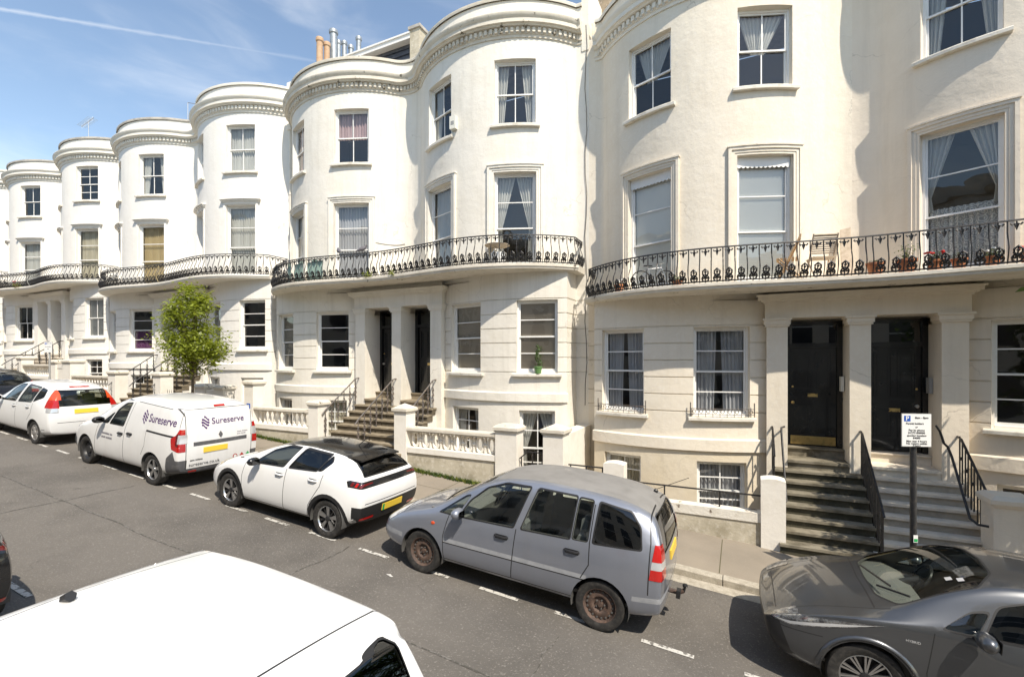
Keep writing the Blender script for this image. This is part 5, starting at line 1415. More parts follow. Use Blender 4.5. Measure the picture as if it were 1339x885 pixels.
        if P.get('green'):
            m.mat('flag_green'); e = 0.002; m.add([(xb+e, y0-pw/2, pz-0.056), (xb+e, y0-pw/2+0.05, pz-0.056), (xt+e, y0-pw/2+0.05, pz+0.056), (xt+e, y0-pw/2, pz+0.056)], [(0, 1, 2, 3)])
        m.build('number_plate', t)
    full.free(); bm.free()
    return t, ox, on_side, on_end, on_top
principled('grey_strip', (0.33, 0.34, 0.36), rough=0.45, noise=(8, (0.26, 0.27, 0.29), 0.4, 0.7))
CR = (('row', 3, 30, 5, 0.35), ('row', 0, 30, 4, 0.2), ('ring', -1, 1, 5, 0.45), ('ring', 0, 1, 5, 0.3))
# --- silver people carrier
MPV = dict(L=4.317, W=1.742, H=1.665, axf=0.87, wb=2.694, wr=0.312, ww=0.19, paint='paint_silver', rims='steel', sub=2,
    X=[0.0, 0.14, 0.5, 0.95, 1.25, 1.6, 1.95, 2.5, 3.1, 3.6, 3.95, 4.17, 4.317], nosew=[1, 0.6, 0.15], tailw=[1, 0.85, 0.45],
    nose=[(0.2, .12), (0.5, 0), (0.7, .05), (.82, .14)], tail=[(.25, -.06), (.5, 0), (.75, -.02), (1.05, -.04), (1.3, -.10), (1.6, -.24)],
    plan=[(0, .80), (.14, .90), (.5, .985), (1, 1), (3.6, 1), (4.1, .975), (4.317, .93)],
    z0=[(0, .26), (.3, .22), (4, .24), (4.317, .32)], zbelt=[(0, .60), (.14, .70), (.5, .82), (1.0, .93), (1.6, .97), (3.4, 1.06), (4.317, 1.08)],
    ztop=[(0, .66), (.14, .78), (.5, .91), (.95, 1.03), (1.25, 1.20), (1.6, 1.43), (1.95, 1.585), (2.5, 1.665), (3.1, 1.66), (3.6, 1.635), (3.95, 1.595), (4.17, 1.55), (4.317, 1.50)],
    yrail=[(0, .7), (.95, .80), (1.25, .78), (1.95, .75), (2.5, .745), (3.95, .73), (4.317, .70)], drail=[(0, .03), (.95, .05), (1.25, .06), (1.95, .07), (2.5, .075), (4.317, .075)], ybelt=[(0, .93), (.95, .96), (4.3, .96)],
    winr=0.035, lining='car_interior_light', creases=CR, cowl=0.98, cowlz=1.03, mirror=(1.50, 1.02), handles=((2.17, 0.86, 'black_plastic'), (3.17, 0.91, 'black_plastic')), plate=(0.93, ),
    zones=[('paint_faded', [(1.9, -.52), (4.12, -.50), (4.12, .50), (1.9, .52)], 'z', 1.45, 3),
           ('grey_strip', [(1.24, .575), (3.38, .61), (3.38, .665), (1.24, .635)], 'y', 0.4, 2), ('black_plastic', [(1.24, .560), (3.38, .595), (3.38, .610), (1.24, .575)], 'y', 0.4, 2),
           ('grey_strip', [(3.95, .50), (4.5, .55), (4.5, .62), (3.95, .56)], 'y', 0.3, 2), ('grey_strip', [(-.1, .46), (.5, .46), (.5, .53), (-.1, .53)], 'y', 0.0, 2)],
    seams=[([(1.30, .96), (1.24, .66), (1.26, .33)], 'y', .012), ([(2.37, 1.0), (2.345, .33)], 'y', .013), ([(3.385, 1.5), (3.385, 1.06), (3.40, .80), (3.31, .62)], 'y', .013), ([(1.26, .325), (3.22, .335)], 'y', .012),
           ([(4.05, 1.56), (4.11, 1.2), (4.13, .62)], 'y', .014), ([(-.62, .60), (.62, .60)], 'x', .014)],
    lamps=[('reversing_lamp', 'lamp_clear', [(4.14, .92), (4.6, .92), (4.6, 1.01), (4.145, 1.01)], 'y', .60, 2, .004), ('tail_light', 'lamp_red', [(4.13, .80), (4.6, .80), (4.6, 1.17), (4.16, 1.19)], 'y', .60, 2, .006),
           ('headlight', 'lamp_clear', [(-.1, .63), (.16, .62), (.42, .80), (.36, .845), (.1, .80), (-.1, .74)], 'y', .38, 2, .004)],
    glass=[('quarter_window', [(1.12, .975), (1.42, .98), (1.58, 1.27), (1.50, 1.25)], 'y', .3, 2, 'car_glass', .018),
           ('door_window', [(1.47, .985), (2.32, 1.02), (2.48, 1.545), (2.1, 1.525), (1.83, 1.425), (1.60, 1.22)], 'y', .3, 2, 'car_glass', .022),
           ('door_window', [(2.44, 1.025), (3.12, 1.055), (3.14, 1.55), (2.60, 1.55)], 'y', .3, 2, 'car_glass', .02),
           ('door_window', [(3.155, 1.06), (3.355, 1.07), (3.36, 1.545), (3.175, 1.55)], 'y', .3, 2, 'car_glass', .012),
           ('quarter_window', [(3.43, 1.075), (4.01, 1.115), (3.97, 1.34), (3.84, 1.49), (3.45, 1.535)], 'y', .3, 2, 'car_glass_dark', .022),
           ('windscreen', [(0.99, 0), (1.10, -.60), (1.78, -.52), (1.90, 0), (1.78, .52), (1.10, .60)], 'z', .95, 3, 'car_glass', .02),
           ('rear_window', [(-.60, 1.06), (.60, 1.06), (.47, 1.44), (-.47, 1.44)], 'x', 4.0, 5, 'car_glass_dark', .014)],
    doors=[[(1.265, .325), (2.35, .325), (2.375, 1.02), (2.53, 1.58), (1.95, 1.53), (1.52, 1.30), (1.30, 1.0)], [(2.36, .325), (3.22, .335), (3.31, .62), (3.395, .80), (3.385, 1.56), (2.54, 1.58), (2.38, 1.02)]])
# --- white supermini with a black roof
HATCH = dict(L=4.055, W=1.745, H=1.44, axf=0.81, wb=2.54, wr=0.325, ww=0.205, paint='paint_white', rims='twotone', sub=2, flare=0.065, flare_mat='black_plastic', gap=0.04, winr=0.04,
    X=[0.0, 0.14, 0.5, 1.0, 1.3, 1.7, 2.1, 2.5, 2.9, 3.3, 3.65, 3.9, 4.055], nosew=[1, 0.6, 0.15], tailw=[1, 0.8, 0.35],
    nose=[(0.2, .12), (0.45, 0), (0.65, .02), (.82, .14)], tail=[(.25, -.10), (.5, -.02), (.75, 0), (.95, -.03), (1.1, -.15), (1.32, -.36)],
    plan=[(0, .78), (.14, .89), (.5, .98), (1, 1), (3.2, 1), (3.7, .965), (4.055, .86)],
    z0=[(0, .24), (.3, .19), (3.6, .21), (4.055, .33)], zbelt=[(0, .58), (.14, .70), (.5, .83), (1.0, .93), (1.6, .96), (3.2, 1.06), (3.7, 1.05), (4.055, .98)],
    ztop=[(0, .64), (.14, .77), (.5, .92), (1.0, 1.02), (1.3, 1.14), (1.7, 1.32), (2.1, 1.41), (2.5, 1.44), (2.9, 1.43), (3.3, 1.415), (3.65, 1.385), (3.9, 1.35), (4.055, 1.31)],
    yrail=[(0, .7), (1.0, .80), (1.3, .76), (2.1, .68), (2.9, .67), (3.5, .65), (4.055, .62)], drail=[(0, .03), (1.0, .05), (1.3, .06), (2.1, .075), (3.3, .08), (4.055, .09)], ybelt=[(0, .93), (1, .96), (4.1, .95)],
    creases=CR, cowl=1.0, cowlz=1.02, mirror=(1.60, 0.99), mirror_mat='paint_black', handles=((2.18, 0.88, 'paint_white'), (3.0, 0.92, 'paint_white')), plate=(0.52, ), green=True,
    zones=[('paint_black', [(1.95, -.535), (4.1, -.50), (4.1, .50), (1.95, .535)], 'z', 1.15, 3),
           ('black_plastic', [(-.86, .30), (.86, .30), (.80, .62), (-.80, .62)], 'x', 3.85, 6),
           ('black_plastic', [(1.15, .20), (3.05, .20), (3.05, .245), (1.15, .245)], 'y', 0.4, 2), ('black_plastic', [(-.8, .2), (.8, .2), (.75, .52), (-.75, .52)], 'x', -1, .2)],
    seams=[([(1.24, .95), (1.19, .7), (1.20, .30)], 'y', .011), ([(2.33, 1.0), (2.305, .28)], 'y', .012), ([(3.20, 1.04), (3.17, .85), (2.94, .5), (2.90, .28)], 'y', .012), ([(1.2, .29), (2.9, .29)], 'y', .012), ([(-.66, .665), (.66, .665)], 'x', .014)],
    lamps=[('tail_light', 'lamp_red_dark', [(3.77, .955), (3.82, .95), (3.84, 1.01), (3.79, 1.015)], 'y', .45, 2, .006), ('tail_light', 'lamp_red', [(3.85, .945), (3.895, .94), (3.91, 1.0), (3.867, 1.005)], 'y', .45, 2, .006), ('tail_light', 'lamp_red_dark', [(3.925, .935), (3.97, .93), (3.98, .985), (3.94, .99)], 'y', .45, 2, .006),
           ('light_bar', 'paint_black', [(3.69, 1.02), (3.74, .935), (4.2, .905), (4.2, .995), (3.74, 1.035)], 'y', .0, 2, .004),
           ('reflector', 'lamp_red', [(.45, .40), (.72, .40), (.72, .44), (.45, .44)], 'x', 3.8, 6, .006),
           ('headlight', 'lamp_clear', [(-.1, .62), (.16, .62), (.55, .82), (.45, .87), (.1, .76), (-.1, .70)], 'y', .40, 2, .004)],
    glass=[('door_window', [(1.44, .985), (2.23, 1.03), (2.42, 1.345), (2.12, 1.335), (1.80, 1.23)], 'y', .3, 2, 'car_glass', .03),
           ('door_window', [(2.37, 1.04), (3.03, 1.085), (3.16, 1.33), (2.56, 1.35)], 'y', .3, 2, 'car_glass_dark', .03), ('quarter_window', [(3.06, 1.088), (3.15, 1.10), (3.27, 1.24), (3.19, 1.325)], 'y', .3, 2, 'car_glass_dark', .02),
           ('windscreen', [(1.08, 0), (1.18, -.60), (1.98, -.51), (2.08, 0), (1.98, .51), (1.18, .60)], 'z', .95, 3, 'car_glass', .02),
           ('rear_window', [(-.58, 1.09), (.58, 1.09), (.47, 1.29), (-.47, 1.29)], 'x', 3.5, 5, 'car_glass_dark', .02)],
    doors=[[(1.2, .29), (2.31, .29), (2.335, 1.0), (2.50, 1.36), (1.98, 1.36), (1.6, 1.20), (1.25, .98)], [(2.32, .29), (2.90, .29), (2.94, .5), (3.17, .85), (3.22, 1.06), (3.31, 1.24), (3.2, 1.35), (2.51, 1.37), (2.345, 1.0)]])
# --- white panel van
VAN = dict(L=4.486, W=1.86, H=1.82, axf=0.88, wb=2.716, wr=0.325, ww=0.205, paint='paint_white_dusty', rims=('dark_steel', 'five'), sub=2, winr=0.05, rear_seats=False,
    X=[0.0, 0.14, 0.45, 0.9, 1.25, 1.7, 2.15, 2.6, 3.2, 3.8, 4.15, 4.36, 4.486], nosew=[1, 0.6, 0.15], tailw=[1, 0.9, 0.5],
    nose=[(0.2, .10), (0.5, 0), (0.75, .02), (.95, .12)], tail=[(.25, -.07), (.5, 0), (.75, -.015), (1.1, -.02), (1.4, -.05), (1.8, -.14)],
    plan=[(0, .80), (.14, .90), (.45, .975), (1, 1), (3.8, 1), (4.2, .985), (4.486, .94)],
    z0=[(0, .24), (.3, .20), (4, .24), (4.486, .34)], zbelt=[(0, .62), (.14, .78), (.45, .92), (.9, 1.0), (1.6, 1.03), (4.486, 1.10)],
    ztop=[(0, .70), (.14, .88), (.45, 1.02), (.9, 1.13), (1.25, 1.27), (1.7, 1.55), (2.15, 1.73), (2.6, 1.80), (3.2, 1.82), (3.8, 1.81), (4.15, 1.79), (4.36, 1.76), (4.486, 1.72)],
    yrail=[(0, .7), (.9, .82), (1.25, .82), (2.15, .78), (2.6, .79), (4.15, .80), (4.486, .79)], drail=[(0, .03), (.9, .06), (1.25, .07), (2.15, .09), (2.6, .09), (4.486, .09)], ybelt=[(0, .93), (.9, .965), (4.5, .975)],
    creases=CR+(('ring', -1, 5, 7, 0.45),), cowl=1.0, cowlz=1.10, mirror=(1.66, 1.10), mirror_mat='black_plastic', handles=((2.37, 0.92, 'black_plastic'), (2.73, 0.96, 'black_plastic')), plate=(0.80, -0.12),
    zones=[('grey_bumper', [(4.02, .20), (4.6, .20), (4.6, .62), (4.37, .64), (4.30, .82), (4.12, .66)], 'y', .0, 2), ('grey_bumper', [(-.1, .2), (.35, .2), (.42, .55), (.3, .60), (-.1, .52)], 'y', .0, 2),
           ('paint_white_dusty', [(-.70, .44), (.70, .44), (.70, 1.7), (-.70, 1.7)], 'x', 4.1, 6), ('grey_bumper', [(-.58, .90), (.60, .90), (.60, .985), (-.58, .985)], 'x', 4.1, 6),
           ('black_plastic', [(3.33, 1.10), (4.30, 1.085), (4.30, 1.125), (3.33, 1.14)], 'y', .5, 2), ('grey_bumper', [(1.22, .22), (3.25, .22), (3.25, .27), (1.22, .27)], 'y', .5, 2)],
    seams=[([(1.40, 1.0), (1.33, .7), (1.30, .30)], 'y', .012), ([(2.62, 1.62), (2.52, 1.05), (2.50, .30)], 'y', .013), ([(3.33, 1.12), (3.33, .8), (3.22, .60)], 'y', .010), ([(1.3, .29), (3.2, .29)], 'y', .012), ([(2.75, 1.66), (4.0, 1.64)], 'y', .012),
           ([(-.72, .44), (.72, .44), (.72, 1.66), (-.72, 1.66), (-.72, .44)], 'x', .013), ([(4.33, 1.6), (4.37, 1.3)], 'y', .012)],
    lamps=[('tail_light', 'lamp_clear', [(4.40, .98), (4.46, .98), (4.45, 1.16), (4.39, 1.16)], 'y', .70, 2, .006), ('tail_light', 'lamp_red_dark', [(4.36, .93), (4.43, .92), (4.42, 1.19), (4.33, 1.16)], 'y', .70, 2, .006), ('tail_light', 'lamp_red', [(4.20, 1.07), (4.26, .86), (4.45, .81), (4.6, .84), (4.6, 1.26), (4.38, 1.27), (4.33, 1.15)], 'y', .735, 2, .005),
           ('brake_light', 'lamp_red', [(.0, 1.685), (.12, 1.685), (.12, 1.725), (.0, 1.725)], 'x', 4.0, 6, .006), ('reflector', 'lamp_red', [(.50, .36), (.66, .36), (.66, .40), (.50, .40)], 'x', 4.1, 6, .005),
           ('headlight', 'lamp_clear', [(-.1, .70), (.16, .70), (.40, .86), (.42, .95), (.1, .92), (-.1, .84)], 'y', .42, 2, .004)],
    glass=[('door_window', [(1.86, 1.09), (2.43, 1.105), (2.51, 1.60), (2.24, 1.56), (2.02, 1.40)], 'y', .3, 2, 'car_glass', .025), ('quarter_window', [(1.52, 1.075), (1.79, 1.085), (1.93, 1.32), (1.86, 1.30)], 'y', .3, 2, 'car_glass', .02),
           ('windscreen', [(1.10, 0), (1.22, -.66), (2.05, -.58), (2.16, 0), (2.05, .58), (1.22, .66)], 'z', 1.05, 3, 'car_glass', .02)],
    doors=[[(1.30, .29), (2.495, .29), (2.515, 1.05), (2.615, 1.64), (2.2, 1.64), (1.8, 1.40), (1.42, 1.05)]])
# --- white compact people carrier further up
MINI = dict(L=4.21, W=1.69, H=1.60, axf=0.86, wb=2.61, wr=0.305, ww=0.19, paint='paint_white', rims='hubcap', sub=2, winr=0.05,
    X=[0.0, 0.14, 0.5, 1.0, 1.3, 1.7, 2.1, 2.5, 2.95, 3.4, 3.75, 4.04, 4.21], nosew=[1, 0.6, 0.15], tailw=[1, 0.85, 0.45], nose=MPV['nose'], tail=[(.25, -.06), (.5, 0), (.75, -.02), (1.0, -.05), (1.3, -.15), (1.55, -.30)],
    plan=[(0, .8), (.14, .9), (.5, .98), (1, 1), (3.5, 1), (3.95, .97), (4.21, .91)], z0=[(0, .26), (.3, .2), (3.8, .22), (4.21, .30)], zbelt=[(0, .6), (.14, .7), (.5, .84), (1, .94), (1.6, .97), (3.4, 1.08), (4.21, 1.0)],
    ztop=[(0, .66), (.14, .78), (.5, .93), (1.0, 1.05), (1.3, 1.18), (1.7, 1.41), (2.1, 1.56), (2.5, 1.60), (2.95, 1.60), (3.4, 1.58), (3.75, 1.55), (4.04, 1.50), (4.21, 1.45)],
    yrail=[(0, .7), (1.0, .8), (1.3, .77), (2.1, .70), (3.9, .69), (4.21, .67)], drail=MPV['drail'], ybelt=MPV['ybelt'], creases=CR, cowl=1.0, cowlz=1.04, mirror=(1.55, 1.0), handles=((2.3, .90, 'paint_white'), (3.1, .95, 'paint_white')), plate=(0.90, ),
    zones=[('black_plastic', [(3.85, .42), (3.98, .42), (3.98, .435), (3.85, .435)], 'y', .5, 2)],
    seams=[([(1.30, .96), (1.25, .66), (1.27, .30)], 'y', .012), ([(2.42, 1.0), (2.40, .30)], 'y', .012), ([(3.32, 1.06), (3.30, .8), (3.12, .6)], 'y', .012), ([(1.3, .3), (3.1, .3)], 'y', .012), ([(-.6, .62), (.6, .62)], 'x', .014)],
    lamps=[('tail_light', 'lamp_clear', [(4.0, .89), (4.5, .88), (4.5, 1.0), (3.97, 1.0)], 'y', .58, 2, .006), ('tail_light', 'lamp_orange', [(3.86, 1.20), (4.5, 1.20), (4.5, 1.46), (3.80, 1.46)], 'y', .50, 2, .006), ('tail_light', 'lamp_red', [(3.90, 1.0), (4.5, 1.0), (4.5, 1.2), (3.86, 1.2)], 'y', .56, 2, .006),
           ('brake_light', 'lamp_red', [(-.01, 1.49), (.22, 1.49), (.22, 1.52), (-.01, 1.52)], 'x', 3.5, 6, .006), ('headlight', 'lamp_clear', [(-.1, .63), (.16, .62), (.5, .80), (.4, .87), (.1, .80), (-.1, .74)], 'y', .38, 2, .004)],
    glass=[('door_window', [(1.55, .99), (2.32, 1.03), (2.45, 1.47), (2.12, 1.45), (1.85, 1.32)], 'y', .3, 2, 'car_glass', .025), ('door_window', [(2.47, 1.035), (3.22, 1.09), (3.28, 1.46), (2.60, 1.48)], 'y', .3, 2, 'car_glass', .025), ('quarter_window', [(3.30, 1.10), (3.66, 1.24), (3.60, 1.42), (3.34, 1.46)], 'y', .3, 2, 'car_glass_dark', .02),
           ('windscreen', [(1.08, 0), (1.18, -.6), (1.95, -.52), (2.06, 0), (1.95, .52), (1.18, .6)], 'z', .95, 3, 'car_glass', .02), ('rear_window', [(-.58, 1.05), (.58, 1.05), (.54, 1.43), (-.54, 1.43)], 'x', 3.4, 5, 'car_glass', .015)],
    doors=[[(1.28, .3), (2.405, .3), (2.425, 1.0), (2.54, 1.52), (1.95, 1.48), (1.3, 1.0)], [(2.415, .3), (3.1, .3), (3.3, .8), (3.32, 1.5), (2.55, 1.52), (2.435, 1.0)]])
# --- graphite crossover
SUV = dict(L=4.36, W=1.795, H=1.585, axf=0.95, wb=2.64, wr=0.345, ww=0.225, paint='paint_graphite', lining='car_interior_light', rims='multi', sub=3, flare=0.06, flare_mat='paint_graphite', gap=0.045, winr=0.05,
    X=[0.0, 0.12, 0.45, 0.85, 1.15, 1.5, 1.9, 2.3, 2.8, 3.3, 3.75, 4.12, 4.36], nosew=[1, 0.75, 0.25], tailw=[1, 0.8, 0.4], nose=[(0.2, .20), (0.42, .05), (0.6, 0), (.80, .03), (.95, .10)], tail=[(.25, -.10), (.5, 0), (.9, -.02), (1.1, -.15), (1.5, -.55)],
    plan=[(0, .74), (.12, .87), (.45, .965), (.95, 1), (1.6, .975), (2.6, .985), (3.5, 1), (4.0, .95), (4.36, .84)],
    z0=[(0, .26), (.3, .22), (3.8, .24), (4.36, .34)], zbelt=[(0, .60), (.12, .70), (.45, .835), (.85, .94), (1.5, 1.0), (3.2, 1.14), (4.36, 1.1)],
    ztop=[(0, .60), (.12, .72), (.45, .885), (.85, 1.0), (1.15, 1.09), (1.5, 1.32), (1.9, 1.49), (2.3, 1.545), (2.8, 1.55), (3.3, 1.51), (3.75, 1.42), (4.12, 1.28), (4.36, 1.18)],
    yrail=[(0, .72), (.85, .80), (1.15, .80), (1.5, .75), (2.0, .69), (2.8, .67), (3.75, .62), (4.36, .58)], drail=[(0, .03), (.85, .05), (1.15, .05), (1.9, .07), (2.8, .09), (4.36, .09)], ybelt=[(0, .93), (.85, .965), (1.5, .95), (3.3, .93), (4.36, .93)],
    creases=(('row', 1, 30, 5, 0.45), ('row', 0, 6, 4, 0.5), ('ring', -1, 1, 5, 0.45), ('ring', 0, 1, 5, 0.4)), cowl=1.05, cowlz=1.06, mirror=(1.74, 1.03), handles=((2.55, .92, 'paint_graphite'), ), plate=(0.85, ),
    zones=[('black_plastic', [(-.62, .36), (.62, .36), (.52, .60), (-.52, .60)], 'x', -2, .5), ('black_plastic', [(-.80, .36), (-.56, .34), (-.52, .56), (-.70, .68)], 'x', -2, .8), ('black_plastic', [(.56, .34), (.80, .36), (.70, .68), (.52, .56)], 'x', -2, .8), ('black_plastic', [(.07, .60), (.16, .66), (.31, .34), (.20, .32)], 'y', .4, 2), ('black_plastic', [(-.1, .34), (.15, .34), (.09, .56), (-.1, .56)], 'y', .0, .60), ('paint_black', [(-.1, .20), (.55, .20), (.55, .27), (-.1, .30)], 'y', .0, 2), ('black_plastic', [(1.45, .22), (3.05, .22), (3.05, .34), (1.45, .34)], 'y', .4, 2)],
    seams=[([(1.44, .98), (1.40, .6), (1.44, .3)], 'y', .010), ([(2.62, 1.05), (2.60, .3)], 'y', .010), ([(.06, .60), (.55, .66)], 'y', .010), ([(.16, -.58), (1.12, -.72)], 'z', .012), ([(.16, .58), (1.12, .72)], 'z', .012), ([(.14, -.5), (.14, .5)], 'z', .010), ([(1.0, -.68), (.97, 0), (1.0, .68)], 'z', .016)],
    lamps=[('running_light', 'lamp_clear', [(.12, .665), (.26, .668), (.64, .795), (1.0, .925), (.62, .82), (.27, .70)], 'y', .585, 2, .006), ('headlight', 'lamp_smoked', [(.08, .655), (.26, .655), (.64, .785), (1.06, .94), (.70, .875), (.36, .795), (.12, .73)], 'y', .585, 2, .004), ('tail_light', 'lamp_red', [(3.9, .98), (4.5, .95), (4.5, 1.06), (3.85, 1.1)], 'y', .5, 2, .005)],
    glass=[('quarter_window', [(1.50, 1.045), (1.75, 1.05), (1.86, 1.25), (1.72, 1.215)], 'y', .3, 2, 'car_glass', .022), ('door_window', [(1.81, 1.05), (2.58, 1.09), (2.66, 1.43), (2.26, 1.435), (1.93, 1.31)], 'y', .3, 2, 'car_glass_dark', .025), ('door_window', [(2.70, 1.10), (3.35, 1.18), (3.42, 1.28), (3.2, 1.38), (2.78, 1.42)], 'y', .3, 2, 'car_glass_dark', .025),
           ('windscreen', [(1.04, 0), (1.06, -.45), (1.20, -.67), (1.80, -.59), (1.97, -.35), (2.0, 0), (1.97, .35), (1.80, .59), (1.20, .67), (1.06, .45)], 'z', .98, 3, 'car_glass', .02), ('rear_window', [(-.5, 1.14), (.5, 1.14), (.45, 1.36), (-.45, 1.36)], 'x', 3.2, 5, 'car_glass_dark', .02)],
    doors=[[(1.44, .3), (2.605, .3), (2.625, 1.05), (2.72, 1.47), (2.25, 1.46), (1.75, 1.22), (1.45, 1.0)]])
import copy
mpv, ox, sd_, en_, tp_ = make_car(MPV, -4.32+0.03, 6.60, 'silver people carrier with rusty steel wheels and a faded roof')
m = MB().mat('black_plastic'); X0 = 3.98+ox
m.lathe([(0.03, 0), (0.028, 0.03), (0.012, 0.05)], (X0, 0.30, tp_(3.98, 0.30)), 8); m.tube([(X0, .30, tp_(3.98, .30)+0.04), (X0+0.42, .30, tp_(3.98, .30)+0.28)], 0.005, 4); m.build('aerial', mpv)
m = MB().mat('rust_steel'); xr = en_(0, .42, False); m.tube([(xr-0.15, 0, .36), (xr+0.10, 0, .36), (xr+0.16, 0, .40)], 0.03, 8); m.mat('black_plastic'); m.lathe([(0.001, -.03), (.028, -.02), (.034, 0), (.028, .02), (.001, .03)], (xr+0.17, 0, .47), 10); m.tube([(xr+.16, 0, .38), (xr+.17, 0, .46)], .018, 6); m.box(xr+.08, xr+.13, -.16, -.06, .35, .45); m.build('tow_bar', mpv)
m = MB().mat('lamp_orange'); m.lathe([(0.026, 0), (0.02, 0.012), (0.001, 0.014)], (0, 0, 0), 8, 'y', T=lambda a, b, c: (1.05+ox+a*1.4, sd_(1.05, .80, -1)-b, .80+c)); m.build('side_repeater', mpv)
sup, ox2, sd2, en2, tp2 = make_car(HATCH, -8.85, 6.68, 'white electric hatchback with black roof and black wheel arch trim')
m = MB().mat('paint_black')                         # roof spoiler
m.prism([(3.45, -.52), (3.74, -.49), (3.78, 0), (3.74, .49), (3.45, .52)], 0, 0.028, lambda a, b, h: (a+ox2, b, tp2(3.45, b)-0.012-(a-3.45)*0.13+h)); m.build('spoiler', sup)
m = MB().mat('black_plastic'); m.tube([(3.2+ox2, 0, tp2(3.2, 0)), (3.42+ox2, 0, tp2(3.2, 0)+.20)], 0.007, 5); m.build('aerial', sup)
van, ox3, sd3, en3, tp3 = make_car(VAN, -13.93, 6.62, 'white panel van with purple lettering on its side and rear door', cat='van', name='panel_van')
principled('letter_purple', (0.075, 0.028, 0.13), rough=0.4); principled('letter_grey', (0.20, 0.19, 0.22), rough=0.5); principled('letter_black', (0.02, 0.02, 0.025), rough=0.5)
def lettering(parent, name, s, size, mat, fn, align='LEFT', shear=0.0, bold=0.0):
    me = text_mesh(name, s, size, mat, bold=bold, align=align, shear=shear)
    me.materials.clear(); me.materials.append(MATS[mat])
    bm_ = bmesh.new(); bm_.from_mesh(me); bmesh.ops.subdivide_edges(bm_, edges=[e for e in bm_.edges if e.calc_length() > size*0.5], cuts=1)
    for v in bm_.verts: v.co = fn(v.co.x, v.co.y)
    bm_.to_mesh(me); bm_.free()
    o = bpy.data.objects.new(name, me); col.objects.link(o); o.parent = parent; return o
def emblem(parent, fn, s, mat='letter_purple'):      # slanted double-stroke mark
    m = MB().mat(mat)
    for k, (x0, y0, l) in enumerate(((0.00, -.10, .42), (-.02, .12, .62), (0.02, .34, .62), (.22, .56, .42))):
        p = [(x0+t_*l, y0-.28*t_+(0.06 if 0 < t_ < 1 else 0)*math.sin(t_*6.28)) for t_ in (0, .25, .5, .75, 1)]
        vs = [fn((a-.3)*s, (b-.2)*s) for a, b in p]+[fn((a-.3)*s, (b-.2+.15)*s) for a, b in p]
        m.add(vs, [(i, i+1, i+6, i+5) for i in range(4)])
    return m.build('emblem', parent, fixn=False)
sideT = lambda X, z, tl=0.0: (lambda x, y: Vector((X+ox3+x, sd3(X+x, z+y+tl*x, -1, .006), z+y+tl*x)))
rearT = lambda Y, z: (lambda x, y: Vector((en3(Y+x, z+y, False, .006), Y+x, z+y)))
lettering(van, 'side_lettering', 'Sureserve', 0.235, 'letter_purple', sideT(3.32, 1.385, 0.0), bold=.002)
emblem(van, sideT(3.17, 1.40), 0.27)
def wordmarks(fn, rows, h, mat):                     # lines of print too small in the photograph to read
    rr_ = random.Random(9); m = MB().mat(mat)
    for k, words in enumerate(rows):
        x = 0
        for wl_ in words:
            while wl_ > 0:
                w = h*rr_.uniform(.35, .6); y0 = -k*h*1.9; m.add([fn(x, y0), fn(x+w, y0), fn(x+w, y0+h*rr_.uniform(.7, 1)), fn(x, y0+h*rr_.uniform(.7, 1))], [(0, 1, 2, 3)]); x += w+h*.18; wl_ -= 1
            x += h*.5
    return m.build('small_lettering', van, fixn=False)
wordmarks(sideT(1.62, .83), ((11, 3), (6, 8)), .045, 'letter_grey')
lettering(van, 'rear_lettering', 'Sureserve', 0.185, 'letter_purple', rearT(-.20, 1.38), bold=.002); emblem(van, rearT(-.33, 1.38), 0.25)
lettering(van, 'rear_lettering', 'sureserve.co.uk', 0.10, 'letter_black', rearT(-.66, .52)); wordmarks(rearT(-.64, .60), ((4, 7),), .032, 'letter_black')
wordmarks(rearT(.36, 1.08), ((6, 8), (5, 6)), .026, 'letter_grey')
for (y, mt, sh) in ((.33, 'lamp_red', 'ring'), (.49, 'lamp_orange', 'dia'), (.64, 'flag_green', 'dia')):
    m = MB().mat(mt if mt != 'lamp_orange' else 'lamp_red')
    c = [rearT(y, .54)(.055*math.cos(a), .055*math.sin(a)*(1 if sh == 'ring' else 1.1)) for a in [2*math.pi*k/(16 if sh == 'ring' else 4) for k in range(16 if sh == 'ring' else 4)]]
    m.add(c, [tuple(range(len(c)))])
    if sh == 'ring':
        m.mat('plate_white'); c = [rearT(y, .54)(.036*math.cos(a), .036*math.sin(a))+Vector((.002, 0, 0)) for a in [2*math.pi*k/16 for k in range(16)]]; m.add(c, [tuple(range(16))])
    m.build('warning_sticker', van, fixn=False)
m = MB().mat('grey_bumper'); c = [rearT(-.02, 1.09)(.055*math.cos(a)*.8, .07*math.sin(a)) for a in [2*math.pi*k/4 for k in range(4)]]; m.add(c+[p+Vector((.012, 0, 0)) for p in c], [(4, 5, 6, 7)]+[(i, (i+1) % 4, 4+(i+1) % 4, 4+i) for i in range(4)]); m.build('badge', van)
make_car(MINI, -19.43, 6.62, 'white compact people carrier with tall red and orange rear lamps')
EST = copy.deepcopy(MPV); EST.pop('plate'); EST.update(L=4.5, H=1.50, paint='paint_navy', rims='five', zones=[('paint_black', [(1.9, -.56), (4.3, -.54), (4.3, .56), (1.9, .56)], 'z', 1.3, 3)])
make_car(EST, -24.9, 6.70, 'dark navy estate with black roof at the far left')
suv, ox5, sd5, en5, tp5 = make_car(SUV, 1.12, 6.72, 'graphite grey crossover with slim headlamps at the right edge')
m = MB().mat('black_plastic')                       # wipers
for (a, b) in (((1.06, .30), (1.20, -.34)), ((1.10, -.28), (1.30, -.60))): m.tube([(a[0]+ox5, a[1], tp5(a[0], a[1])+.012), (b[0]+ox5, b[1], tp5(b[0], b[1])+.012)], 0.012, 5)
m.build('wiper', suv)
m = MB().mat('plate_white')
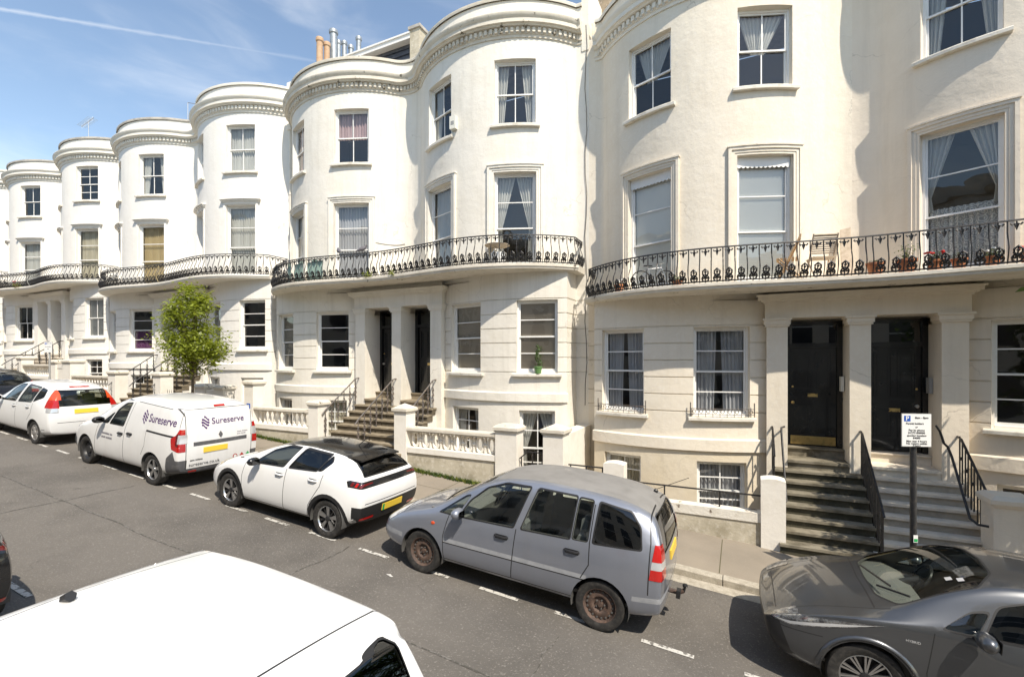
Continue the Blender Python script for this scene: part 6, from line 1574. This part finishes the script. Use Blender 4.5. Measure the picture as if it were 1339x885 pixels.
for (x, y) in ((1.62, -.44), (1.70, -.48)):
    m = MB().mat('blind_grey'); m.add([(x+ox5+a, y+b, tp5(x+a, y+b)+.004) for a, b in ((0, 0), (.05, 0), (.05, .06), (0, .06))], [(0, 1, 2, 3)]); m.build('windscreen_sticker', suv, fixn=False)
for xw in (SUV['axf'], SUV['axf']+SUV['wb']):       # raised wheel arch lips
    for s in (-1, 1):
        m = MB().mat('paint_graphite'); pts = []
        for k in range(23):
            q = math.radians(2+176*k/22); px_, pz_ = xw+.425*math.cos(q), .345+.425*math.sin(q); pts.append((px_+ox5, sd5(px_, pz_, s, -.004), pz_))
        m.tube(pts, .026, 6); m.build('arch_lip', suv, smooth=60)
lettering(suv, 'side_lettering', 'HYBRID', 0.034, 'lamp_clear', lambda x, y: Vector((1.22+ox5+x, sd5(1.22+x, .86+y, -1, .004), .86+y)))
NEAR = copy.deepcopy(VAN); NEAR.update(L=4.56, axf=.85, wb=2.68, paint='paint_white', H=1.80, rims='hubcap', sub=3,
    zones=[('grey_bumper', [(3.95, .20), (4.6, .20), (4.6, .55), (3.95, .55)], 'y', .0, 2)], seams=[([(2.62, 1.62), (2.52, 1.05), (2.50, .30)], 'y', .013), ([(1.40, 1.0), (1.33, .7), (1.30, .30)], 'y', .012), ([(3.80, -.85), (3.77, 0), (3.80, .85)], 'z', .012), ([(2.30, -.8), (2.24, 0), (2.30, .8)], 'z', .008)],
    lamps=[('tail_light', 'lamp_red', [(4.05, .84), (4.5, .84), (4.5, 1.3), (4.10, 1.28)], 'y', .72, 2, .005)], plate=(.72, 0),
    glass=VAN['glass']+[('rear_window', [(-.70, 1.14), (.70, 1.14), (.67, 1.85), (-.67, 1.85)], 'x', 3.4, 6, 'car_glass_dark', .007), ('side_window', [(2.75, 1.11), (3.45, 1.12), (3.42, 1.60), (2.75, 1.60)], 'y', .3, 2, 'car_glass_dark', .02)])
NEAR['creases'] = (('row', 4, 30, 5, 0.6), ('ring', 6, 5, 7, 0.6), ('ring', -1, 1, 5, 0.45), ('ring', -1, 5, 7, 0.5))
NEAR['H'] = 1.93; NEAR['plan'] = [(0, .80), (.14, .90), (.45, .975), (1, 1), (3.9, 1), (4.2, .99), (4.486, .965)]
NEAR['ztop'] = [(0, .70), (.14, .88), (.45, 1.02), (.9, 1.13), (1.25, 1.27), (1.7, 1.58), (2.15, 1.87), (2.6, 1.92), (3.2, 1.93), (3.8, 1.925), (4.15, 1.90), (4.36, 1.87)]
NEAR['yrail'] = [(0, .7), (.9, .82), (1.25, .84), (2.15, .86), (2.6, .87), (4.15, .86), (4.486, .82)]; NEAR['drail'] = [(0, .03), (.9, .06), (1.25, .06), (2.15, .04), (4.486, .05)]
NEAR['tail'] = [(.25, -.07), (.5, 0), (.75, -.01), (1.05, -.03), (1.4, -.22), (1.95, -.56)]
near, ox6, sd6, en6, tp6 = make_car(NEAR, -5.0, 1.36, 'white van roof close below in the foreground', name='parked_van', cat='van')
m = MB().mat('black_plastic'); m.tube([(2.30+ox6, -.05, tp6(2.30, -.05)), (2.36+ox6, -.05, tp6(2.36, -.05)+.03)], 0.03, 6); m.build('aerial_base', near)
BLK = copy.deepcopy(HATCH); BLK.update(paint='paint_black', rims='five', flare=None, green=False)
BLK.pop('flare')
make_car(BLK, -10.25, 1.50, 'black car with red rear lamp cut by the left edge in the foreground')
# ------------------------------------------------------------------ trees and plants
def leafmat(name, c, t):
    m, nt, N, L, out = newmat(name)
    d = N.new('ShaderNodeBsdfDiffuse'); tr = N.new('ShaderNodeBsdfTranslucent'); x = N.new('ShaderNodeMixShader'); x.inputs[0].default_value = 0.42
    g = N.new('ShaderNodeBsdfGlossy'); g.inputs['Roughness'].default_value = 0.45; x2 = N.new('ShaderNodeMixShader'); x2.inputs[0].default_value = 0.05
    oi = N.new('ShaderNodeNewGeometry'); r = N.new('ShaderNodeMix'); r.data_type = 'RGBA'
    r.inputs[6].default_value = (*[k*0.62 for k in c], 1); r.inputs[7].default_value = (*[min(1, k*1.35) for k in c], 1)
    L.new(oi.outputs['Random Per Island'], r.inputs['Factor'])
    L.new(r.outputs[2], d.inputs[0]); tr.inputs[0].default_value = (*t, 1)
    L.new(d.outputs[0], x.inputs[1]); L.new(tr.outputs[0], x.inputs[2]); L.new(x.outputs[0], x2.inputs[1]); L.new(g.outputs[0], x2.inputs[2]); L.new(x2.outputs[0], out.inputs['Surface'])
leafmat('leaf_lime', (0.20, 0.24, 0.03), (0.44, 0.50, 0.05)); leafmat('leaf_green', (0.06, 0.11, 0.025), (0.14, 0.22, 0.04)); leafmat('leaf_dark', (0.035, 0.065, 0.02), (0.08, 0.13, 0.03))
principled('bark', (0.15, 0.115, 0.08), rough=0.95, noise=(9, (0.09, 0.07, 0.05), 0.4, 0.65), bump=(30, 0.8, 0.02))
principled('flower_red', (0.62, 0.03, 0.02), rough=0.6); principled('flower_white', (0.75, 0.74, 0.7), rough=0.6); principled('feather', (0.16, 0.15, 0.165), rough=0.7, noise=(30, (0.09, 0.085, 0.1), 0.4, 0.6))
def leaf(m, p, n, s, rnd):
    n = n.normalized(); a = n.cross(Vector((rnd.uniform(-1, 1), rnd.uniform(-1, 1), rnd.uniform(-.4, .4))))
    if a.length < 1e-4: return
    a.normalize(); b = n.cross(a); w = s*0.42
    m.add([p-a*s*0.5, p+b*w*0.5-n*s*0.08, p+a*s*0.5-n*s*0.12, p-b*w*0.5-n*s*0.08], [(0, 1, 2), (0, 2, 3)])
def street_tree(label, base, trunk_h, crown, nclump, nleaf, size, mat, seed, lean=(0, 0), tr=0.045):
    """crown: list of (dx,dy,z,rx,rz) lobes above the base"""
    rnd = random.Random(seed)
    t = thing('street_tree', label, 'tree', base, 'young street trees'); B = Vector(base)
    tk = MB().mat('bark')
    top = B+Vector((lean[0], lean[1], trunk_h))
    tk.tube([B+Vector((0, 0, -.1)), B+Vector((lean[0]*.3+.01, lean[1]*.3, trunk_h*.35)), B+Vector((lean[0]*.7-.01, lean[1]*.7, trunk_h*.7)), top, top+Vector((.03, .02, crown[-1][2]*0.55))], [tr*1.25, tr, tr*.9, tr*.8, tr*.25], 8)
    cl = []
    for i in range(nclump):
        dx, dy, z, rx, rz = crown[i % len(crown)]
        while True:
            q = Vector((rnd.uniform(-1, 1), rnd.uniform(-1, 1), rnd.uniform(-1, 1)))
            if 0.25 < q.length < 1: break
        q = q*(q.length**-0.35)
        p = B+Vector((dx+q.x*rx, dy+q.y*rx, z+q.z*rz)); cl.append(p)
        if i % 3 == 0:
            s0 = top+Vector((0, 0, max(-.1, min(p.z-top.z-0.25, crown[-1][2]*0.5))*0.6)); mid = (s0+p)/2+Vector((0, 0, -.06)); tk.tube([s0, mid, p], [tr*.42, tr*.25, tr*.08], 5)
    tk.build('trunk', t, base, smooth=60)
    lv = MB().mat(mat)
    for p in cl:
        r = rnd.uniform(.13, .30)
        for _ in range(nleaf):
            q = Vector((rnd.gauss(0, 1), rnd.gauss(0, 1), rnd.gauss(0, .75)))*r*0.62
            leaf(lv, p+q, Vector((rnd.gauss(0, .5), rnd.gauss(0, .5), 1))+q*1.2, size*rnd.uniform(.6, 1.25), rnd)
    lv.build('crown', t, base, fixn=False)
    return t
tb = (-14.42, 8.45, pav_z(-14.55))
street_tree('small lime green street tree on the pavement beyond the white van', tb, 1.75,
    [(0.0, 0, 2.30, .60, .45), (.20, 0, 2.75, .84, .45), (-.14, 0, 3.05, .74, .5), (.05, 0, 3.5, .62, .50), (-.08, 0, 4.0, .36, .45), (.35, 0, 2.45, .62, .40)], 200, 46, 0.125, 'leaf_lime', 5)
street_tree('street tree off to the right whose leaves shade the pale steps', (5.05, 8.45, pav_z(5.05)), 2.2,
    [(0, 0, 3.2, 1.25, .8), (.2, .1, 4.0, 1.45, .9), (-.1, 0, 4.8, 1.3, .8), (0, 0, 5.5, .9, .7)], 230, 42, 0.16, 'leaf_green', 11, tr=.07)
def bush(mb, c, rx, rz, n, size, rnd, mat):
    mb.mat(mat)
    for _ in range(n):
        q = Vector((rnd.gauss(0, .5), rnd.gauss(0, .5), rnd.gauss(0, .5))); q = q*min(1, 1.0/max(q.length, .01))
        leaf(mb, Vector(c)+Vector((q.x*rx, q.y*rx, q.z*rz)), q+Vector((0, 0, .6)), size*rnd.uniform(.7, 1.3), rnd)
def pot_plant(label, base, r, h, ph, pr, mat='leaf_green', flower=None, pot='terracotta', seed=1, n=90, name='flower_pot', cat='pot plant', group='flower pots on the balcony'):
    rnd = random.Random(seed)
    t = thing(name, label, cat, base, group)
    p = MB().mat(pot); p.lathe([(r*.68, 0), (r*.92, h*.82), (r*1.05, h*.82), (r*1.08, h), (r*.93, h), (r*.9, h*.88)], base, 14); p.mat('soil'); p.lathe([(r*.9, h*.87), (0.001, h*.9)], base, 14, cap=False)
    p.build('pot', t, base, smooth=40)
    f = MB(); bush(f, (base[0], base[1], base[2]+h+ph*.5), pr, ph*.6, n, .05, rnd, mat)
    f.mat('bark')
    for k in range(4): f.tube([(base[0], base[1], base[2]+h*.8), (base[0]+rnd.uniform(-.6, .6)*pr, base[1]+rnd.uniform(-.5, .5)*pr, base[2]+h+ph*.7)], .005, 4)
    if flower:
        f.mat(flower)
        for k in range(9):
            c = (base[0]+rnd.uniform(-1, 1)*pr, base[1]+rnd.uniform(-.9, .9)*pr, base[2]+h+ph*rnd.uniform(.5, 1.0)); f.lathe([(.001, -.02), (.03, -.005), (.028, .012), (.001, .022)], c, 7)
    f.build('plant', t, base, fixn=False)
    return t
GF_R = ground_curve(5.65); UP_R = wave(RB, 0.8, VA, 5.28, 12.0, 5.65)
zR = LR['slab'][1]
def balR(t, off): a = BAL.at(BAL.s_of(abs(t)), off); return a
def on_bal(uv, lv, t, off):                     # a point on the balcony floor: t along the pair, off inside the railing
    a = BAL.at(BAL.s_of(abs(t)), -off); return (uv+(a[0] if t >= 0 else -a[0]), a[1], lv['slab'][1])
pot_plant('large terracotta pot with a leafy bush beside the leaning plank', on_bal(UVR, LR, 0.55, .24), .15, .26, .32, .20, seed=3)
pot_plant('terracotta pot of bright red geraniums on the balcony', on_bal(UVR, LR, 0.92, .22), .12, .20, .14, .13, 'leaf_dark', 'flower_red', seed=4)
pot_plant('small terracotta pot with sparse stems beside the red geraniums', on_bal(UVR, LR, 1.22, .22), .11, .19, .10, .10, 'leaf_dark', seed=5, n=30)
pot_plant('terracotta pot with a few white flowers before the lace curtain', on_bal(UVR, LR, 1.62, .22), .11, .18, .12, .12, 'leaf_green', 'flower_white', seed=6)
pot_plant('terracotta pot of dark red flowers in front of the lace curtain', on_bal(UVR, LR, 2.05, .22), .12, .19, .12, .13, 'leaf_dark', 'flower_red', seed=8, n=60)
pot_plant('terracotta pot with trailing green at the far right of the balcony', on_bal(UVR, LR, 2.5, .22), .12, .2, .2, .15, 'leaf_green', seed=9)
pot_plant('broad orange pot with little green left of the leafy bush', on_bal(UVR, LR, 0.12, .24), .14, .24, .06, .10, 'leaf_dark', seed=10, n=25)
pot_plant('orange pot at the far left end of the cream balcony', on_bal(UVR, LR, -4.75, .26), .12, .2, .1, .12, 'leaf_dark', 'flower_white', seed=12, n=30)
pot_plant('low green trough plant near the middle of the cream balcony', on_bal(UVR, LR, -3.3, .2), .10, .12, .10, .16, 'leaf_green', seed=13)
# folding wooden chairs, plank, bicycle frame-like clutter
def folding_chair(label, base, rz, mat):
    t = thing('folding_chair', label, 'chair', base, 'wooden folding chairs on the balcony', (0, 0, rz))
    f = MB().mat(mat)
    for s in (-.21, .21):
        f.tube([(s, .22, 0), (s, -.18, .88)], .016, 5); f.tube([(s*.9, -.24, 0), (s*.9, .20, .45)], .015, 5)
    f.tube([(-.21, -.17, .86), (.21, -.17, .86)], .016, 5); f.tube([(-.2, .2, .06), (.2, .2, .06)], .012, 5); f.tube([(-.19, -.22, .06), (.19, -.22, .06)], .012, 5)
    f.build('chair_frame', t)
    s_ = MB().mat(mat)
    for k in range(6): y = -.14+k*.065; s_.box(-.2, .2, y, y+.045, .44, .455)
    s_.build('seat', t); b = MB().mat(mat)
    for k in range(9): z = .52+k*.038; y = .22-.40*z/.88; b.box(-.20, .20, y-.008, y+.004, z, z+.026)
    b.build('backrest', t); return t
x, y, z = on_bal(UVR, LR, -.62, .50); folding_chair('grey slatted folding chair seen back on beside the plank', (x, y, z), 0.25, 'wood_grey')
x, y, z = on_bal(UVR, LR, -1.15, .46); folding_chair('warm wooden folding chair turned sideways before the blind', (x, y, z), 1.5, 'wood_warm')
m = MB().mat('wood_grey')
xx, yy, z = UVR-0.16, 11.62, LR['slab'][1]
m.add([(xx-.10, yy-.22, z), (xx+.12, yy-.22, z), (xx+.12, yy-.17, z), (xx-.10, yy-.17, z), (xx-.08, yy+.12, z+1.15), (xx+.10, yy+.12, z+1.18), (xx+.10, yy+.16, z+1.18), (xx-.08, yy+.16, z+1.15)], [(0, 1, 2, 3), (4, 5, 6, 7), (0, 1, 5, 4), (1, 2, 6, 5), (2, 3, 7, 6), (3, 0, 4, 7)])
tag(m.build('wooden_plank', org=(xx, yy, z)), 'pale weathered plank leaning upright against the wall behind the balcony chairs', 'plank')
# small bicycle laid against the left of the cream balcony
bx, by, bz = on_bal(UVR, LR, -3.95, .34)
t = thing('bicycle', 'dark bicycle leaning behind the railing at the left of the cream balcony', 'bicycle', (bx, by, bz), None, (0.12, 0, 0.35)); t.scale = (.72, .72, .72)
f = MB().mat('steel'); f.tube([(-.32, 0, .30), (-.12, 0, .62), (.28, 0, .66), (.42, 0, .30)], .016, 6); f.tube([(-.12, 0, .62), (.02, 0, .28), (.28, 0, .64)], .016, 6); f.tube([(-.32, 0, .30), (.02, 0, .28)], .012, 6); f.tube([(.28, 0, .66), (.25, 0, .76), (.12, .18, .78)], .012, 5); f.tube([(.25, 0, .76), (.30, -.2, .78)], .012, 5); f.build('bicycle_frame', t)
for xw in (-.32, .42):
    w_ = MB().mat('rubber'); w_.tube([(xw+.28*math.cos(a), 0, .29+.28*math.sin(a)) for a in [2*math.pi*k/20 for k in range(20)]], .018, 5, closed=True)
    w_.mat('steel')
    for k in range(8): a = math.pi*k/8; w_.tube([(xw-.27*math.cos(a), 0, .29-.27*math.sin(a)), (xw+.27*math.cos(a), 0, .29+.27*math.sin(a))], .003, 3)
    w_.build('wheel', t)
s_ = MB().mat('black_plastic'); s_.prism([(-.26, .70), (-.24, .74), (-.02, .73), (.02, .70)], -.05, .05, lambda a, b, h: (a, h, b)); s_.build('saddle', t)
# green netting and boards tied to the weathered balcony
m = MB().mat('green_mesh'); pts = [BAL.at(BAL.s_of(2.05+i*0.2), -.13) for i in range(9)]; z = LM['slab'][1]
for i in range(8):
    if i in (3, 6): continue
    a, b = pts[i], pts[i+1]; h = .56+.04*math.sin(i*2.1); m.box(-.5, .5, -.004, .004, 0, 1, T=lambda x, y, zz, a=a, b=b, h=h: (UVM-(a[0]+(b[0]-a[0])*(x+.5)), a[1]+(b[1]-a[1])*(x+.5)+y, z+.05+zz*h))
tag(m.build('garden_netting', org=(UVM-2.8, pts[4][1], z)), 'faded green netting tied inside the railing of the weathered house', 'netting')
# plants rooted in the ledge over the porch, table on the balcony
def ledge_plant(label, c, r, seed, mat='leaf_lime', n=60):
    f = MB(); bush(f, c, r, r*.7, n, .07, random.Random(seed), mat); f.mat('bark')
    rr = random.Random(seed)
    for k in range(6): f.tube([(c[0], c[1]+.05, c[2]-r*.5), (c[0]+rr.uniform(-1, 1)*r, c[1]-r*.5*rr.random(), c[2]+rr.uniform(-.6, .5)*r)], .004, 3)
    tag(f.build('ledge_plant', org=(c[0], c[1], c[2]-r*.4), fixn=False), label, 'weed', 'plants growing on the balcony ledge')
xx, yy, z = on_bal(UVM, LM, -.35, -.04); ledge_plant('yellow green weed sprouting from the ledge above the left door', (xx, yy, z+.07), .17, 3)
xx, yy, z = on_bal(UVM, LM, .55, -.05); ledge_plant('small hanging weed on the ledge right of the yellow green one', (xx, yy, z+.03), .12, 5, n=36)
xx, yy, z = on_bal(UVK, LK, -.9, .0); ledge_plant('tuft of green on the far left balcony edge', (xx, yy, z+.06), .22, 6)
bx, by, bz = on_bal(UVM, LM, 3.75, .42)
t = thing('round_table', 'small round wooden table behind the railing of the weathered balcony', 'table', (bx, by, bz)); 
m = MB().mat('wood_grey'); m.lathe([(.001, .52), (.31, .52), (.32, .53), (.31, .54), (.001, .54)], (0, 0, 0), 22); m.build('table_top', t)
for k in range(3): m = MB().mat('steel'); a = k*2.1; m.tube([(.25*math.cos(a), .25*math.sin(a), 0), (.05*math.cos(a), .05*math.sin(a), .52)], .012, 5); m.build('leg', t)
m = MB().mat('blind_white'); m.lathe([(.001, 0), (.16, 0), (.20, .30), (.19, .30), (.15, .03), (.001, .03)], (bx+.1, by-.12, bz), 16); tag(m.build('white_bucket', org=(bx+.1, by-.12, bz), smooth=40), 'white tub on the floor under the round balcony table', 'tub')
# two pigeons on the railing of the weathered balcony
def pigeon(label, p, rz):
    t = thing('pigeon', label, 'bird', p, 'pigeons on the balcony rail', (0, 0, rz))
    b = MB().mat('feather')
    sp = [(-.17, .05, .012), (-.11, .07, .03), (-.05, .095, .052), (.01, .115, .062), (.06, .14, .052), (.085, .175, .034), (.10, .205, .031), (.125, .215, .022), (.14, .212, .008)]
    b.tube([(x_, 0, z_) for x_, z_, r_ in sp], [r_ for *_, r_ in sp], 10)
    for s in (-.02, .02): b.tube([(.01, s, .06), (.015, s, 0)], .006, 4)
    b.build('body', t, smooth=60); k = MB().mat('black_plastic'); k.tube([(.14, 0, .212), (.165, 0, .203)], [.006, .001], 5); k.build('beak', t)
def on_rail(uv, lv, t, h): a = BAL.at(BAL.s_of(abs(t)), -.06); return (uv+(a[0] if t >= 0 else -a[0]), a[1], lv['slab'][1]+h)
pigeon('grey pigeon perched on the rail in front of the tall curtained window', on_rail(UVM, LM, -1.42, .715), 2.6); pigeon('grey pigeon perched alone on the rail right of the other one', on_rail(UVM, LM, -.62, .715), .6)
# topiary on the sill of the slatted blind window
t_, v_ = GF_R.at(GF_R.s_of(4.62), .04)
sx, sy, sz = UVM+t_, v_, LM['g'][0]-.01
t = thing('potted_topiary', 'tall narrow bush in a green pot on the sill before the brown blind', 'pot plant', (sx, sy, sz))
principled('pot_green', (0.12, 0.24, 0.08), rough=0.5)
p = MB().mat('pot_green'); p.lathe([(.075, 0), (.10, .15), (.108, .15), (.108, .18), (.09, .18)], (0, 0, 0), 14); p.build('pot', t, smooth=40)
f = MB(); rnd = random.Random(2); 
for k in range(14): bush(f, (rnd.gauss(0, .025), rnd.gauss(0, .025), .22+k*.036), .075+.035*math.sin(k*1.3), .06, 42, .042, rnd, 'leaf_green')
f.build('foliage', t, fixn=False)
# alarm box, red parasol in the doorway
t_, v_ = UP_R.at(UP_R.s_of(1.62+.66), .0); ax_, ay_ = UVM+t_, v_
m = MB().mat('cream_plastic'); m.box(ax_-.09, ax_+.09, ay_-.13, ay_+.02, LM['w2'][0]+.10, LM['w2'][0]+.44); m.mat('grey_plastic'); m.box(ax_-.05, ax_+.05, ay_-.134, ay_-.13, LM['w2'][0]+.2, LM['w2'][0]+.3)
tag(m.build('alarm_box', org=(ax_, ay_, LM['w2'][0]+.27)), 'cream alarm box beside the top window of the cracked cornice house', 'alarm')
m = MB().mat('cloth_red'); px, py, pz = UVM-.30, 11.80, LM['gl']+.36
m.lathe([(.02, .45), (.07, .50), (.10, .75), (.06, 1.15), (.03, 1.45), (.015, 1.5)], (px, py, pz), 10); m.mat('cloth_cream'); m.lathe([(.02, .02), (.075, .06), (.085, .30), (.07, .46), (.02, .47)], (px, py, pz), 10); m.mat('steel'); m.tube([(px, py, pz), (px, py, pz+1.55)], .012, 6)
tag(m.build('folded_parasol', org=(px, py, pz), smooth=50), 'red and cream folded parasol standing in the left doorway', 'parasol')
# cables stapled to the wall strips
def cable(label, pts, r=.009, mat='worn_iron'):
    m = MB().mat(mat); m.tube(pts, r, 4); tag(m.build('wall_cable', org=pts[0]), label, 'cable', 'cables on the house fronts')
ux = -3.62; cable('thin dark cable running down the joint between the cream and the weathered house', [(ux+.03*math.sin(k*1.7), 11.975, 12.2-k*.55) for k in range(19)])
cable('cable looped across the wall right of the netted balcony', [(UVM-.95+.12*k, UP_R.at(UP_R.s_of(abs(-.95+.12*k)), .015)[1], LM['slab'][1]+1.25-.05*math.sin(k*.5)) for k in range(7)], .007)

# ------------------------------------------------------------------ street signs
def sign(label, base, zt, w, h, lines, rz, pole_r, group='parking signs'):
    t = thing('parking_sign', label, 'sign', base, group, (0, 0, rz))
    z1 = zt-base[2]; m = MB().mat('black_iron' if pole_r > .035 else 'grey_plastic')
    m.lathe([(pole_r*1.15, 0), (pole_r*1.15, .9), (pole_r, .93), (pole_r, z1-.02), (pole_r*.8, z1)], (0, 0, 0), 12); m.build('pole', t, smooth=40)
    if pole_r > .035:
        m = MB().mat('plate_white'); m.box(-.025, .03, -pole_r*1.16-.002, -pole_r*1.1, 1.02, 1.12); m.mat('flag_green'); m.box(-.02, .026, -pole_r*1.16-.004, -pole_r*1.16-.002, 1.03, 1.07); m.mat('letter_purple'); m.box(-.03, .0, -pole_r*1.3, -pole_r*1.1, .30, .44); m.mat('plate_yellow'); m.box(-.02, .03, -pole_r*1.3, -pole_r*1.1, .12, .2); m.build('sticker', t)
    pl = MB().mat('grey_plastic'); yb = -pole_r-.025
    pl.box(-w/2, w/2, yb, yb+.012, z1-h, z1); pl.mat('plate_white'); pl.box(-w/2+.006, w/2-.006, yb-.002, yb, z1-h+.006, z1-.006)
    plate = pl.build('plate', t)
    bl = MB().mat('sign_blue'); s = h*.17; bl.box(-w/2+.03, -w/2+.03+s*1.05, yb-.004, yb-.002, z1-.03-s, z1-.03); bl.build('blue_square', plate)
    def wr(s_, x, z_, size, mat, al):
        me = text_mesh('lettering', s_, size, mat, align=al, bold=size*.02); me.materials.clear(); me.materials.append(MATS[mat])
        for v in me.vertices: v.co = (x+v.co.x, yb-.0052, z_+v.co.y)
        o = bpy.data.objects.new('lettering', me); col.objects.link(o); o.parent = plate
    wr('P', -w/2+.03+s*.52, z1-.03-s*.5, s*1.05, 'plate_white', 'CENTER')
    for (s_, x, zf, size) in lines: wr(s_, x*w, z1-h*zf, size*h, 'letter_black', 'CENTER')
principled('sign_blue', (0.01, 0.09, 0.42), rough=0.4)
sign('white parking sign on a black pole in front of the pale steps', (2.16, 8.32, pav_z(2.16)-.02), 2.75, .375, .455,
    [('8am - 8pm', .17, .125, .085), ('Permit holders', -.06, .30, .082), ('or', 0, .405, .075), ('Pay by phone', 0, .50, .082), ('01273 000000', 0, .58, .08), ('quoting location', 0, .66, .082), ('84000', 0, .735, .08), ('Max stay 4 hours', 0, .83, .082), ('No return within', 0, .90, .082), ('4 hours', 0, .96, .07)], 0.33, .038)
sign('small parking sign on a thin pole before the far white piers', (-23.3, 8.5, pav_z(-23.3)), 4.15, .32, .40, [('8am - 8pm', .15, .14, .1), ('Permit holders', 0, .45, .1), ('only', 0, .65, .1)], 0.4, .03)
# number tile on the tall white pier
m = MB().mat('sign_blue'); m.box(-13.70, -13.54, 9.618, 9.628, 1.98, 2.14); m.mat('plate_white'); m.box(-13.66, -13.58, 9.612, 9.618, 2.02, 2.10); tag(m.build('wall_tile', org=(-13.62, 9.62, 2.06)), 'small dark blue tile on the tall pier beyond the turned balustrade', 'tile')
# weeds along the wall foot: nobody could count the blades
m = MB(); rnd = random.Random(21)
def tufts(u0, u1, n, v=9.67, hmax=.13):
    for _ in range(n):
        u = rnd.uniform(u0, u1); k = rnd.random(); vv = v-abs(rnd.gauss(0, .05)); z = pav_z(u)+.005
        m.mat(rnd.choice(['leaf_lime', 'leaf_green', 'leaf_green']))
        for _j in range(rnd.randint(2, 5)):
            h = rnd.uniform(.03, hmax); a = rnd.uniform(0, 6.28); dx, dy = h*.5*math.cos(a), h*.5*math.sin(a); w = .012
            m.add([(u-w, vv, z), (u+w, vv, z), (u+dx+w*.4, vv+dy, z+h*.8), (u+dx*1.4, vv+dy*1.4, z+h)], [(0, 1, 2, 3)])
tufts(-7.5, -5.2, 260); tufts(-13.3, -11.1, 260); tufts(-10.6, -8.0, 120, 9.35, .2); tufts(1.0, 1.9, 40, 9.45, .09); tufts(-16, -14, 60)
tag(m.build('wall_foot_weeds', fixn=False), kind='stuff')
# window box flowers on the far left balcony
pot_plant('pot of red flowers on the far left balcony', on_bal(UVK, LK, -1.4, .2), .13, .2, .15, .15, 'leaf_dark', 'flower_red', seed=31)

# ------------------------------------------------------------------ the terrace across the street, behind the viewer
principled('stucco_far', (0.68, 0.62, 0.53), rough=0.9, noise=(1.2, (0.58, 0.52, 0.44), 0.4, 0.7))
principled('window_dark', (0.05, 0.055, 0.065), rough=0.1)
for i in range(15):
    ua = -66+i*6.0; zb = road_z(ua+3)
    t = thing('terraced_house', 'plain terraced house across the street behind the viewer, seen only in reflections', 'house', (ua+3, -7, zb), 'terrace across the street'); o_ = tuple(t.location)
    m = MB().mat('stucco_far'); m.box(ua, ua+5.99, -12, -6.4, zb-1, zb+11.4); m.box(ua, ua+5.99, -6.4, -6.15, zb+10.9, zb+11.2)
    m.prism([(ua, zb+11.4), (ua+5.99, zb+11.4), (ua+5.99, zb+11.5), (ua+3, zb+11.9), (ua, zb+11.5)], -12, -6.6, lambda a, b, h: (a, h, b)); m.build('wall', t, o_)
    for fl, (z, h) in enumerate(((1.2, 1.9), (4.4, 2.2), (7.7, 1.7))):
        for k in (0.9, 2.6, 4.3):
            w = MB().mat('window_dark'); w.box(ua+k, ua+k+.95, -6.42, -6.385, zb+z, zb+z+h); w.mat('white_wood'); w.box(ua+k-.06, ua+k+1.01, -6.4, -6.36, zb+z+h, zb+z+h+.08); w.box(ua+k, ua+k+.95, -6.388, -6.37, zb+z+h*.5-.03, zb+z+h*.5+.03); w.build('window', t, o_)
